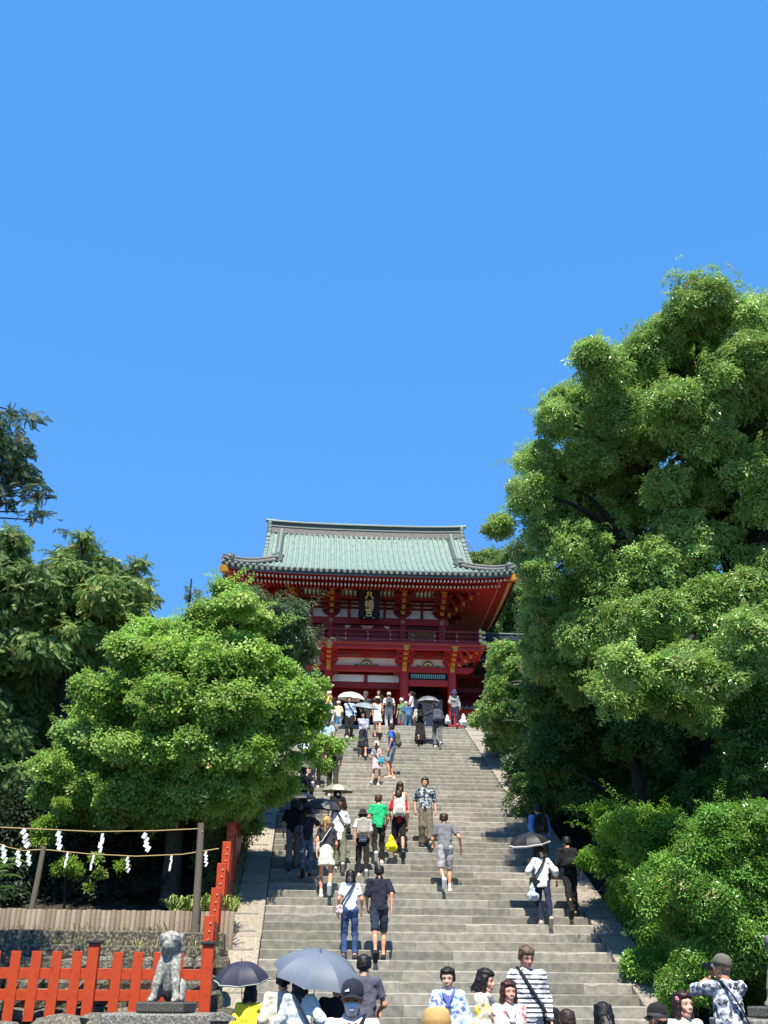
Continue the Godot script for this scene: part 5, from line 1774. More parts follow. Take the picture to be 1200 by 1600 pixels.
		# slim gilt-edged fascia lines seen under the side eaves
		for xx in [4.75, HALF - 0.3]:
			st = begin()
			for j in 12:
				var z0 := -DEEP + 0.4 + (2 * DEEP - 0.8) * j / 12.0
				var z1 := -DEEP + 0.4 + (2 * DEEP - 0.8) * (j + 1) / 12.0
				var y0: float = side_y(HALF, z0) - 0.42 + (HALF - xx) * 0.235
				var y1: float = side_y(HALF, z1) - 0.42 + (HALF - xx) * 0.235
				tube(st, [Vector3(s * xx, y0, z0), Vector3(s * xx, y1, z1)], [0.07], 4, false)
			put("gilt_fascia", done(st), mat("ochre fascia", lin(0.55, 0.3, 0.07), 0.5), g)
	build_gate_roof(g)
	# tablet with three gold characters
	var tab := Node3D.new()
	tab.name = "name_tablet"
	g.add_child(tab, true)
	tab.position = Vector3(0.05, 5.62, 3.02)
	tab.rotation.x = 0.16
	st = begin()
	bx(st, Vector3(0, 0, 0), Vector3(0.78, 1.36, 0.07), Basis.IDENTITY, 0.01)
	bx(st, Vector3(0, 0.7, 0.02), Vector3(0.98, 0.12, 0.12), Basis.IDENTITY, 0.02)
	bx(st, Vector3(0, -0.7, 0.02), Vector3(0.92, 0.12, 0.12), Basis.IDENTITY, 0.02)
	for s in [-1, 1]:
		prism(st, PackedVector2Array([Vector2(s * 0.36, -0.7), Vector2(s * 0.5, -0.62), Vector2(s * 0.46, -0.2), Vector2(s * 0.48, 0.3), Vector2(s * 0.5, 0.7), Vector2(s * 0.36, 0.72)]), 0.115, Transform3D(Basis.IDENTITY, Vector3(0, 0, 0.02)))
	put("tablet_board", done(st), black, tab)
	st = begin()
	bar_set(st, 0, 0.33, 0.36, [[[0.4, 0.9], [0.3, 0.75], [0.36, 0.55], [0.2, 0.3], [0.03, 0.1]], [[0.2, 0.8], [0.3, 0.75]], [[0.6, 0.9], [0.7, 0.75], [0.64, 0.55], [0.8, 0.3], [0.97, 0.1]], [[0.8, 0.8], [0.7, 0.75]]], 0.05, 0.05)
	bar_set(st, 0, -0.08, 0.38, [[[0.05, 0.8], [0.05, 0.3]], [[0.35, 0.8], [0.35, 0.3]], [[0.05, 0.8], [0.35, 0.8]], [[0.2, 1.0], [0.2, 0.0]], [[0.5, 0.95], [0.95, 1.0]], [[0.45, 0.78], [1.0, 0.78]], [[0.72, 0.98], [0.72, 0.55]], [[0.72, 0.78], [0.48, 0.58]], [[0.72, 0.78], [0.98, 0.58]], [[0.5, 0.48], [0.96, 0.48]], [[0.5, 0.48], [0.5, 0.02]], [[0.96, 0.48], [0.96, 0.02]], [[0.5, 0.26], [0.96, 0.26]], [[0.5, 0.03], [0.96, 0.03]], [[0.73, 0.48], [0.73, 0.03]]], 0.034, 0.05)
	bar_set(st, 0, -0.45, 0.32, [[[0.5, 1.05], [0.5, 0.9]], [[0.05, 0.88], [0.95, 0.88]], [[0.05, 0.88], [0.05, 0.72]], [[0.95, 0.88], [0.92, 0.72]], [[0.27, 0.76], [0.73, 0.76]], [[0.27, 0.76], [0.27, 0.5]], [[0.73, 0.76], [0.73, 0.5]], [[0.27, 0.52], [0.73, 0.52]], [[0.5, 0.52], [0.42, 0.4]], [[0.18, 0.38], [0.82, 0.38]], [[0.18, 0.38], [0.18, 0.0]], [[0.82, 0.38], [0.82, 0.0]], [[0.18, 0.02], [0.82, 0.02]]], 0.042, 0.05)
	put("gold_lettering", done(st), mat("gold letters", lin(0.85, 0.66, 0.26), 0.4), tab)
	st = begin()
	for s in [-1, 1]: lathe(st, [Vector2(0.03, 0), Vector2(0.02, 0.02), Vector2(0, 0.025)], 8, Transform3D(Basis(Vector3.RIGHT, PI / 2), Vector3(s * 0.2, -0.7, 0.085)))
	put("tablet_stud", done(st), mats["rivet white"], tab)
	# pale gilt corner plates on the doors
	for s in [-1, 0, 1]:
		st = begin()
		var poly := PackedVector2Array([Vector2(-0.3, 0.15), Vector2(0.3, 0.15), Vector2(0, -0.17)])
		if s != 0: poly = PackedVector2Array([Vector2(s * 0.12, 0.15), Vector2(-s * 0.14, 0.15), Vector2(s * 0.12, -0.15)])
		prism(st, poly, 0.02, Transform3D(Basis.IDENTITY, Vector3(s * 0.88 + 0.02, 4.72, uz + 0.13)))
		put("door_plate", done(st), mat("door plate", lin(0.72, 0.62, 0.42), 0.45), g)

func build_gate_roof(g: Node3D) -> void:
	var patina := noise_sheet("patina", 0.016, 5, [[0.0, Color(0.68, 0.78, 0.76)], [0.4, Color(0.9, 0.95, 0.93)], [0.6, gray(0.98)], [1.0, Color(1.0, 0.95, 0.9)]])
	var copper := mat("verdigris copper", lin(0.205, 0.275, 0.245), 0.62, patina, 0.35)
	var rolls := mat("verdigris roll", lin(0.22, 0.29, 0.26), 0.6, patina, 0.35)
	var brown := mat("aged copper", lin(0.2, 0.175, 0.155), 0.55, patina, 0.7)
	var grey := mat("ridge copper", lin(0.21, 0.235, 0.215), 0.55, patina, 0.7)
	var dark := mat("dark tile end", lin(0.12, 0.15, 0.135), 0.5)
	var roof := begin()
	roof.set_smooth_group(0)
	for s in [1, -1]:
		var nz := 22
		for j in nz:
			var z0 := DEEP * j / nz
			var z1 := DEEP * (j + 1) / nz
			var nx := 26
			for i in nx:
				var e0 := GABLE if z0 <= HIPZ - 0.01 else maxf(HIPX + z0 - HIPZ, HIPX)
				var e1 := GABLE if z1 <= HIPZ + 0.05 else HIPX + z1 - HIPZ
				var u0 := -1.0 + 2.0 * i / nx
				var u1 := -1.0 + 2.0 * (i + 1) / nx
				var a := Vector3(u0 * e1, 0, z1)
				var b := Vector3(u1 * e1, 0, z1)
				var c := Vector3(u1 * e0, 0, z0)
				var d := Vector3(u0 * e0, 0, z0)
				var v := []
				for p in [a, b, c, d]:
					v.append(Vector3(p.x, roof_at(p.z) + (roof_y(p.x, p.z) - roof_at(p.z) if p.z > HIPZ and absf(p.x) <= HIPX else (side_y(p.x, p.z) - roof_at(DEEP - (HALF - absf(p.x))) if p.z > HIPZ else 0.04 * pow(p.x / HALF, 2))), p.z * s))
				if s > 0: quad(roof, v[0], v[1], v[2], v[3])
				else: quad(roof, v[3], v[2], v[1], v[0])
	for s in [1, -1]:        # skirt roofs at the sides
		for j in 24:
			for i in 8:
				var P := func(u: float, w: float) -> Vector3:
					var x := lerpf(HIPX, HALF, u)
					var zz := lerpf(-1.0, 1.0, w) * (HIPZ + (x - HIPX))
					return Vector3(s * x, side_y(x, zz), zz)
				var a: Vector3 = P.call(i / 8.0, j / 24.0)
				var b: Vector3 = P.call((i + 1) / 8.0, j / 24.0)
				var c: Vector3 = P.call((i + 1) / 8.0, (j + 1) / 24.0)
				var d: Vector3 = P.call(i / 8.0, (j + 1) / 24.0)
				if s > 0: quad(roof, a, d, c, b)
				else: quad(roof, a, b, c, d)
	var rf := put("roof", done(roof), copper, g)
	# eave board
	var eb := begin()
	for s in [1, -1]:
		for i in 30:
			var x0 := -HALF + 2 * HALF * i / 30.0
			var x1 := -HALF + 2 * HALF * (i + 1) / 30.0
			for k in 2:
				var top: float = [0.0, -0.11][k]
				var zz: float = DEEP + [0.0, -0.08][k]
				var q := [Vector3(x0, roof_y(x0, DEEP) + top - 0.13, s * zz), Vector3(x1, roof_y(x1, DEEP) + top - 0.13, s * zz), Vector3(x1, roof_y(x1, DEEP) + top, s * zz), Vector3(x0, roof_y(x0, DEEP) + top, s * zz)]
				if s > 0: quad(eb, q[0], q[1], q[2], q[3])
				else: quad(eb, q[3], q[2], q[1], q[0])
		for j in 24:
			var z0 := -DEEP + 2 * DEEP * j / 24.0
			var z1 := -DEEP + 2 * DEEP * (j + 1) / 24.0
			var q := [Vector3(s * HALF, side_y(HALF, z0) - 0.24, z0), Vector3(s * HALF, side_y(HALF, z1) - 0.24, z1), Vector3(s * HALF, side_y(HALF, z1), z1), Vector3(s * HALF, side_y(HALF, z0), z0)]
			if s < 0: quad(eb, q[0], q[1], q[2], q[3])
			else: quad(eb, q[3], q[2], q[1], q[0])
	put("eave_board", done(eb), dark, rf)
	# rolls over the seams
	var n := 51
	for i in n:
		var x := -HALF + 0.08 + (2 * HALF - 0.16) * i / (n - 1)
		var zs := 0.16 if absf(x) < GABLE - 0.1 else HIPZ + absf(x) - HIPX + 0.02
		var pts := []
		for k in 13:
			var z := lerpf(zs, DEEP + 0.05, k / 12.0)
			var y := roof_y(x, z) if absf(x) <= HIPX or z <= HIPZ else roof_at(z) + 0.2 * pow(absf(x) / HALF, 5) * pow(z / DEEP, 3) + 0.04 * pow(x / HALF, 2)
			pts.append(Vector3(x, y + 0.012, z))
		var st := begin()
		tube(st, pts, [0.058], 8)
		var roll := put("tile_roll", done(st), rolls, rf)
		st = begin()
		lathe(st, [Vector2(0.068, 0), Vector2(0.068, 0.04), Vector2(0.05, 0.055), Vector2(0, 0.06)], 12, Transform3D(Basis(Vector3.RIGHT, PI / 2), pts[12] + Vector3(0, -0.012, -0.02)))
		put("tile_end", done(st), dark, rf)
	var back := begin()
	for i in n:
		var x := -HALF + 0.08 + (2 * HALF - 0.16) * i / (n - 1)
		var zs := 0.16 if absf(x) < GABLE - 0.1 else HIPZ + absf(x) - HIPX + 0.02
		var pts := []
		for k in 8:
			var z := lerpf(zs, DEEP + 0.05, k / 7.0)
			pts.append(Vector3(x, roof_y(x, z) + 0.012, -z))
		tube(back, pts, [0.058], 5)
	for j in 41:
		var z := -DEEP + 0.12 + (2 * DEEP - 0.24) * j / 40.0
		for s in [-1, 1]:
			var pts := []
			var x0 := maxf(HIPX, HIPX + absf(z) - HIPZ) + 0.02
			for k in 5:
				var x := lerpf(x0, HALF + 0.05, k / 4.0)
				pts.append(Vector3(s * x, side_y(minf(x, HALF), z) + 0.012, z))
			tube(back, pts, [0.058], 5)
	stuff(put("rear_and_side_rolls", done(back), rolls, rf))
	# main ridge
	var L := 4.72
	var spec := [[0.36, 0.17, 10.16, brown, "ridge_base"], [0.3, 0.08, 10.285, mat("ridge rose copper", lin(0.2, 0.165, 0.15), 0.55, patina, 0.7), "ridge_band"], [0.24, 0.1, 10.375, brown, "ridge_band"], [0.3, 0.055, 10.45, grey, "ridge_band"], [0.2, 0.2, 10.575, mat("ridge shadow copper", lin(0.12, 0.125, 0.11), 0.6, patina, 0.7), "ridge_course"], [0.38, 0.05, 10.7, grey, "ridge_band"]]
	for q in spec:
		var st := begin()
		for i in 16:
			var x0 := -L + 2 * L * i / 16.0
			var x1 := -L + 2 * L * (i + 1) / 16.0
			var y0 := 0.1 * pow(absf(x0) / L, 3)
			var y1 := 0.1 * pow(absf(x1) / L, 3)
			bx(st, Vector3((x0 + x1) * 0.5, q[2] + (y0 + y1) * 0.5, 0), Vector3(x1 - x0 + 0.004, q[1], q[0]), Basis(Vector3.BACK, atan2(y1 - y0, x1 - x0)))
		put(q[4], done(st), q[3], rf)
	var st := begin()
	var pts := []
	for i in 19:
		var x := -L - 0.22 + 2 * (L + 0.22) * i / 18.0
		pts.append(Vector3(x, 10.735 + 0.12 * pow(absf(x) / L, 4), 0))
	tube(st, pts, [0.095], 10)
	put("ridge_cap", done(st), mat("ridge cap copper", lin(0.26, 0.3, 0.27), 0.55, patina, 0.7), rf)
	for i in 34:        # square drains along the foot of the ridge
		plate(rf, "ridge_peg", Vector3(-4.0 + 8.0 * i / 33.0, 9.98, 0.3), Vector3(0.12, 0.06, 0.05), dark)
	for s in [-1, 1]:
		st = begin()
		for k in 4:
			lathe(st, [Vector2(0.19 - 0.015 * k, 0), Vector2(0.21 - 0.015 * k, 0.1), Vector2(0.19 - 0.015 * k, 0.2)], 14, Transform3D(Basis.IDENTITY, Vector3(s * (L + 0.02), 9.95 + 0.21 * k, 0)), Vector2(0.8, 1.4))
		put("ridge_end_tile", done(st), grey, rf)
		# descending ridges on the slope
		for t in [-1, 1]:
			st = begin()
			pts = []
			for k in 9:
				var z := lerpf(0.25, HIPZ + 0.05, k / 8.0)
				pts.append(Vector3(s * HIPX, roof_at(z) + 0.13, z * t))
			tube(st, pts, [0.17], 4, true, Vector2(1.2, 0.9))
			tube(st, pts.map(func(p): return p + Vector3(0, 0.2, 0)), [0.085], 8)
			put("descending_ridge", done(st), grey, rf)
			st = begin()
			pts = []
			for k in 9:
				var u := k / 8.0
				var x := lerpf(HIPX, HALF - 0.02, u)
				var z := HIPZ + x - HIPX
				pts.append(Vector3(s * x, side_y(x, z) + 0.1 + 0.05 * pow(u, 4), t * z))
			tube(st, pts, [0.13, 0.13, 0.13, 0.13, 0.13, 0.13, 0.12, 0.12, 0.11], 4, true, Vector2(1.0, 1.1))
			tube(st, pts.map(func(p): return p + Vector3(0, 0.15, 0)), [0.075, 0.075, 0.075, 0.075, 0.075, 0.075, 0.075, 0.065, 0.045], 8)
			put("corner_ridge", done(st), brown, rf)
			for spot in [[Vector3(s * HIPX, roof_at(HIPZ) + 0.16, t * (HIPZ + 0.14)), 0.3], [pts[7] + Vector3(0, 0.16, 0.02 * t), 0.19]]:
				st = begin()
				var poly := PackedVector2Array()
				for k in 18: poly.append(Vector2(cos(TAU * k / 18), sin(TAU * k / 18) * 0.75) * spot[1] * (1.0 + 0.16 * sin(k * TAU / 3.0)))
				prism(st, poly, 0.12, Transform3D(Basis(Vector3.UP, s * 0.35), spot[0]))
				lathe(st, [Vector2(0.11, 0), Vector2(0.07, 0.05), Vector2(0, 0.06)], 10, Transform3D(Basis(Vector3.RIGHT, t * PI / 2), spot[0] + Vector3(0, 0, 0.06 * t)))
				put("ornament_tile", done(st), dark, rf)
			# stacked verge tiles down the gable edge
			for k in 9:
				var z := lerpf(0.3, HIPZ - 0.1, k / 8.0)
				plate(rf, "verge_tile", Vector3(s * (GABLE + 0.02), roof_at(z) + 0.02, t * z), Vector3(0.2, 0.16, 0.34), grey, 0.03, Basis(Vector3.RIGHT, t * atan(1.17 - 0.158 * z)))
				plate(rf, "verge_tile", Vector3(s * (GABLE + 0.06), roof_at(z) - 0.13, t * z), Vector3(0.16, 0.08, 0.36), brown, 0.02, Basis(Vector3.RIGHT, t * atan(1.17 - 0.158 * z)))
		# gable wall
		st = begin()
		prism(st, PackedVector2Array([Vector2(-2.8, 7.5), Vector2(2.8, 7.5), Vector2(1.3, 8.6), Vector2(0, 10.0), Vector2(-1.3, 8.6)]), 0.1, Transform3D(Basis(Vector3.UP, PI / 2), Vector3(s * 4.2, 0, 0)))
		put("gable_wall", done(st), mats["gate deep red"], g)

func build_side_halls() -> void:
	var tile := mat("dark roof tile", lin(0.028, 0.035, 0.048), 0.42, noise_sheet("patina", 0.016, 4, []), 0.6)
	var edge := mat("grey ridge tile", lin(0.2, 0.21, 0.215), 0.55, noise_sheet("patina", 0.016, 4, []), 0.8)
	var red: Material = mats["gate deep red"]
	var white: Material = mats["gate plaster"]
	for s in [1, -1]:
		var o := thing("corridor_hall", "dark-tiled shrine corridor hall %s" % ("right of the gate behind the light green shrub" if s > 0 else "far left, its grey ridge showing through the cedars"), "hall", Vector3(2.4, 11.1, -46.5))
		var x0 := 5.2
		var x1 := 17.0
		var ridge := 5.85
		var eave := 4.15
		var roof := begin()
		roof.set_smooth_group(0)
		var prof := func(t: float) -> Vector2: return Vector2(2.5 * t, lerpf(ridge, eave, pow(t, 0.8)))
		for k in 10:
			var a: Vector2 = prof.call(k / 10.0)
			var b: Vector2 = prof.call((k + 1) / 10.0)
			for t in [1, -1]:
				quad(roof, Vector3(s * x0, a.y, t * a.x), Vector3(s * x0, b.y, t * b.x), Vector3(s * x1, b.y, t * b.x), Vector3(s * x1, a.y, t * a.x))
				# hipped end over the gate side
				quad(roof, Vector3(s * (x0 - 0.1), a.y, t * a.x), Vector3(s * (x0 - 0.1 - 0.25 * (k + 1) / 10.0), b.y, t * b.x), Vector3(s * x0, b.y, t * b.x), Vector3(s * x0, a.y, t * a.x))
		var rf := put("roof", done(roof), tile, o)
		for i in 44:
			var x := x0 + 0.05 + 0.25 * i
			var st := begin()
			var pts := []
			for k in 7:
				var p: Vector2 = prof.call(k / 6.0)
				pts.append(Vector3(s * x, p.y + 0.02, p.x))
			tube(st, pts, [0.07], 6)
			if i < 20 and s > 0: put("tile_roll", done(st), tile, rf)
			elif s < 0 and i > 20: put("tile_roll", done(st), tile, rf)
		var st := begin()
		bx(st, Vector3(s * (x0 + x1) * 0.5, ridge + 0.12, 0), Vector3(x1 - x0, 0.3, 0.3), Basis.IDENTITY, 0.03)
		put("ridge", done(st), tile, rf)
		st = begin()
		bx(st, Vector3(s * (x0 + x1) * 0.5, ridge + 0.31, 0), Vector3(x1 - x0 + 0.2, 0.09, 0.4), Basis.IDENTITY, 0.03)
		put("ridge_cap", done(st), edge, rf)
		st = begin()
		for t in [1]:
			var pts := []
			for k in 9:
				var p: Vector2 = prof.call(k / 8.0)
				pts.append(Vector3(s * (x0 + 0.35), p.y + 0.16, t * p.x * 0.95))
			tube(st, pts, [0.17], 6)
			tube(st, pts.map(func(p): return p + Vector3(0.3 * s, -0.03, 0)), [0.1], 6)
		put("descending_ridge", done(st), tile, rf)
		st = begin()
		prism(st, PackedVector2Array([Vector2(-2.3, eave), Vector2(2.3, eave), Vector2(0, ridge - 0.1)]), 0.1, Transform3D(Basis(Vector3.UP, PI / 2), Vector3(s * (x0 + 0.3), 0, 0)))
		put("gable_wall", done(st), red, o)
		plate(o, "eave_beam", Vector3(s * (x0 + x1) * 0.5, eave - 0.15, 2.2), Vector3(x1 - x0 - 0.2, 0.2, 0.16), red)
		plate(o, "back_wall", Vector3(s * (3.95 + x1) * 0.5, 2.0, -0.3), Vector3(x1 - 3.95, 4.2, 0.1), red)
		plate(o, "link_roof", Vector3(s * 4.9, 4.25, -0.2), Vector3(1.9, 0.25, 3.2), tile)
		plate(o, "link_beam", Vector3(s * 4.9, 3.2, 0.6), Vector3(1.9, 0.22, 0.2), red)
		for i in 6:
			var x := x0 + 0.6 + 2.0 * i
			st = begin()
			tube(st, [Vector3(s * x, 0, 1.6), Vector3(s * x, eave - 0.1, 1.6)], [0.16], 12)
			put("column", done(st), red, o)
			plate(o, "plaster_panel", Vector3(s * (x + 0.75), 3.2, 1.55), Vector3(0.55, 1.3, 0.06), white)
			plate(o, "wall_panel", Vector3(s * (x + 1.0), 0.7, 1.6), Vector3(1.7, 1.3, 0.08), red)
			plate(o, "gilt_cap", Vector3(s * x, 3.65, 1.8), Vector3(0.16, 0.35, 0.05), mats["gilt fitting"])
		st = begin()
		bx(st, Vector3(s * 6.6, 1.95, 2.4), Vector3(5.6, 0.1, 0.7), Basis(Vector3.RIGHT, 0.3))
		for i in 22: tube(st, [Vector3(s * (3.9 + 0.25 * i), 2.1, 2.1), Vector3(s * (3.9 + 0.25 * i), 1.9, 2.75)], [0.06], 6)
		put("wall_coping", done(st), tile, o)
		plate(o, "low_wall", Vector3(s * 6.6, 0.9, 2.35), Vector3(5.4, 1.9, 0.2), red)

# ---------------------------------------------------------------- where the clumps of each plant's leaves hang: x, y, z, radius
const C_CAMPHOR := [8.85, 16.63, -19.43, 0.89, 8.26, 16.23, -20.34, 0.78, 9.9, 16.15, -19.88, 0.9, 10.86, 16.65, -20.09, 0.79, 7.78, 15.65, -20.83, 0.73, 9.56, 16.43, -21.72, 0.83, 11.11, 16.26, -22.25, 0.84, 6.53, 15.02, -19.97, 0.6, 6.16, 15.28, -19.76, 0.45, 6.42, 15.15, -21.63, 0.61, 5.58, 14.12, -20.89, 0.52, 7, 14.17, -20.71, 0.73, 8.4, 15.11, -21.86, 0.68, 8, 13.98, -19.66, 0.62, 5.25, 13.44, -21.7, 0.5, 5.96, 13.4, -22.48, 0.61, 6.56, 13.43, -21.63, 0.66, 7.58, 13.8, -21.74, 0.66, 8.88, 13.27, -20.49, 0.54, 8.35, 13.54, -20.4, 0.54, 4.99, 12.42, -21.49, 0.43, 5.83, 12.5, -22.47, 0.54, 6.96, 12.85, -22.74, 0.64, 5.62, 11.7, -22.62, 0.5, 6.13, 11.21, -21.65, 0.63, 7.45, 12.03, -22.82, 0.67, 8.18, 12.31, -22.48, 0.63, 8.46, 11.64, -21.29, 0.54, 5.33, 10.51, -22.18, 0.48, 6.4, 10.73, -23.54, 0.67, 6.95, 10.47, -21.94, 0.72, 7.85, 10.56, -21.28, 0.7, 8.64, 10.9, -21.07, 0.59, 5.61, 9.9, -23.62, 0.57, 6.43, 9.31, -22.52, 0.72, 7.29, 9.33, -21.35, 0.75, 8.46, 9.47, -21.2, 0.75, 9.42, 9.86, -20.94, 0.63, 10.44, 10.7, -21.59, 0.54, 8.35, 8, -18.57, 0.65, 7.15, 7.49, -18.9, 0.62, 6.13, 7.42, -19, 0.55, 8.82, 7.33, -18.86, 0.57, 11.45, 14.64, -22.43, 0.56, 11.68, 15.91, -22.92, 0.69, 8.01, 7.27, -18.94, 0.55, 11.12, 14.97, -20.2, 0.92, 11.09, 13.04, -20.51, 0.9, 12.1, 11.94, -22.8, 0.96, 10.66, 9.42, -21.07, 0.86, 12.53, 16.32, -21.01, 0.97, 12.93, 14.56, -21.81, 1.14, 12.65, 12.06, -21.84, 1.09, 11.94, 9.9, -21.86, 1.05, 6.63, 8.78, -24.42, 0.57, 5.91, 9.06, -24.34, 0.48, 10.96, 14.66, -24.12, 0.42, 12.06, 15.45, -24.77, 0.36, 10.68, 13.78, -24.55, 0.39, 8.28, 13.35, -22.71, 0.71, 7.48, 13.12, -22.87, 0.65, 9.44, 13.8, -23.52, 0.57, 7.88, 11.2, -22.64, 0.62, 11.8, 13.82, -23.34, 0.68, 12.01, 14.74, -22.9, 0.68, 11.45, 12.69, -23.35, 0.6, 11.3, 15.85, -23.53, 0.7, 9.15, 14.36, -19.4, 0.65, 9.86, 14.9, -19.1, 0.65, 8.96, 13.7, -19.73, 0.56, 9.74, 12.5, -20.23, 0.5, 9.28, 13.17, -19.95, 0.44, 10.19, 11.97, -20.78, 0.51, 10.25, 12.77, -20.07, 0.53, 9.18, 12.54, -21.36, 0.52, 10.12, 10.64, -21.08, 0.53, 9.34, 11.37, -21.35, 0.45, 8.09, 12.45, -20.93, 0.54]
const C_EVERGREEN := [6.05, 8.63, -25.41, 0.59, 6.95, 8.26, -25.84, 0.8, 6.39, 7.68, -26.29, 0.7, 7.61, 7.61, -26.63, 0.81, 6.68, 6.75, -26.56, 0.7, 8.03, 6.69, -26.98, 0.78, 8.18, 7.35, -24.29, 0.78, 9.61, 8.04, -25.02, 0.84, 11.22, 8.18, -26.11, 0.88, 9.34, 6.73, -26.15, 0.82, 10.72, 7, -26.59, 0.88, 11.13, 6.85, -24.54, 0.86, 5.86, 6.99, -25.79, 0.42, 6.72, 5.95, -25.63, 0.41, 8.62, 6.16, -26.18, 0.65, 9.87, 6.1, -26.2, 0.72, 10.52, 5.95, -24.74, 0.71, 11.75, 7.91, -24.27, 0.95, 12.04, 6.51, -25.08, 0.96, 8.72, 6.7, -19.16, 0.55, 8.88, 5.86, -19.55, 0.55, 8.3, 6.25, -19.4, 0.4, 8.46, 5.51, -19.74, 0.45]
const C_BACKWOOD := [7.65, 10.85, -28.24, 0.93, 8.7, 10.26, -28.1, 1.11, 10.61, 10.28, -29.32, 1.16, 11.83, 9.72, -28.56, 1.12, 12.8, 9.18, -27.86, 1.09, 7.87, 9.49, -29.54, 1.14, 9, 8.66, -28.35, 1.09, 10.55, 8.39, -28.65, 1.1, 11.93, 8.02, -28.44, 1.09, 7.49, 8.05, -29.97, 0.95, 8.95, 7.63, -30.54, 1.15, 10.53, 7.21, -30.11, 1.13, 11.74, 6.75, -29.39, 1.1, 13.73, 7.84, -30.11, 1.15, 9.75, 11.82, -28.57, 0.96, 11.08, 11.31, -27.52, 0.93, 12.71, 10.95, -27.45, 0.92, 14.23, 10.18, -28.59, 1.33, 14.59, 8.6, -29.97, 1.35, 10, 6.62, -31.1, 0.96, 11.71, 6.27, -31.06, 0.96, 7.95, 7.06, -30.6, 0.68]
const C_LIGHTSHRUB := [6.51, 12.16, -33.05, 0.39, 6.82, 11.56, -33, 0.52, 6.88, 10.99, -34.15, 0.66, 6.21, 10.35, -33.48, 0.51, 7.15, 10.01, -34.39, 0.7, 7.65, 9.16, -34.45, 0.65, 6.26, 10.93, -33.17, 0.43, 7.46, 10.63, -34.02, 0.66, 6.04, 9.89, -33.64, 0.3, 6.88, 9.32, -34.55, 0.39]
const C_SHRUB_A := [6.61, 4.79, -21.25, 0.5, 7.21, 4.66, -21.11, 0.52, 6.66, 4.19, -20.95, 0.33, 7.31, 4.22, -22.19, 0.57, 6.59, 3.54, -21.03, 0.35, 7.33, 3.56, -21.85, 0.6, 7.21, 3.12, -22.76, 0.49, 7.46, 2.92, -21.39, 0.58, 7.61, 2.25, -22.54, 0.55, 7.04, 2.61, -22.52, 0.32, 7.75, 4.07, -20.76, 0.46, 7.79, 3.48, -21.63, 0.52, 6.6, 2.26, -20.85, 0.32, 6.62, 1.76, -20.75, 0.38, 6.83, 1.44, -20.66, 0.36]
const C_SHRUB_B := [7.31, 4.23, -18.36, 0.48, 7.88, 4.41, -18.4, 0.43, 8.51, 4.38, -18.93, 0.52, 6.99, 3.87, -18.57, 0.43, 7.64, 3.78, -18.63, 0.57, 8.33, 3.64, -18.77, 0.6, 7.03, 3.22, -18.44, 0.51, 7.84, 3.11, -18.94, 0.59, 8.5, 2.97, -19.14, 0.6, 7.28, 2.66, -19.62, 0.49, 7.46, 2.41, -18.64, 0.55, 8.2, 2.28, -18.98, 0.56, 6.87, 2.01, -18.87, 0.44, 7.79, 1.82, -20.01, 0.51, 8.36, 1.72, -19.84, 0.53, 6.47, 1.76, -18.94, 0.37, 9.09, 4.08, -19.12, 0.71, 9.24, 3.11, -19.54, 0.71, 9.06, 2.14, -19.53, 0.69]
const C_GINKGO := [-1.77, 9.46, -21.83, 0.43, -2.37, 9.5, -22.61, 0.53, -2.97, 9.09, -22.84, 0.59, -3.84, 9.2, -23.15, 0.48, -4.06, 8.45, -22.34, 0.51, -3.28, 8.24, -22.46, 0.69, -2.28, 8.34, -22.2, 0.71, -1.5, 8.48, -22.21, 0.57, -0.88, 8.27, -23.17, 0.47, -4.74, 7.67, -22.66, 0.54, -4.13, 7.58, -23.37, 0.7, -3, 7.26, -22.28, 0.75, -2.03, 7.26, -22.2, 0.75, -1.1, 7.37, -22.53, 0.62, -0.45, 7.61, -22.53, 0.43, -0.16, 7.84, -22.54, 0.2, -5.26, 6.9, -23.59, 0.55, -4.46, 6.6, -23.24, 0.66, -3.35, 6.33, -22.52, 0.75, -2.38, 6.27, -22.47, 0.75, -1.44, 6.44, -22.66, 0.67, -0.69, 6.86, -23.07, 0.46, -0.15, 7.06, -23.87, 0.24, 0.07, 6.6, -23.66, 0.16, -5.53, 6.08, -23.25, 0.45, -4.83, 5.76, -23.55, 0.57, -3.75, 5.59, -23, 0.64, -2.65, 5.52, -22.85, 0.64, -1.72, 5.64, -23.05, 0.62, -0.97, 6.05, -23.47, 0.34, -0.38, 6.33, -23.23, 0.22, -5.71, 5.61, -23.72, 0.34, -5.51, 5.52, -25.04, 0.36, -4.27, 5.2, -23.56, 0.37, -1.97, 5.25, -23.59, 0.37, -1.31, 5.61, -24.59, 0.36, -3.2, 5.13, -23.4, 0.31, -2.19, 10.13, -22.52, 0.21, -1.75, 10.08, -22.55, 0.18, 0.19, 8.07, -23.21, 0.15, 0.15, 7.37, -23.9, 0.18]
const C_HOLLY := [-1.63, 10.99, -26.8, 0.6, -0.85, 10.46, -25.73, 0.54, -0.52, 10.31, -26.74, 0.42, -0.97, 9.86, -26.21, 0.54, -1.78, 11.27, -26.71, 0.39, -0.42, 10.62, -25.63, 0.2, -2.45, 10.58, -26.93, 0.52, -1.18, 9.65, -27.02, 0.49, -0.58, 9.8, -27.14, 0.28]
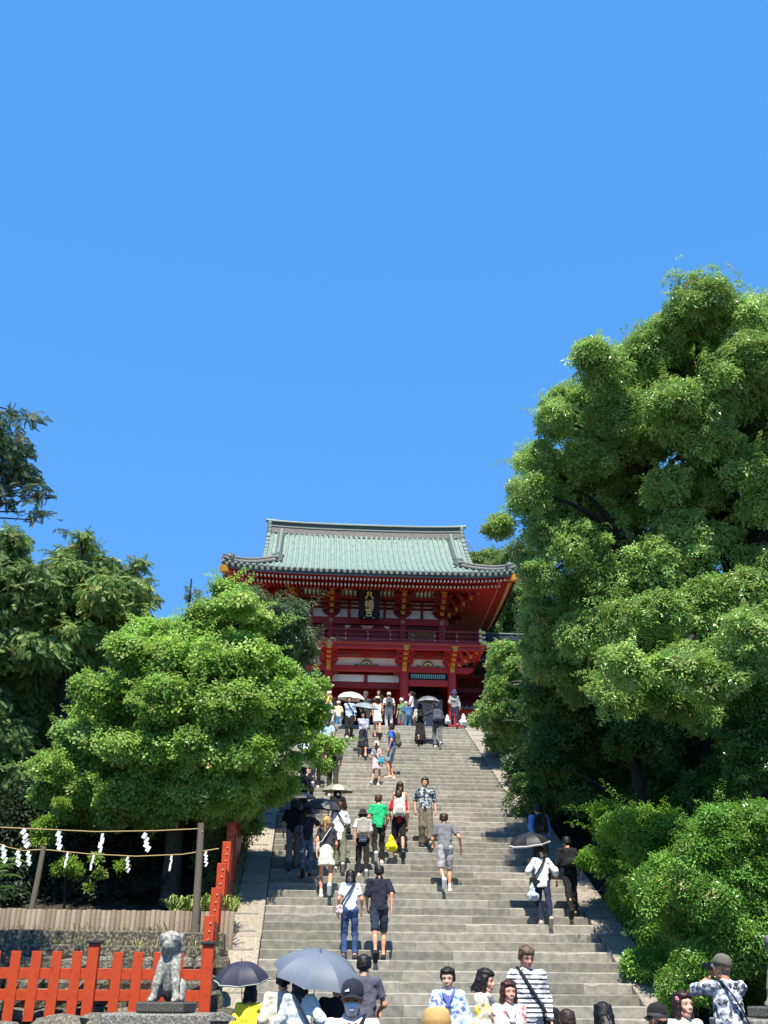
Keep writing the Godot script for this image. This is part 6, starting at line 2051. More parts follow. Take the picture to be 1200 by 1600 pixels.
const C_CEDAR_A := [-7.04, 14.12, -29.02, 0.23, -7.14, 14, -29.84, 0.36, -7.9, 14, -30.31, 0.3, -7.45, 12.95, -28.99, 0.61, -6.74, 13.38, -30, 0.63, -5.96, 13.12, -29.91, 0.43, -5.4, 13.44, -29.6, 0.24, -5.26, 12.38, -28.62, 0.38, -6.19, 12.06, -28.62, 0.63, -7.66, 12.07, -29.66, 0.81, -6.09, 12.02, -30.54, 0.63, -6.97, 11.08, -29.74, 0.8, -6.69, 10.48, -30.66, 0.66, -5.27, 12, -29.35, 0.27, -7.99, 9.98, -31.9, 0.84, -7.12, 9.87, -32.16, 0.68, -8.13, 8.57, -31.39, 0.73, -7.68, 8.17, -33.14, 0.6, -7.86, 7.12, -31.16, 0.64]
const C_CEDAR_B := [-8.74, 13.31, -27.64, 0.4, -8.7, 12.73, -28.15, 0.59, -7.88, 12.16, -27.78, 0.47, -8.35, 11.46, -28.12, 0.69, -7.88, 10.32, -28.36, 0.72, -8.77, 9.66, -30.07, 0.79, -8.36, 8.07, -29.22, 0.71, -7.96, 6.89, -29.44, 0.64, -8.31, 6.04, -30.11, 0.5, -9.49, 12.09, -27.35, 0.89, -9.64, 10.51, -28.25, 1.07, -9.53, 8.86, -28.89, 1.07, -9.18, 7.19, -29.3, 1.06]
const C_BOUGH := [-5.17, 10.19, -14.88, 0.15, -5.1, 10.43, -15.23, 0.08, -5.21, 10.13, -15.33, 0.18, -4.95, 9.87, -15.29, 0.16, -5.09, 9.62, -15.19, 0.17, -4.89, 9.88, -15.56, 0.08, -5.24, 9.58, -15.74, 0.19, -4.88, 9.47, -15.51, 0.15, -4.68, 9.31, -15.56, 0.09, -4.86, 9.09, -15.44, 0.16, -4.62, 8.84, -15.33, 0.07, -5.12, 8.94, -15.65, 0.13, -5.66, 10.02, -15.37, 0.43, -5.59, 9.07, -15.36, 0.42, -4.69, 9.24, -15.85, 0.06, -4.79, 8.75, -15.59, 0.06, -4.68, 8.64, -15.64, 0.04]
const C_HILL_A := [8.83, 23.7, -52.43, 0.5, 9.55, 23.74, -52.44, 0.61, 10.35, 23.55, -52.29, 0.64, 10.83, 22.81, -49.91, 0.89, 9.68, 22.75, -51.71, 0.56, 10.48, 22.1, -51.4, 0.77]
const C_HILL_B := [9.9, 19.71, -47.99, 0.77, 9.59, 19.52, -49.92, 0.67, 10.29, 18.99, -49.84, 0.66, 10.6, 19.68, -47.41, 0.83, 9.84, 20.52, -49.25, 0.46, 11.25, 18.65, -49.25, 0.85, 8.82, 17.92, -47.79, 0.38]
const C_HILL_C := [-4.99, 15.9, -38.05, 0.1, -4.59, 15.82, -38.09, 0.13, -4.98, 15.71, -38.34, 0.15, -4.55, 15.47, -37.92, 0.17]
const C_SPRIGS := [-5.34, 4.83, -22.39, 0.16, -5.49, 4.73, -22.35, 0.11, -5.23, 4.58, -22.63, 0.11, -5.47, 4.47, -22.45, 0.16, -5.09, 5.17, -22.19, 0.12, -4.9, 4.04, -22.63, 0.15, -5.07, 3.93, -22.73, 0.11, -4.78, 3.95, -22.95, 0.12, -4.29, 4.13, -22.44, 0.08, -4.24, 3.86, -22.72, 0.07, -3.79, 4, -22.52, 0.07, -4.42, 3.6, -22.81, 0.05]
const C_IVY := [-2.13, 4.9, -24.1, 0.2, -2.18, 4.51, -24.29, 0.23, -2.02, 4.12, -24.46, 0.17, -2.2, 3.79, -24.62, 0.17, -1.93, 4.81, -24.46, 0.2, -2.39, 4.28, -24.74, 0.15]
const C_KERB_IVY := [-1.47, 6.29, -29.46, 0.1, -1.5, 5.89, -28.61, 0.11, -1.52, 5.47, -27.73, 0.11, -1.54, 5.08, -26.91, 0.11, -1.55, 4.67, -26.06, 0.11, -1.55, 4.33, -25.34, 0.11, -1.55, 4.01, -24.68, 0.11, -1.54, 3.71, -24.05, 0.11, -1.54, 3.46, -23.52, 0.1, -1.54, 2.94, -22.43, 0.09, -1.54, 2.61, -21.73, 0.09, -1.51, 2.3, -21.09, 0.09]
const C_DARK_WOOD := [-6.92, 5.17, -25.64, 0.76, -6, 4.91, -25.7, 0.76, -5.19, 5.11, -25.99, 0.77, -4.27, 5.11, -25.92, 0.77, -3.44, 4.92, -25.51, 0.6, -6.59, 4.03, -25.6, 0.67, -5.62, 4.07, -25.84, 0.68, -4.61, 4.09, -25.98, 0.68, -3.63, 4.1, -25.91, 0.6, -2.68, 4.79, -25.52, 0.51, -2.29, 5.28, -25.81, 0.46, -2.76, 4.07, -26.97, 0.35, -2, 4.79, -26.58, 0.38, -3.04, 5.65, -25.36, 0.61, -4.16, 5.83, -25.69, 0.77, -6.07, 3.46, -24.39, 0.31, -5.42, 3.52, -24.54, 0.31, -4.69, 3.48, -24.4, 0.28, -4.03, 3.53, -24.54, 0.28, -3.37, 3.53, -24.39, 0.25, -6.43, 3.5, -24.18, 0.33, -5.1, 3.97, -24.75, 0.43, -6.02, 4.25, -24.9, 0.52, -5.98, 6.04, -26.27, 0.79, -8.12, 5.03, -25.79, 1.21, -8.08, 3.93, -26.3, 0.91]

func tree(called: String, label: String, group: String, at: Vector3) -> Node3D:
	var o := thing(called, label, "shrub" if called.ends_with("shrub") else ("plant" if called.ends_with("plant") else "tree"), Vector3.ZERO, 0.0, group)
	return o

func build_trees() -> void:
	var bark := mat("dark bark", lin(0.035, 0.028, 0.021), 0.95, noise_sheet("wood streak", 0.03, 4, []), 0.8, noise_sheet("stone grit", 0.09, 3, [], true), 1.0)
	var grey_bark := mat("grey bark", lin(0.12, 0.105, 0.08), 0.95, noise_sheet("wood streak", 0.03, 4, []), 0.8, noise_sheet("stone grit", 0.09, 3, [], true), 1.0)
	var glossy := leaf_mat("glossy leaves", 0.3, 0.85)
	var soft := leaf_mat("soft leaves", 0.42, 1.0)
	var dull := leaf_mat("dull leaves", 0.55, 0.8)
	# the great camphor on the right
	var o := tree("camphor_tree", "huge rounded bright green tree towering over the right side of the stairs", "", Vector3.ZERO)
	var tr := [Vector3(10.5, 2.4, -23.2), Vector3(10.4, 7.2, -22.9), Vector3(10.2, 10.2, -22.5), Vector3(10.1, 12.2, -22.5)]
	trunk(o, "trunk", tr, [0.55, 0.38, 0.3, 0.24], bark)
	for spec in [[Vector3(10.00, 12.14, -22.50), Vector3(9.20, 16.79, -21.07), 0.3], [Vector3(10.00, 11.96, -22.41), Vector3(11.07, 16.25, -20.89), 0.3], [Vector3(10.00, 11.43, -22.41), Vector3(7.32, 13.57, -21.61), 0.26], [Vector3(10.09, 10.45, -22.50), Vector3(6.79, 11.34, -22.50), 0.24], [Vector3(10.09, 10.89, -22.50), Vector3(13.21, 13.57, -21.96), 0.26], [Vector3(10.00, 12.32, -22.50), Vector3(10.36, 15.18, -21.79), 0.22], [Vector3(7.68, 13.21, -21.79), Vector3(6.96, 15.36, -21.07), 0.15], [Vector3(10.09, 10.00, -22.50), Vector3(8.30, 8.66, -22.14), 0.2]]:
		var st := begin()
		tube(st, bent(spec[0], spec[1], 0.5, 7), [spec[2], spec[2] * 0.9, spec[2] * 0.8, spec[2] * 0.7, spec[2] * 0.6, spec[2] * 0.5, spec[2] * 0.4, spec[2] * 0.3], 8)
		put("limb", done(st), bark, o)
	limbs(o, [Vector3(9.46, 15.54, -21.43), Vector3(10.71, 15.18, -21.25), Vector3(8.21, 13.04, -21.88), Vector3(7.68, 11.61, -22.41), Vector3(12.14, 12.86, -22.14), Vector3(9.11, 9.29, -22.32)], C_CAMPHOR, 2, 0.09, bark, 0.25, 30)
	crown(o, "crown", broken(deepened(C_CAMPHOR, 2.0, 4), 5, 0.42, 51, 0.85), "camphor0", 56.0, Color(0.2, 0.315, 0.07), glossy, 0.7, 31, 0.8, 0.0, 0.45, Color(0.33, 0.42, 0.12), 0.6)
	# darker evergreen below it
	o = tree("evergreen_tree", "dark evergreen tree in the shade beneath the huge green tree, beside the stairs", "", Vector3.ZERO)
	trunk(o, "trunk", [Vector3(8.3, 3.0, -24.6), Vector3(8.0, 5.5, -24.6), Vector3(7.8, 8.0, -24.6)], [0.22, 0.17, 0.1], bark)
	trunk(o, "trunk", [Vector3(8.4, 3.0, -24.7), Vector3(9.4, 5.5, -24.9), Vector3(10.0, 8.0, -24.9)], [0.2, 0.15, 0.1], bark)
	limbs(o, [Vector3(8.0, 5.5, -24.6), Vector3(7.8, 8.0, -24.6), Vector3(9.4, 5.5, -24.9), Vector3(10.0, 8.0, -24.9)], C_EVERGREEN, 1, 0.06, bark, 0.2, 19)
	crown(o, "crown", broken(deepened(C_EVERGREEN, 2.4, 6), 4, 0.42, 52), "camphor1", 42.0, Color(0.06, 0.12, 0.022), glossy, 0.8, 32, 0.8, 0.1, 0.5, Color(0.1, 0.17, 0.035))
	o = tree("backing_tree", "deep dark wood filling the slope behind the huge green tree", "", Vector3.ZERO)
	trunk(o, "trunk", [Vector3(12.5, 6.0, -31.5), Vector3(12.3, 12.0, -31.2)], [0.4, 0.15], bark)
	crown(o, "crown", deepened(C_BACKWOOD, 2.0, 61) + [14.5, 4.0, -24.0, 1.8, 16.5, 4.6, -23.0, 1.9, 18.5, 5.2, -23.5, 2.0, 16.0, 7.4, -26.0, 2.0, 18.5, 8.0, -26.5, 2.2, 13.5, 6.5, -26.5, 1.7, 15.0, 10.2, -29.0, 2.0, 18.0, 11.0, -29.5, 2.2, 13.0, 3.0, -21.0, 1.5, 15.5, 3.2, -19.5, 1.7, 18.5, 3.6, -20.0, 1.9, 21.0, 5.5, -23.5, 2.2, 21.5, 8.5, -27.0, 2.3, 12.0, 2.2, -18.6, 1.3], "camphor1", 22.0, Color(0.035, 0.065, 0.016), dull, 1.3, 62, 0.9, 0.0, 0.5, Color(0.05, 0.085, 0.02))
	o = tree("light_shrub", "light green leafy shrub at the top right end of the stairs", "", Vector3.ZERO)
	trunk(o, "stem", [Vector3(7.6, 7.0, -31.8), Vector3(7.2, 9.2, -31.6), Vector3(6.8, 11.2, -31.3)], [0.12, 0.09, 0.04], grey_bark)
	limbs(o, [Vector3(7.5, 8.0, -31.8), Vector3(7.2, 9.2, -31.6), Vector3(6.9, 10.6, -31.4)], C_LIGHTSHRUB, 1, 0.04, grey_bark, 0.15, 10)
	crown(o, "leaves", broken(deepened(C_LIGHTSHRUB, 1.2, 8), 5, 0.42, 53), "camphor0", 60.0, Color(0.19, 0.3, 0.065), glossy, 0.85, 33, 0.9, 0.0, 0.6, Color(0.28, 0.37, 0.11))
	o = tree("yellowgreen_shrub", "yellow-green shrub with tiers of leaves leaning over the right kerb of the stairs", "", Vector3.ZERO)
	trunk(o, "stem", [Vector3(8.4, 2.0, -21.6), Vector3(8.1, 3.4, -21.4), Vector3(7.8, 4.8, -21.2)], [0.1, 0.08, 0.03], bark)
	limbs(o, [Vector3(8.4, 2.2, -21.6), Vector3(8.1, 3.4, -21.4), Vector3(7.9, 4.4, -21.3)], C_SHRUB_A, 1, 0.035, bark, 0.1, 12)
	crown(o, "leaves", broken(deepened(C_SHRUB_A, 1.2, 10), 4, 0.55, 54, 0.6), "small0", 105.0, Color(0.12, 0.25, 0.026), soft, 1.0, 34, 0.62, 0.0, 0.6, Color(0.24, 0.36, 0.045))
	o = tree("round_shrub", "big round glossy small-leaved shrub at the right edge, behind the man with the camera", "", Vector3.ZERO)
	trunk(o, "stem", [Vector3(8.6, 1.2, -18.9), Vector3(8.3, 2.6, -18.7), Vector3(8.4, 4.0, -18.6)], [0.12, 0.09, 0.04], bark)
	limbs(o, [Vector3(8.6, 1.6, -18.9), Vector3(8.3, 2.6, -18.7), Vector3(8.4, 3.8, -18.6)], C_SHRUB_B, 1, 0.035, bark, 0.1, 19)
	crown(o, "leaves", broken(deepened(C_SHRUB_B, 1.3, 12), 4, 0.55, 55), "small1", 115.0, Color(0.11, 0.24, 0.03), glossy, 0.9, 35, 0.9, 0.0, 0.6, Color(0.2, 0.34, 0.055))
	# ginkgo on the left
	o = tree("ginkgo_tree", "broad bright yellow-green ginkgo tree spreading over the left edge of the stairs", "", Vector3.ZERO)
	trunk(o, "trunk", [Vector3(-2.93, 2.70, -24.38), Vector3(-2.95, 4.41, -24.38), Vector3(-2.98, 5.93, -24.06), Vector3(-3.03, 7.88, -23.63)], [0.27, 0.2, 0.17, 0.09], grey_bark)
	for s in [[Vector3(-2.95, 4.85, -24.28), Vector3(-1.63, 6.25, -23.63)], [Vector3(-2.98, 5.28, -24.17), Vector3(-4.55, 6.80, -23.41)]]:
		var st := begin()
		tube(st, bent(s[0], s[1], 0.2), [0.12, 0.1, 0.09, 0.07, 0.06, 0.04], 8)
		put("limb", done(st), grey_bark, o)
	limbs(o, [Vector3(-2.98, 5.93, -24.06), Vector3(-3.03, 7.66, -23.73), Vector3(-1.73, 6.15, -23.63), Vector3(-4.44, 6.69, -23.41)], C_GINKGO, 1, 0.05, grey_bark, 0.12, 41)
	crown(o, "crown", broken(deepened(C_GINKGO, 1.4, 14), 5, 0.5, 56, 0.7), "ginkgo0", 70.0, Color(0.185, 0.315, 0.05), soft, 0.78, 36, 0.65, 0.0, 0.3, Color(0.34, 0.44, 0.11), 1.6)
	o = tree("holly_tree", "grey-green round evergreen just left of the gate, behind the ginkgo", "", Vector3.ZERO)
	trunk(o, "trunk", [Vector3(-1.9, 4.4, -27.5), Vector3(-1.5, 8.0, -27.2), Vector3(-1.2, 10.2, -26.9)], [0.2, 0.16, 0.06], bark)
	crown(o, "crown", broken(deepened(C_HOLLY, 1.5, 16), 5, 0.4, 57), "small0", 80.0, Color(0.105, 0.155, 0.06), dull, 1.15, 37, 0.9, 0.0, 0.6, Color(0.15, 0.19, 0.08))
	# conifers on the left
	o = tree("cedar_tree", "feathery green conifer with two pointed tops left of the ginkgo", "", Vector3.ZERO)
	trunk(o, "trunk", [Vector3(-7.2, 3.2, -30.5), Vector3(-7.2, 9.0, -30.0), Vector3(-7.1, 14.2, -29.0)], [0.34, 0.22, 0.04], bark)
	limbs(o, [Vector3(-7.2, 5.5, -30.2), Vector3(-7.2, 8.0, -30.0), Vector3(-7.2, 10.0, -29.8), Vector3(-7.15, 11.6, -29.5)], C_CEDAR_A, 1, 0.07, bark, 0.3, 19)
	crown(o, "crown", broken(deepened(C_CEDAR_A, 1.8, 18, 0.85), 5, 0.5, 58), "cedar0", 44.0, Color(0.14, 0.215, 0.05), dull, 0.7, 38, 0.8, 0.3, 0.45, Color(0.23, 0.28, 0.075))
	o = tree("cedar_tree", "taller drooping conifer cut by the left edge of the picture", "", Vector3.ZERO)
	trunk(o, "trunk", [Vector3(-9.9, 3.2, -29.0), Vector3(-9.8, 9.0, -28.6), Vector3(-9.6, 14.6, -27.8)], [0.36, 0.24, 0.05], bark)
	limbs(o, [Vector3(-9.9, 5.5, -28.9), Vector3(-9.8, 8.0, -28.6), Vector3(-9.8, 10.0, -28.5), Vector3(-9.7, 12.6, -28.0)], C_CEDAR_B, 1, 0.07, bark, 0.3, 13)
	crown(o, "crown", broken(deepened(C_CEDAR_B, 1.8, 20, 0.85), 5, 0.5, 59), "cedar1", 44.0, Color(0.12, 0.19, 0.048), dull, 0.75, 39, 0.8, 0.3, 0.45, Color(0.2, 0.25, 0.07))
	o = tree("dark_conifer", "dark ragged conifer boughs reaching in at the upper left edge", "", Vector3.ZERO)
	trunk(o, "trunk", [Vector3(-7.6, 1.2, -15.6), Vector3(-7.5, 7.0, -15.3), Vector3(-7.3, 13.0, -14.9)], [0.3, 0.22, 0.1], bark)
	limbs(o, [Vector3(-7.5, 8.0, -15.2), Vector3(-7.45, 9.2, -15.2), Vector3(-7.4, 10.4, -15.1)], C_BOUGH, 1, 0.04, bark, 0.15, 17)
	crown(o, "crown", deepened(C_BOUGH, 0.4, 22, 0.8), "cedar0", 95.0, Color(0.07, 0.12, 0.045), dull, 0.45, 40, 0.85, 0.4, 0.35, Color(0.085, 0.105, 0.045))
	# far trees
	o = tree("hill_tree", "distant sunlit tree top showing over the right end of the gate roof", "trees on the hill beyond the gate", Vector3.ZERO)
	trunk(o, "trunk", [Vector3(10.5, 11, -53.4), Vector3(10.4, 22.5, -53.0)], [0.4, 0.2], bark)
	crown(o, "crown", deepened(C_HILL_A, 2.0, 24), "camphor0", 26.0, Color(0.15, 0.22, 0.06), dull, 1.3, 41, 0.85, 0.0, 0.5, Color(0.17, 0.2, 0.06))
	o = tree("hill_tree", "shaded dark tree behind the corridor hall, below the gate's right eave", "trees on the hill beyond the gate", Vector3.ZERO)
	trunk(o, "trunk", [Vector3(10.6, 11, -49.6), Vector3(10.4, 19.5, -49.2)], [0.35, 0.15], bark)
	crown(o, "crown", deepened(C_HILL_B, 2.0, 26), "camphor1", 26.0, Color(0.1, 0.17, 0.04), dull, 1.2, 42, 0.85, 0.0, 0.5, Color(0.1, 0.15, 0.04))
	o = tree("young_conifer", "slim pale conifer tip rising behind the top of the ginkgo", "", Vector3.ZERO)
	trunk(o, "trunk", [Vector3(-4.9, 11, -38.6), Vector3(-4.9, 16.4, -38.2)], [0.12, 0.03], bark)
	crown(o, "crown", C_HILL_C, "cedar1", 260.0, Color(0.11, 0.17, 0.06), dull, 0.3, 43, 1.5, 0.2, 0.4)
	# under the ginkgo
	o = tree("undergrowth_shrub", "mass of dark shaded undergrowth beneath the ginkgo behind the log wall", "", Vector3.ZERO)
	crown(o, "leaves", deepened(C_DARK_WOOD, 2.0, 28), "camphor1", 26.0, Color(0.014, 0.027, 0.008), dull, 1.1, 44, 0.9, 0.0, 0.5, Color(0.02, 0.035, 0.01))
	o = tree("sprig_shrub", "loose bright yellow-green sprigs catching the sun behind the straw ropes", "", Vector3.ZERO)
	trunk(o, "stem", [Vector3(-4.9, 3.0, -23.0), Vector3(-4.9, 4.0, -22.6), Vector3(-5.2, 4.9, -22.4)], [0.03, 0.02, 0.008], bark)
	limbs(o, [Vector3(-4.9, 3.4, -22.9), Vector3(-4.9, 4.0, -22.6)], C_SPRIGS, 1, 0.012, bark, 0.1, 12)
	crown(o, "leaves", C_SPRIGS, "small1", 170.0, Color(0.2, 0.31, 0.035), soft, 0.9, 45, 0.7, 0.1, 0.3, Color(0.28, 0.37, 0.06))
	o = tree("ivy_plant", "sparse pale ivy on the bank behind the tall grey post", "", Vector3.ZERO)
	crown(o, "leaves", C_IVY, "small0", 130.0, Color(0.12, 0.17, 0.05), dull, 0.8, 46, 1.2, 0.0, 0.5, Color(0.2, 0.23, 0.09))
	o = tree("kerb_ivy_plant", "dry creeping ivy along the outer face of the left stair kerb", "", Vector3.ZERO)
	crown(o, "leaves", C_KERB_IVY, "small1", 800.0, Color(0.2, 0.23, 0.1), dull, 0.5, 47, 2.2, 0.0, 0.3, Color(0.3, 0.3, 0.16))
	# the young pinnate-leaved tree at the left edge
	o = tree("sumac_plant", "young feathery-leaved plant at the lower left behind the log wall", "", Vector3.ZERO)
	trunk(o, "stem", [Vector3(-5.9, 2.9, -20.8), Vector3(-5.85, 3.4, -20.75), Vector3(-5.75, 3.85, -20.7)], [0.025, 0.02, 0.012], bark)
	var fm := leaf_mat("soft leaves")
	var st := begin()
	var g := RandomNumberGenerator.new()
	g.seed = 6
	for i in 26:
		var a := i * 2.4
		var up := 3.0 + 0.95 * i / 26.0
		st.set_color(Color(0.12, 0.22, 0.05).lerp(Color(0.2, 0.32, 0.09), g.randf()))
		var b := Basis(Vector3.UP, a) * Basis(Vector3.RIGHT, g.randf_range(-0.1, 0.5))
		var xf := Transform3D(b.scaled(Vector3.ONE * g.randf_range(0.8, 1.2)), Vector3(-5.86, up, -20.75))
		for t in 11:
			var u := t / 11.0
			for s in [-1, 1]:
				leaf(st, xf * Vector3(0, 0.1 * sin(u * 2.2) - 0.12 * u * u, -0.5 * u - 0.05), (b * Vector3(s * 1.0, -0.18, -0.55)).normalized(), (b * Vector3.UP).normalized(), 0.15 * sin(0.6 + u * 2.2), 0.045, 0.2)
	stuff(put("fronds", done(st), fm, o))
	# stones and rails at the head of the right kerb
	var w := thing("stone_post", "short grey stone post at the top right end of the stairs", "stone post", Vector3(6.78, 11.05, -39.9))
	put("post", box(Vector3(0.22, 1.0, 0.22), 0.02), stone_mats[0], w, Transform3D(Basis.IDENTITY, Vector3(0, 0.45, 0)))
	w = thing("stone_block", "low mossy stone block beside the head of the right kerb", "stone block", Vector3(7.2, 11.0, -39.2))
	put("block", box(Vector3(0.8, 0.42, 0.5), 0.03), stone_mats[1], w, Transform3D(Basis.IDENTITY, Vector3(0, 0.2, 0)))
	var bg := RandomNumberGenerator.new()
	bg.seed = 3
	var names := ["rough grey rock on the bank just below the head of the right kerb", "upper of two weathered rocks on the bank right of the kerb", "flat weathered rock on the bank beside the middle of the right kerb", "rock half under leaves lower on the right bank"]
	var i := 0
	for q in [[7.15, 10.6, -38.3, 0.6], [7.1, 9.4, -35.6, 0.7], [7.15, 8.0, -33.0, 0.55], [7.2, 6.8, -30.4, 0.6]]:
		tag(put("bank_rock", boulder(bg, Vector3(q[3], q[3] * 0.7, q[3])), mats["lichened rock"], null, Transform3D(Basis(Vector3.UP, q[0] * 3), Vector3(q[0], q[1] - 0.1, q[2]))), names[i], "rock")
		i += 1

func on(k: int, x: float, dz := 0.0) -> Vector3:       # a place on the k-th step
	return Vector3(x, k * RISE, -(FOOT + (k - 1) * TREAD + 0.19) + dz)

func build_people() -> void:
	var K := BLACK_HAIR
	var brown := Color(0.2, 0.12, 0.09)
	var navy := Color(0.1, 0.13, 0.22)
	var black := Color(0.05, 0.05, 0.055)
	var p: Dictionary
	# ---- the couple in the middle
	p = person({"label": "woman in a white T-shirt and blue jeans climbing, with a floral pouch across her back", "at": on(12, 0.9), "h": 1.62, "sex": "w", "cell": 0.017, "legs": "stand", "arms": ["down", "down"], "top": ["tee", Color(0.9, 0.92, 0.94)], "bottom": ["jeans", Color(0.2, 0.31, 0.5)], "hair": ["bob", K], "shoes": Color(0.2, 0.2, 0.24), "face": false, "hem": 0.9})
	sling(p, "small floral shoulder pouch at the hip of the woman in white T-shirt and jeans", Color(1, 1, 1), -1, "shoulder_pouch", 0.93, Color(0.12, 0.14, 0.2), 0.85, "pinkflowers")
	p = person({"label": "man in a navy shirt and navy shorts climbing beside the woman in jeans", "at": on(12, 1.46), "h": 1.71, "sex": "m", "cell": 0.017, "legs": "climbR", "arms": ["front", "back"], "top": ["half", Color(0.09, 0.115, 0.19)], "bottom": ["shorts", Color(0.13, 0.19, 0.27)], "hair": ["short", K], "shoes": Color(0.12, 0.13, 0.16), "face": false, "lean": 0.08, "collar_shirt": true})
	# ---- the man who runs up
	p = person({"label": "man in a grey T-shirt and pale shorts striding up alone in mid-stair", "at": on(20, 3.17), "h": 1.76, "cell": 0.018, "legs": "runR", "arms": ["bent", "wide"], "top": ["tee", Color(0.47, 0.48, 0.5)], "bottom": ["shorts", Color(0.68, 0.67, 0.7)], "hair": ["crop", brown], "shoes": Color(0.92, 0.92, 0.92), "socks": Color(0.92, 0.92, 0.92), "face": false, "lean": 0.2})
	p = person({"label": "young man in a dark floral shirt and khaki trousers walking down, smiling", "at": on(27, 3.03), "yaw": PI, "h": 1.74, "cell": 0.018, "legs": "downR", "arms": ["down", "down"], "top": ["half", Color(1, 1, 1), "aloha"], "bottom": ["wide", Color(0.42, 0.4, 0.33)], "hair": ["short", K], "shoes": Color(0.25, 0.27, 0.32), "lean": 0.0, "smile": true})
	# ---- the group round the green shirt
	p = person({"label": "person in a bright green T-shirt and black trousers, climbing", "at": on(24, 1.75), "h": 1.66, "cell": 0.018, "legs": "runR", "arms": ["down", "front"], "look": [-0.35, 0.0], "top": ["tee", Color(0.09, 0.72, 0.46)], "bottom": ["pants", black], "hair": ["short", Color(0.3, 0.16, 0.1)], "shoes": Color(0.9, 0.9, 0.88), "face": false, "lean": 0.12})
	carrier(on(24, 2.06) + Vector3(0, 0.68, 0.0), "bright yellow plastic bag carried by the person in green", Color(0.95, 0.9, 0.05), 1.0)
	p = person({"label": "woman in a red top with black trousers climbing right of the green shirt", "at": on(25, 2.28), "h": 1.66, "sex": "w", "cell": 0.018, "legs": "climbL", "arms": ["bent", "down"], "top": ["tee", Color(0.78, 0.1, 0.12)], "bottom": ["shorts", black], "hair": ["short", brown], "shoes": Color(0.18, 0.25, 0.24), "socks": black, "face": false, "lean": 0.16})
	backpack(p, "white backpack on the woman in the red top", Color(0.82, 0.82, 0.8), 1.0, Color(0.72, 0.72, 0.7))
	p = person({"label": "long-haired woman in white walking down behind the woman in red", "at": on(27, 2.38), "yaw": PI, "h": 1.62, "sex": "w", "cell": 0.02, "legs": "downL", "arms": ["down", "down"], "top": ["tank", Color(0.92, 0.92, 0.9)], "bottom": ["midi", Color(0.12, 0.12, 0.14)], "hair": ["long", K], "shoes": black, "look": [0.1, -0.45], "lean": -0.05})
	p = person({"label": "person in a black bucket hat and striped shirt climbing with bent head", "at": on(22, 1.33), "h": 1.55, "sex": "w", "cell": 0.018, "legs": "climbL", "top": ["half", Color(1, 1, 1), "stripes"], "bottom": ["pants", black], "hair": ["bob", K], "hat": ["bucket", Color(0.13, 0.13, 0.15)], "shoes": Color(0.85, 0.83, 0.8), "face": false, "lean": 0.16})
	backpack(p, "pale grey backpack on the person in the striped shirt", Color(0.66, 0.65, 0.62), 1.0, Color(0.72, 0.7, 0.66))
	# ---- the left column in the middle of the stairs
	p = person({"label": "blonde woman with ponytail, dark T-shirt and white frilled mini skirt, climbing", "at": on(19, 0.46), "h": 1.74, "sex": "w", "cell": 0.018, "legs": "runL", "arms": ["back", "front"], "top": ["fit", Color(0.2, 0.2, 0.235)], "bottom": ["mini", Color(0.8, 0.84, 0.78)], "hair": ["ponytail", Color(0.72, 0.58, 0.36)], "shoes": Color(0.9, 0.9, 0.88), "socks": Color(0.92, 0.92, 0.9), "face": false, "lean": 0.12, "skin": Color(0.84, 0.6, 0.48)})
	sling(p, "white shoulder bag of the blonde woman", Color(0.85, 0.84, 0.82), -1, "shoulder_bag", 1.05, Color(0, 0, 0, 0), 0.9)
	p = person({"label": "woman in dark top and jeans under the dark grey umbrella", "at": on(22, 0.02), "h": 1.56, "sex": "w", "cell": 0.018, "legs": "climbR", "arms": ["down", Vector3(0.34, 5.28, -25.45)], "top": ["half", Color(0.11, 0.13, 0.17)], "bottom": ["jeans", Color(0.33, 0.42, 0.53)], "hair": ["short", K], "hat": ["bonnet", Color(0.08, 0.08, 0.09)], "shoes": Color(0.2, 0.16, 0.15), "face": false})
	sling(p, "grey patterned cloth bag on the back of the woman in dark top and jeans", Color(1, 1, 1), -1, "cloth_bag", 1.08, Color(0.35, 0.32, 0.36), 1.5, "scarf")
	umbrella("dark grey umbrella with leaf shadows on it, left of the blonde woman", Vector3(0.37, 5.92, -25.5), Vector3(0.06, 1, 0.12), 0.5, Color(0.23, 0.24, 0.27), {"drop": 0.5})
	p = person({"label": "person with black top and grey trousers at the far left under a black umbrella", "at": on(23, -0.3), "h": 1.62, "cell": 0.018, "legs": "climbR", "arms": ["down", Vector3(-0.2, 5.58, -26.0)], "top": ["half", Color(0.03, 0.03, 0.035)], "bottom": ["wide", Color(0.5, 0.49, 0.49)], "hair": ["bob", K], "shoes": Color(0.3, 0.33, 0.4), "face": false})
	umbrella("navy umbrella at the far left edge of the stairs over the person in grey trousers", Vector3(-0.2, 6.17, -26.2), Vector3(-0.05, 1, 0.1), 0.44, Color(0.08, 0.1, 0.19), {"drop": 0.35})
	p = person({"label": "person in dark blue with a black brimmed hat at the left kerb", "at": on(30, -0.15), "h": 1.62, "cell": 0.022, "legs": "stand", "top": ["long", Color(0.09, 0.1, 0.16)], "bottom": ["pants", black], "hair": ["short", K], "hat": ["bucket", Color(0.06, 0.065, 0.08)], "face": false})
	p = person({"label": "person with auburn hair, white shirt and olive trousers left of the bucket hat", "at": on(23, 0.8), "h": 1.58, "sex": "w", "cell": 0.018, "legs": "climbL", "arms": ["down", "bent"], "top": ["half", Color(0.88, 0.89, 0.9)], "bottom": ["wide", Color(0.42, 0.44, 0.36)], "hair": ["short", Color(0.24, 0.1, 0.07)], "shoes": Color(0.75, 0.74, 0.7), "face": false, "hem": 0.72})
	sling(p, "small black bag at the right hip of the auburn-haired person", black, 1, "shoulder_bag", 0.98, black, 0.8)
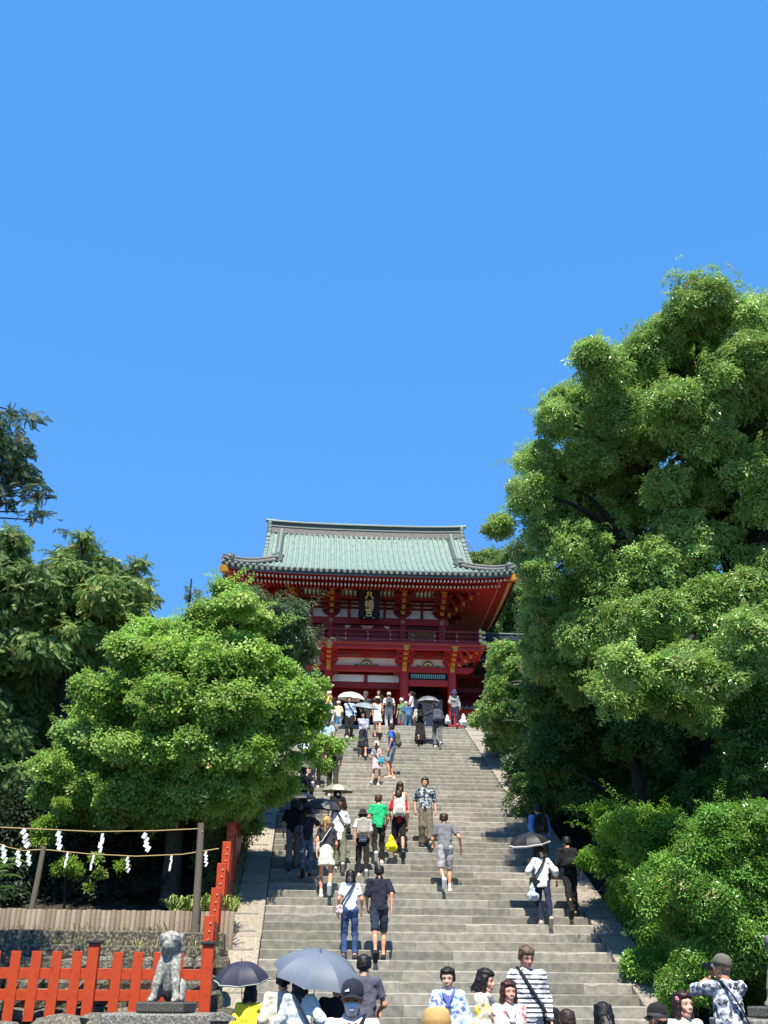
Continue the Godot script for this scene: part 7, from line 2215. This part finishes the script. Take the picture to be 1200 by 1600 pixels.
	p = person({"label": "dark-haired person shaded by the cream umbrella in the middle left", "at": on(26, 0.76), "h": 1.58, "sex": "w", "cell": 0.02, "legs": "climbR", "arms": ["down", Vector3(0.83, 5.9, -26.75)], "top": ["half", Color(0.1, 0.1, 0.11)], "bottom": ["pants", black], "hair": ["bob", K], "face": false})
	umbrella("cream and grey umbrella in the middle of the left column", Vector3(0.77, 6.5, -26.8), Vector3(0.02, 1, 0.08), 0.42, Color(0.72, 0.69, 0.6), {"alternate": Color(0.58, 0.57, 0.52), "drop": 0.45, "trim": Color(0.3, 0.3, 0.28)})
	p = person({"label": "man in a loose charcoal shirt with a small black rucksack, climbing near the ginkgo", "at": on(37, 0.72), "h": 1.7, "cell": 0.02, "legs": "climbL", "top": ["half", Color(0.25, 0.255, 0.27)], "bottom": ["pants", Color(0.2, 0.21, 0.16)], "hair": ["short", K], "shoes": Color(0.8, 0.8, 0.8), "face": false, "hem": 0.78})
	backpack(p, "small black rucksack on the man in the charcoal shirt", black, 0.6)
	p = person({"label": "person in black trousers and white shoes half hidden by the ginkgo", "at": on(39, 0.22), "h": 1.62, "cell": 0.022, "legs": "climbR", "top": ["half", Color(0.12, 0.12, 0.14)], "bottom": ["pants", black], "hair": ["short", K], "shoes": Color(0.92, 0.92, 0.92), "face": false})
	p = person({"label": "woman in a pale flowered blouse beside the ginkgo leaves", "at": on(41, -0.1), "h": 1.56, "sex": "w", "cell": 0.022, "legs": "climbL", "top": ["blouse", Color(1, 1, 1), "blueflowers"], "bottom": ["midi", Color(0.4, 0.4, 0.44)], "hair": ["bob", K], "hat": ["straw", Color(0.88, 0.87, 0.84)], "face": false})
	p = person({"label": "black-haired person in pale blue shirt near the ginkgo, below the blue umbrella", "at": on(45, 0.56), "h": 1.62, "cell": 0.022, "legs": "climbR", "top": ["half", Color(0.66, 0.78, 0.88)], "bottom": ["pants", Color(0.12, 0.12, 0.15)], "hair": ["bob", K], "face": false})
	# ---- father and girl
	p = person({"label": "man in a blue T-shirt and grey shorts standing sideways on the upper stairs", "at": on(42, 2.62), "yaw": 1.25, "h": 1.76, "cell": 0.02, "legs": "stand", "arms": ["down", "down"], "top": ["tee", Color(0.16, 0.42, 0.82)], "bottom": ["shorts", Color(0.62, 0.66, 0.7)], "hair": ["crop", K], "shoes": Color(0.8, 0.75, 0.68), "lean": 0.0})
	backpack(p, "olive backpack on the man in the blue T-shirt", Color(0.38, 0.38, 0.29), 1.0)
	p = person({"label": "girl with a white sun hat and flowered skirt standing before the man in blue", "at": on(40, 2.09), "yaw": -0.5, "h": 1.34, "sex": "c", "cell": 0.022, "head": 1.12, "legs": "walkR", "arms": ["down", "down"], "top": ["tee", Color(0.85, 0.7, 0.68)], "bottom": ["mini", Color(1, 1, 1), "pinkflowers"], "hair": ["ponytail", brown], "hat": ["bonnet", Color(0.86, 0.83, 0.75)], "shoes": Color(0.92, 0.92, 0.92), "face": false, "lean": 0.0})
	sling(p, "small turquoise bag on the girl in the flowered skirt", Color(0.2, 0.7, 0.78), 1, "shoulder_bag", 0.98, Color(0.2, 0.7, 0.78), 0.95)
	# ---- right shade
	p = person({"label": "man in a light blue shirt climbing in the tree's shade at the right kerb", "at": on(22, 5.55), "h": 1.74, "cell": 0.018, "legs": "climbL", "top": ["long", Color(0.4, 0.58, 0.84)], "bottom": ["pants", black], "hair": ["short", K], "shoes": black, "face": false})
	backpack(p, "black backpack on the man in the light blue shirt", black, 1.0)
	p = person({"label": "woman in a white blouse and navy trousers with a black umbrella near the right kerb", "at": on(16, 5.03), "h": 1.57, "sex": "w", "cell": 0.017, "legs": "climbL", "arms": [Vector3(4.82, 4.2, -22.85), "wide"], "top": ["blouse", Color(0.93, 0.94, 0.95)], "bottom": ["pants", Color(0.09, 0.12, 0.25)], "hair": ["bob", K], "shoes": Color(0.75, 0.7, 0.62), "face": false, "hem": 0.8})
	sling(p, "black shoulder bag of the woman in the white blouse", black, -1, "shoulder_bag", 0.93, black, 0.95)
	carrier(on(16, 4.79) + Vector3(0, 0.8, 0.08), "pale plastic carrier bag hanging left of the woman in the white blouse", Color(0.72, 0.78, 0.84), 0.9)
	umbrella("black umbrella with white lace edge near the right kerb", Vector3(4.82, 4.84, -22.9), Vector3(-0.16, 1, 0.22), 0.45, Color(0.12, 0.12, 0.14), {"trim": Color(0.8, 0.8, 0.8), "drop": 0.55, "lace": true})
	p = person({"label": "person all in black with a dark rucksack in deep shade by the right kerb", "at": on(17, 5.72), "h": 1.66, "cell": 0.018, "legs": "climbR", "top": ["long", Color(0.04, 0.04, 0.045)], "bottom": ["pants", Color(0.05, 0.05, 0.055)], "hair": ["short", K], "shoes": Color(0.1, 0.1, 0.1), "face": false})
	backpack(p, "dark rucksack on the person all in black", Color(0.07, 0.07, 0.08), 0.9)
	# ---- the top of the stairs
	p = person({"label": "man in light blue jacket and black trousers walking down under the white parasol", "at": on(54, 1.42), "yaw": PI, "h": 1.62, "sex": "w", "legs": "downL", "arms": ["down", Vector3(1.62, 11.52, -38.6)], "top": ["long", Color(0.72, 0.8, 0.92)], "bottom": ["pants", black], "hair": ["short", K], "lean": 0.0, "shoes": Color(0.85, 0.85, 0.85)})
	sling(p, "navy bag hanging in front of the person in the light blue jacket", Color(0.08, 0.1, 0.2), -1, "shoulder_bag", 1.0, Color(0.08, 0.1, 0.2), 1.0)
	umbrella("white parasol at the top left of the stairs", Vector3(1.55, 12.15, -38.7), Vector3(0.08, 1, 0.1), 0.56, Color(0.88, 0.87, 0.82), {"drop": 0.5, "through": 0.3})
	p = person({"label": "woman in a lavender blouse and navy skirt coming down under a see-through umbrella", "at": on(48, 1.82), "yaw": PI, "h": 1.6, "sex": "w", "legs": "downR", "arms": ["belly", Vector3(1.88, 10.32, -35.15)], "top": ["blouse", Color(0.74, 0.76, 0.88)], "bottom": ["midi", Color(0.07, 0.09, 0.17)], "hair": ["long", K], "lean": 0.0, "shoes": Color(0.75, 0.65, 0.55)})
	umbrella("pale grey see-through umbrella over the woman in the navy skirt", Vector3(1.93, 10.85, -35.25), Vector3(0.12, 1, 0.25), 0.5, Color(0.55, 0.6, 0.62), {"drop": 0.4, "through": 0.5, "trim": Color(0.05, 0.05, 0.06)})
	p = person({"label": "woman in a white dress and straw hat seen from behind near the top", "at": on(55, 2.49), "h": 1.6, "sex": "w", "legs": "climbL", "top": ["tank", Color(0.92, 0.92, 0.9)], "bottom": ["mini", Color(0.93, 0.93, 0.91)], "hair": ["long", Color(0.36, 0.22, 0.16)], "hat": ["straw", Color(0.88, 0.84, 0.74), Color(0.3, 0.24, 0.2)], "shoes": Color(0.3, 0.2, 0.16), "face": false})
	p = person({"label": "man with a grey cap and dark grey shirt at the top, behind the see-through umbrella", "at": Vector3(2.1, 10.55, -38.9), "yaw": PI, "h": 1.66, "legs": "downL", "top": ["tee", Color(0.24, 0.25, 0.26)], "bottom": ["pants", Color(0.2, 0.2, 0.22)], "hair": ["crop", K], "hat": ["cap", Color(0.36, 0.37, 0.39)], "lean": 0.0})
	p = person({"label": "woman in a dark brown top with long hair standing in the gate's middle bay", "at": Vector3(2.92, 11.85, -43.4), "yaw": 2.6, "h": 1.7, "sex": "w", "arms": ["belly", "down"], "top": ["long", Color(0.15, 0.11, 0.1)], "bottom": ["midi", Color(0.12, 0.1, 0.1)], "hair": ["long", K], "lean": 0.0})
	p = person({"label": "person in a white cap and white T-shirt at the top, seen from behind", "at": Vector3(3.06, 10.92, -39.6), "h": 1.5, "legs": "stand", "top": ["tee", Color(0.9, 0.9, 0.9)], "bottom": ["pants", Color(0.75, 0.75, 0.76)], "hair": ["crop", K], "hat": ["cap", Color(0.9, 0.9, 0.88)], "face": false})
	backpack(p, "grey backpack with navy lower half on the person in the white cap", Color(0.38, 0.39, 0.42), 1.0, Color(0.1, 0.12, 0.2))
	p = person({"label": "person in a green shirt and white cap near the gate steps", "at": Vector3(3.62, 10.95, -40.3), "yaw": PI - 0.5, "h": 1.42, "sex": "w", "top": ["tee", Color(0.44, 0.6, 0.42)], "bottom": ["pants", Color(0.35, 0.37, 0.4)], "hair": ["short", K], "hat": ["cap", Color(0.88, 0.87, 0.84)], "lean": 0.0})
	p = person({"label": "stooping person in a blue shirt and pale cap near the gate steps", "at": Vector3(3.88, 10.92, -40.2), "yaw": 0.4, "h": 1.38, "top": ["half", Color(0.24, 0.38, 0.55)], "bottom": ["jeans", Color(0.35, 0.5, 0.62)], "hair": ["crop", K], "hat": ["cap", Color(0.78, 0.8, 0.8)], "face": false, "lean": 0.4})
	p = person({"label": "woman in a white T-shirt and navy dungaree skirt standing side-on by the right column", "at": Vector3(4.06, 11.12, -40.7), "yaw": 1.3, "h": 1.66, "sex": "w", "arms": ["bent", "bent"], "top": ["tee", Color(0.9, 0.9, 0.9)], "bottom": ["long", Color(0.08, 0.1, 0.17)], "hair": ["ponytail", K], "lean": 0.0})
	p = person({"label": "black-haired woman with a cream patterned top under the grey umbrella", "at": on(53, 4.0), "h": 1.54, "sex": "w", "legs": "climbR", "top": ["blouse", Color(1, 1, 1), "beigeprint"], "bottom": ["long", Color(0.06, 0.06, 0.07)], "hair": ["long", K], "shoes": black, "face": false})
	backpack(p, "little black backpack on the black-haired woman under the grey umbrella", black, 0.8)
	p = person({"label": "man in grey trousers with a big grey backpack under the grey umbrella", "at": on(52, 4.58), "h": 1.62, "legs": "climbL", "arms": [Vector3(4.32, 11.05, -36.8), "down"], "top": ["long", Color(0.2, 0.23, 0.28)], "bottom": ["pants", Color(0.4, 0.4, 0.41)], "hair": ["short", K], "shoes": Color(0.8, 0.8, 0.8), "face": false})
	backpack(p, "big grey backpack of the man in grey trousers", Color(0.33, 0.34, 0.38), 1.05)
	umbrella("grey umbrella with a white rim at the top right of the stairs", Vector3(4.3, 11.58, -36.9), Vector3(0, 1, 0.06), 0.42, Color(0.42, 0.42, 0.44), {"trim": Color(0.85, 0.85, 0.85), "drop": 0.5})
	p = person({"label": "elderly person in a blue bucket hat and grey jacket starting down at the right", "at": on(60, 5.66), "yaw": PI, "h": 1.5, "sex": "w", "legs": "downR", "arms": ["down", "bent"], "look": [0.0, -0.4], "top": ["long", Color(0.62, 0.63, 0.62)], "bottom": ["pants", Color(0.1, 0.12, 0.2)], "hair": ["bob", Color(0.3, 0.3, 0.3)], "hat": ["bucket", Color(0.24, 0.32, 0.48)], "lean": 0.15, "shoes": Color(0.16, 0.18, 0.24)})
	carrier(Vector3(6.0, 11.62, -39.6), "bulging white plastic bag in the hand of the person in the blue bucket hat", Color(0.88, 0.9, 0.92), 1.25)
	carrier(Vector3(5.38, 11.6, -39.7), "thin white plastic bag left of the person in the blue bucket hat", Color(0.8, 0.85, 0.9), 1.0)
	p = person({"label": "man in a yellow shirt and white cap reading at the gate's left column", "at": Vector3(0.8, 11.45, -42.3), "yaw": 1.2, "h": 1.68, "arms": ["bent", "bent"], "look": [0, -0.3], "top": ["tee", Color(0.85, 0.78, 0.42)], "bottom": ["pants", Color(0.66, 0.58, 0.46)], "hair": ["crop", K], "hat": ["cap", Color(0.92, 0.91, 0.88)], "lean": 0.05})
	backpack(p, "black backpack on the man in the yellow shirt", black, 0.95)
	p = person({"label": "woman in a white top and white sun hat beside the man in yellow", "at": Vector3(0.36, 10.95, -40.9), "yaw": -0.8, "h": 1.52, "sex": "w", "top": ["blouse", Color(0.92, 0.92, 0.92)], "bottom": ["long", Color(0.3, 0.27, 0.28)], "hair": ["short", brown], "hat": ["bonnet", Color(0.9, 0.88, 0.82)], "face": false})
	p = person({"label": "child in a cream shirt and light blue shorts left of the white parasol", "at": Vector3(1.1, 10.92, -40.4), "h": 1.3, "sex": "c", "head": 1.1, "top": ["half", Color(0.86, 0.82, 0.66)], "bottom": ["shorts", Color(0.45, 0.66, 0.85)], "hair": ["crop", brown], "hat": ["cap", Color(0.88, 0.86, 0.8)], "face": false})
	p = person({"label": "person in a white T-shirt and pale pink cap behind the blue umbrella", "at": on(52, 0.7), "yaw": PI, "h": 1.52, "sex": "m", "legs": "downL", "top": ["tee", Color(0.9, 0.89, 0.9)], "bottom": ["pants", Color(0.3, 0.3, 0.32)], "hair": ["crop", brown], "hat": ["cap", Color(0.9, 0.84, 0.83)], "lean": 0.0})
	p = person({"label": "person in a loose grey top climbing under the blue umbrella", "at": on(47, 0.62), "h": 1.6, "sex": "w", "legs": "climbL", "arms": [Vector3(0.5, 9.95, -36.2), "down"], "top": ["blouse", Color(0.42, 0.41, 0.42)], "bottom": ["pants", Color(0.14, 0.14, 0.16)], "hair": ["bob", K], "face": false})
	umbrella("sky-blue umbrella at the upper left beside the ginkgo leaves", Vector3(0.5, 10.48, -36.3), Vector3(0, 1, 0.1), 0.44, Color(0.36, 0.5, 0.8), {"drop": 0.5, "alternate": Color(0.42, 0.56, 0.85)})
	p = person({"label": "person in a tan sun hat at the top left behind the ginkgo leaves", "at": on(56, 0.15), "yaw": 0.5, "h": 1.56, "sex": "w", "legs": "climbR", "top": ["blouse", Color(0.84, 0.76, 0.62)], "bottom": ["long", Color(0.3, 0.28, 0.28)], "hair": ["bob", brown], "hat": ["wide", Color(0.75, 0.66, 0.52), Color(0.25, 0.2, 0.18)], "face": false})
	# ---- the crowd at the foot of the stairs
	p = person({"label": "person in a yellow top seen from behind under the small navy parasol", "at": Vector3(-0.6, 0.4, -13.75), "h": 1.34, "sex": "w", "cell": 0.015, "from": 0.45, "arms": ["down", Vector3(-0.62, 1.42, -14.02)], "top": ["blouse", Color(1.0, 0.93, 0.25)], "bottom": ["midi", Color(0.3, 0.3, 0.32)], "hair": ["bob", K], "face": false})
	umbrella("small navy parasol with a pale lace rim at the lower left", Vector3(-0.73, 1.99, -13.82), Vector3(-0.06, 1, 0.26), 0.345, Color(0.22, 0.22, 0.3), {"trim": Color(0.66, 0.72, 0.66), "through": 0.5, "drop": 0.62, "len": 0.55, "spin": 0.5})
	p = person({"label": "person in a cream jacket left under the big grey umbrella", "at": Vector3(-0.2, 0.38, -13.0), "h": 1.5, "cell": 0.015, "from": 0.45, "top": ["long", Color(0.86, 0.84, 0.77)], "bottom": ["pants", Color(0.3, 0.3, 0.3)], "hair": ["short", K], "face": false})
	p = person({"label": "long black-haired woman in a pale blouse under the big grey umbrella", "at": Vector3(0.0, 0.38, -12.7), "h": 1.48, "sex": "w", "cell": 0.014, "from": 0.45, "arms": ["bent", Vector3(0.2, 1.45, -12.85)], "top": ["blouse", Color(0.84, 0.88, 0.88)], "bottom": ["midi", Color(0.7, 0.66, 0.55)], "hair": ["long", Color(0.025, 0.022, 0.025)], "face": false, "look": [-0.3, 0.1]})
	sling(p, "navy bag strapped across the back of the long-haired woman in the pale blouse", Color(0.1, 0.12, 0.2), 1, "shoulder_bag", 0.9, Color(0.1, 0.12, 0.2), 0.9)
	umbrella("big blue-grey umbrella in the crowd at the foot of the stairs", Vector3(0.22, 2.08, -12.9), Vector3(0.14, 1, 0.36), 0.53, Color(0.43, 0.47, 0.53), {"drop": 0.48, "spin": 0.35})
	p = person({"label": "person in black beneath the right half of the big grey umbrella", "at": Vector3(0.42, 0.38, -12.8), "h": 1.44, "cell": 0.016, "from": 0.45, "top": ["half", Color(0.03, 0.03, 0.035)], "bottom": ["pants", black], "hair": ["short", K], "face": false})
	p = person({"label": "black-haired man in a grey shirt climbing behind the man with the face mask", "at": Vector3(0.8, 0.4, -14.2), "h": 1.7, "cell": 0.015, "from": 0.45, "arms": ["down", "bent"], "top": ["tee", Color(0.34, 0.34, 0.4)], "bottom": ["shorts", Color(0.2, 0.2, 0.24)], "hair": ["short", K], "face": false})
	p = person({"label": "older man in a navy cap, white face mask and pale pink polo shirt", "at": Vector3(0.38, 0.2, -8.2), "yaw": PI - 0.02, "h": 1.52, "cell": 0.011, "from": 0.5, "arms": ["down", "down"], "top": ["tee", Color(0.88, 0.79, 0.79)], "bottom": ["pants", Color(0.3, 0.3, 0.32)], "hair": ["crop", Color(0.3, 0.3, 0.3)], "hat": ["cap", Color(0.1, 0.115, 0.18)], "mask": true, "lean": 0.0, "skin": Color(0.66, 0.44, 0.35), "collar_shirt": true})
	var mf := Field.new(Vector3(-0.11, -0.16, -0.14), Vector3(0.11, 0.04, 0.06), 0.0055, 130.0)
	mf.limb(Vector3(0, -0.03, -0.05), Vector3(0, -0.075, -0.052), 0.06, 0.044, Vector3(1.06, 1, 1.02))
	mf.limb(Vector3(0, -0.03, -0.1), Vector3(0, -0.06, -0.1), 0.014, 0.016, Vector3(1.6, 1, 1))
	mf.limb(Vector3(-0.1, 0.03, -0.07), Vector3(0.1, 0.03, -0.07), 0.034, 0.034, Vector3(1, 1, 2.0), -1e9, false, true)
	put("face_mask", mf.mesh(), cloth(Color(0.86, 0.88, 0.9)), p.root, p.head)
	var stp := begin()
	tube(stp, [p.U.call(-0.1, 1.47, 0.02), p.U.call(-0.06, 1.4, -0.1), p.U.call(0.06, 1.2, -0.125), p.U.call(0.2, 0.98, -0.06)], [0.024], 6, true, Vector2(0.35, 1))
	var sbag := thing("shoulder_bag", "black bag on the strap across the pink polo of the masked man", "bag", p.root.transform * Vector3(0.24, 0.95, 0.02), PI)
	sbag.scale = Vector3.ONE * p.scale
	put("pouch", bag_mesh["pouch"], cloth(black), sbag)
	put("strap", done(stp), cloth(black), sbag, Transform3D(Basis.IDENTITY, Vector3(-0.24, -0.95, -0.02)))
	st_logo(p)
	p = person({"label": "smiling dark-haired woman in a white and blue kimono at the foot of the stairs", "at": Vector3(1.63, 0.4, -12.4), "yaw": PI - 0.15, "h": 1.52, "sex": "w", "cell": 0.013, "from": 0.45, "arms": ["down", "down"], "look": [-0.15, -0.1], "top": ["kimono", Color(1, 1, 1), "blueflowers"], "bottom": ["long", Color(1, 1, 1), "blueflowers"], "hair": ["bun", Color(0.09, 0.06, 0.055)], "lean": 0.0, "smile": true, "collar": Color(0.35, 0.4, 0.65), "skin": Color(0.86, 0.66, 0.56)})
	p = person({"label": "person close by whose tan sun hat fills the bottom edge", "at": Vector3(0.78, 0.16, -6.2), "yaw": 0.4, "h": 1.42, "sex": "w", "cell": 0.014, "from": 0.5, "top": ["half", Color(0.7, 0.66, 0.56)], "bottom": ["pants", Color(0.3, 0.3, 0.3)], "hair": ["bob", brown], "hat": ["wide", Color(0.76, 0.63, 0.4), Color(0.62, 0.5, 0.3)], "face": false})
	p = person({"label": "woman in profile with a flower hairpin and a yellow, pink and grey kimono", "at": Vector3(1.86, 0.38, -11.4), "yaw": PI + 1.15, "h": 1.51, "sex": "w", "cell": 0.013, "from": 0.45, "arms": ["belly", "belly"], "look": [0.0, -0.12], "top": ["kimono", Color(1, 1, 1), "pastelblocks"], "bottom": ["long", Color(1, 1, 1), "pastelblocks"], "hair": ["bob", Color(0.09, 0.055, 0.045)], "lean": 0.02, "smile": true, "collar": Color(0.4, 0.42, 0.5), "skin": Color(0.87, 0.67, 0.57)})
	flower_pin(p, "white hair flower on the woman in the yellow and pink kimono", Color(0.85, 0.78, 0.78), Color(0.4, 0.3, 0.38), -1)
	p = person({"label": "laughing brown-haired woman in a white kimono with red flowers", "at": Vector3(2.06, 0.36, -11.1), "yaw": PI + 0.1, "h": 1.42, "sex": "w", "cell": 0.013, "from": 0.45, "arms": ["belly", "belly"], "look": [0.1, 0.0], "top": ["kimono", Color(1, 1, 1), "redflowers"], "bottom": ["long", Color(1, 1, 1), "redflowers"], "hair": ["bob", Color(0.22, 0.1, 0.06)], "lean": 0.0, "smile": true, "skin": Color(0.86, 0.62, 0.52)})
	p = person({"label": "bespectacled person in a blue and white striped shirt standing at the foot of the stairs", "at": Vector3(2.68, 0.46, -13.2), "yaw": PI + 0.1, "h": 1.72, "cell": 0.013, "from": 0.45, "look": [0.15, -0.25], "arms": ["down", "down"], "top": ["long", Color(1, 1, 1), "stripes"], "bottom": ["jeans", Color(0.2, 0.25, 0.35)], "hair": ["short", Color(0.36, 0.28, 0.22)], "lean": 0.0, "glasses": true, "skin": Color(0.84, 0.6, 0.5)})
	stp = begin()
	tube(stp, [p.U.call(0.1, 1.475, 0.02), p.U.call(0.075, 1.41, -0.1), p.U.call(-0.04, 1.22, -0.135), p.U.call(-0.2, 0.99, -0.07)], [0.026], 6, true, Vector2(0.35, 1))
	sbag = thing("shoulder_bag", "black bag on the strap across the striped shirt", "bag", p.root.transform * Vector3(-0.24, 0.95, 0.02), PI)
	sbag.scale = Vector3.ONE * p.scale
	put("pouch", bag_mesh["pouch"], cloth(black), sbag)
	put("strap", done(stp), cloth(Color(0.07, 0.09, 0.13)), sbag, Transform3D(Basis.IDENTITY, Vector3(0.24, -0.95, -0.02)))
	p = person({"label": "child in a blue striped shirt at the bottom edge beside the women in kimono", "at": Vector3(2.52, 0.3, -10.5), "yaw": 0.3, "h": 1.22, "sex": "c", "head": 1.12, "cell": 0.015, "from": 0.3, "top": ["tee", Color(1, 1, 1), "stripes"], "bottom": ["shorts", navy], "hair": ["short", Color(0.2, 0.13, 0.1)], "face": false})
	p = person({"label": "person in black with dark hair at the bottom edge, seen from behind", "at": Vector3(2.56, 0.2, -9.4), "h": 1.4, "sex": "w", "cell": 0.014, "from": 0.5, "top": ["half", Color(0.03, 0.03, 0.035)], "bottom": ["pants", black], "hair": ["bob", Color(0.025, 0.022, 0.025)], "face": false})
	p = person({"label": "person in a black and grey cap at the bottom edge beside the smiling woman", "at": Vector3(2.85, 0.2, -8.8), "yaw": 0.3, "h": 1.38, "cell": 0.014, "from": 0.5, "top": ["tee", Color(0.06, 0.065, 0.075)], "bottom": ["pants", black], "hair": ["crop", K], "hat": ["cap", Color(0.07, 0.07, 0.08), Color(0.3, 0.31, 0.32)], "face": false})
	p = person({"label": "smiling brown-haired woman with a pink flower in her fringed hair, lower right", "at": Vector3(3.3, 0.24, -9.6), "yaw": PI + 0.25, "h": 1.45, "sex": "w", "cell": 0.012, "from": 0.5, "look": [0.1, 0.05], "top": ["kimono", Color(0.86, 0.82, 0.72)], "bottom": ["long", Color(0.8, 0.76, 0.66)], "hair": ["bob", Color(0.16, 0.085, 0.06)], "lean": 0.0, "smile": true, "skin": Color(0.87, 0.66, 0.57)})
	flower_pin(p, "pink hair flower on the smiling woman at lower right", Color(0.92, 0.6, 0.66), Color(0.8, 0.4, 0.5), 1)
	p = person({"label": "man in a grey flat cap and black and white floral shirt photographing, back turned", "at": Vector3(4.55, 0.42, -11.8), "yaw": 0.12, "h": 1.62, "cell": 0.012, "from": 0.45, "arms": ["eye", "eye"], "top": ["half", Color(1, 1, 1), "inkflowers"], "bottom": ["pants", Color(0.25, 0.25, 0.25)], "hair": ["crop", Color(0.35, 0.33, 0.32)], "hat": ["cap", Color(0.4, 0.39, 0.35), Color(0.12, 0.12, 0.12)], "face": true, "look": [0.35, 0.12], "lean": 0.02, "skin": Color(0.78, 0.54, 0.42)})
	sling(p, "dark camera bag on a strap across the floral shirt of the photographing man", Color(0.08, 0.085, 0.11), 1, "shoulder_bag", 0.92, Color(0.1, 0.11, 0.15), 1.0)
	var cam := thing("camera", "small black camera held to the eye by the man in the flat cap", "camera", p.root.transform * (p.head * Vector3(0, 0.01, -0.2)), 0.47)
	put("case", box(Vector3(0.12, 0.075, 0.05), 0.008), mat("camera black", Color(0.05, 0.05, 0.055), 0.5), cam)
	var cl := begin()
	lathe(cl, [Vector2(0.03, 0), Vector2(0.03, 0.05), Vector2(0.024, 0.05), Vector2(0, 0.045)], 14, Transform3D(Basis(Vector3.RIGHT, -PI / 2), Vector3(0, 0, -0.025)))
	put("lens", done(cl), mats["camera black"], cam)

func st_logo(p: Dictionary) -> void:       # the small white triangular mark on the front of the cap
	var st := begin()
	for i in 3:
		var x := -0.016 + 0.012 * i
		var h := 0.009 + 0.007 * i
		prism(st, PackedVector2Array([Vector2(x - 0.005, 0), Vector2(x + 0.006, 0), Vector2(x + 0.001, h), Vector2(x - 0.006, h * 0.72)]), 0.003)
	put("cap_mark", done(st), mat("mark white", Color(0.92, 0.92, 0.92), 0.6), p.root, p.head * Transform3D(Basis(Vector3.UP, PI) * Basis(Vector3.RIGHT, -0.2), Vector3(0.03, 0.072, -0.106)))

func flower_pin(p: Dictionary, label: String, col: Color, heart: Color, side: int) -> void:
	var st := begin()
	for k in 6:
		var a := TAU * k / 6
		lathe(st, [Vector2(0, -0.006), Vector2(0.016, 0), Vector2(0, 0.008)], 8, Transform3D(Basis(Vector3.BACK, -side * PI / 2), Vector3(side * 0.09, 0.045 + 0.02 * sin(a), -0.02 + 0.02 * cos(a))))
	var o := put("hair_flower", done(st), cloth(col), null, p.root.transform * p.head)
	tag(o, label, "hair flower")
	st = begin()
	lathe(st, [Vector2(0, -0.004), Vector2(0.011, 0), Vector2(0, 0.01)], 8, Transform3D(Basis(Vector3.BACK, -side * PI / 2), Vector3(side * 0.097, 0.045, -0.02)))
	put("flower_heart", done(st), cloth(heart), o)
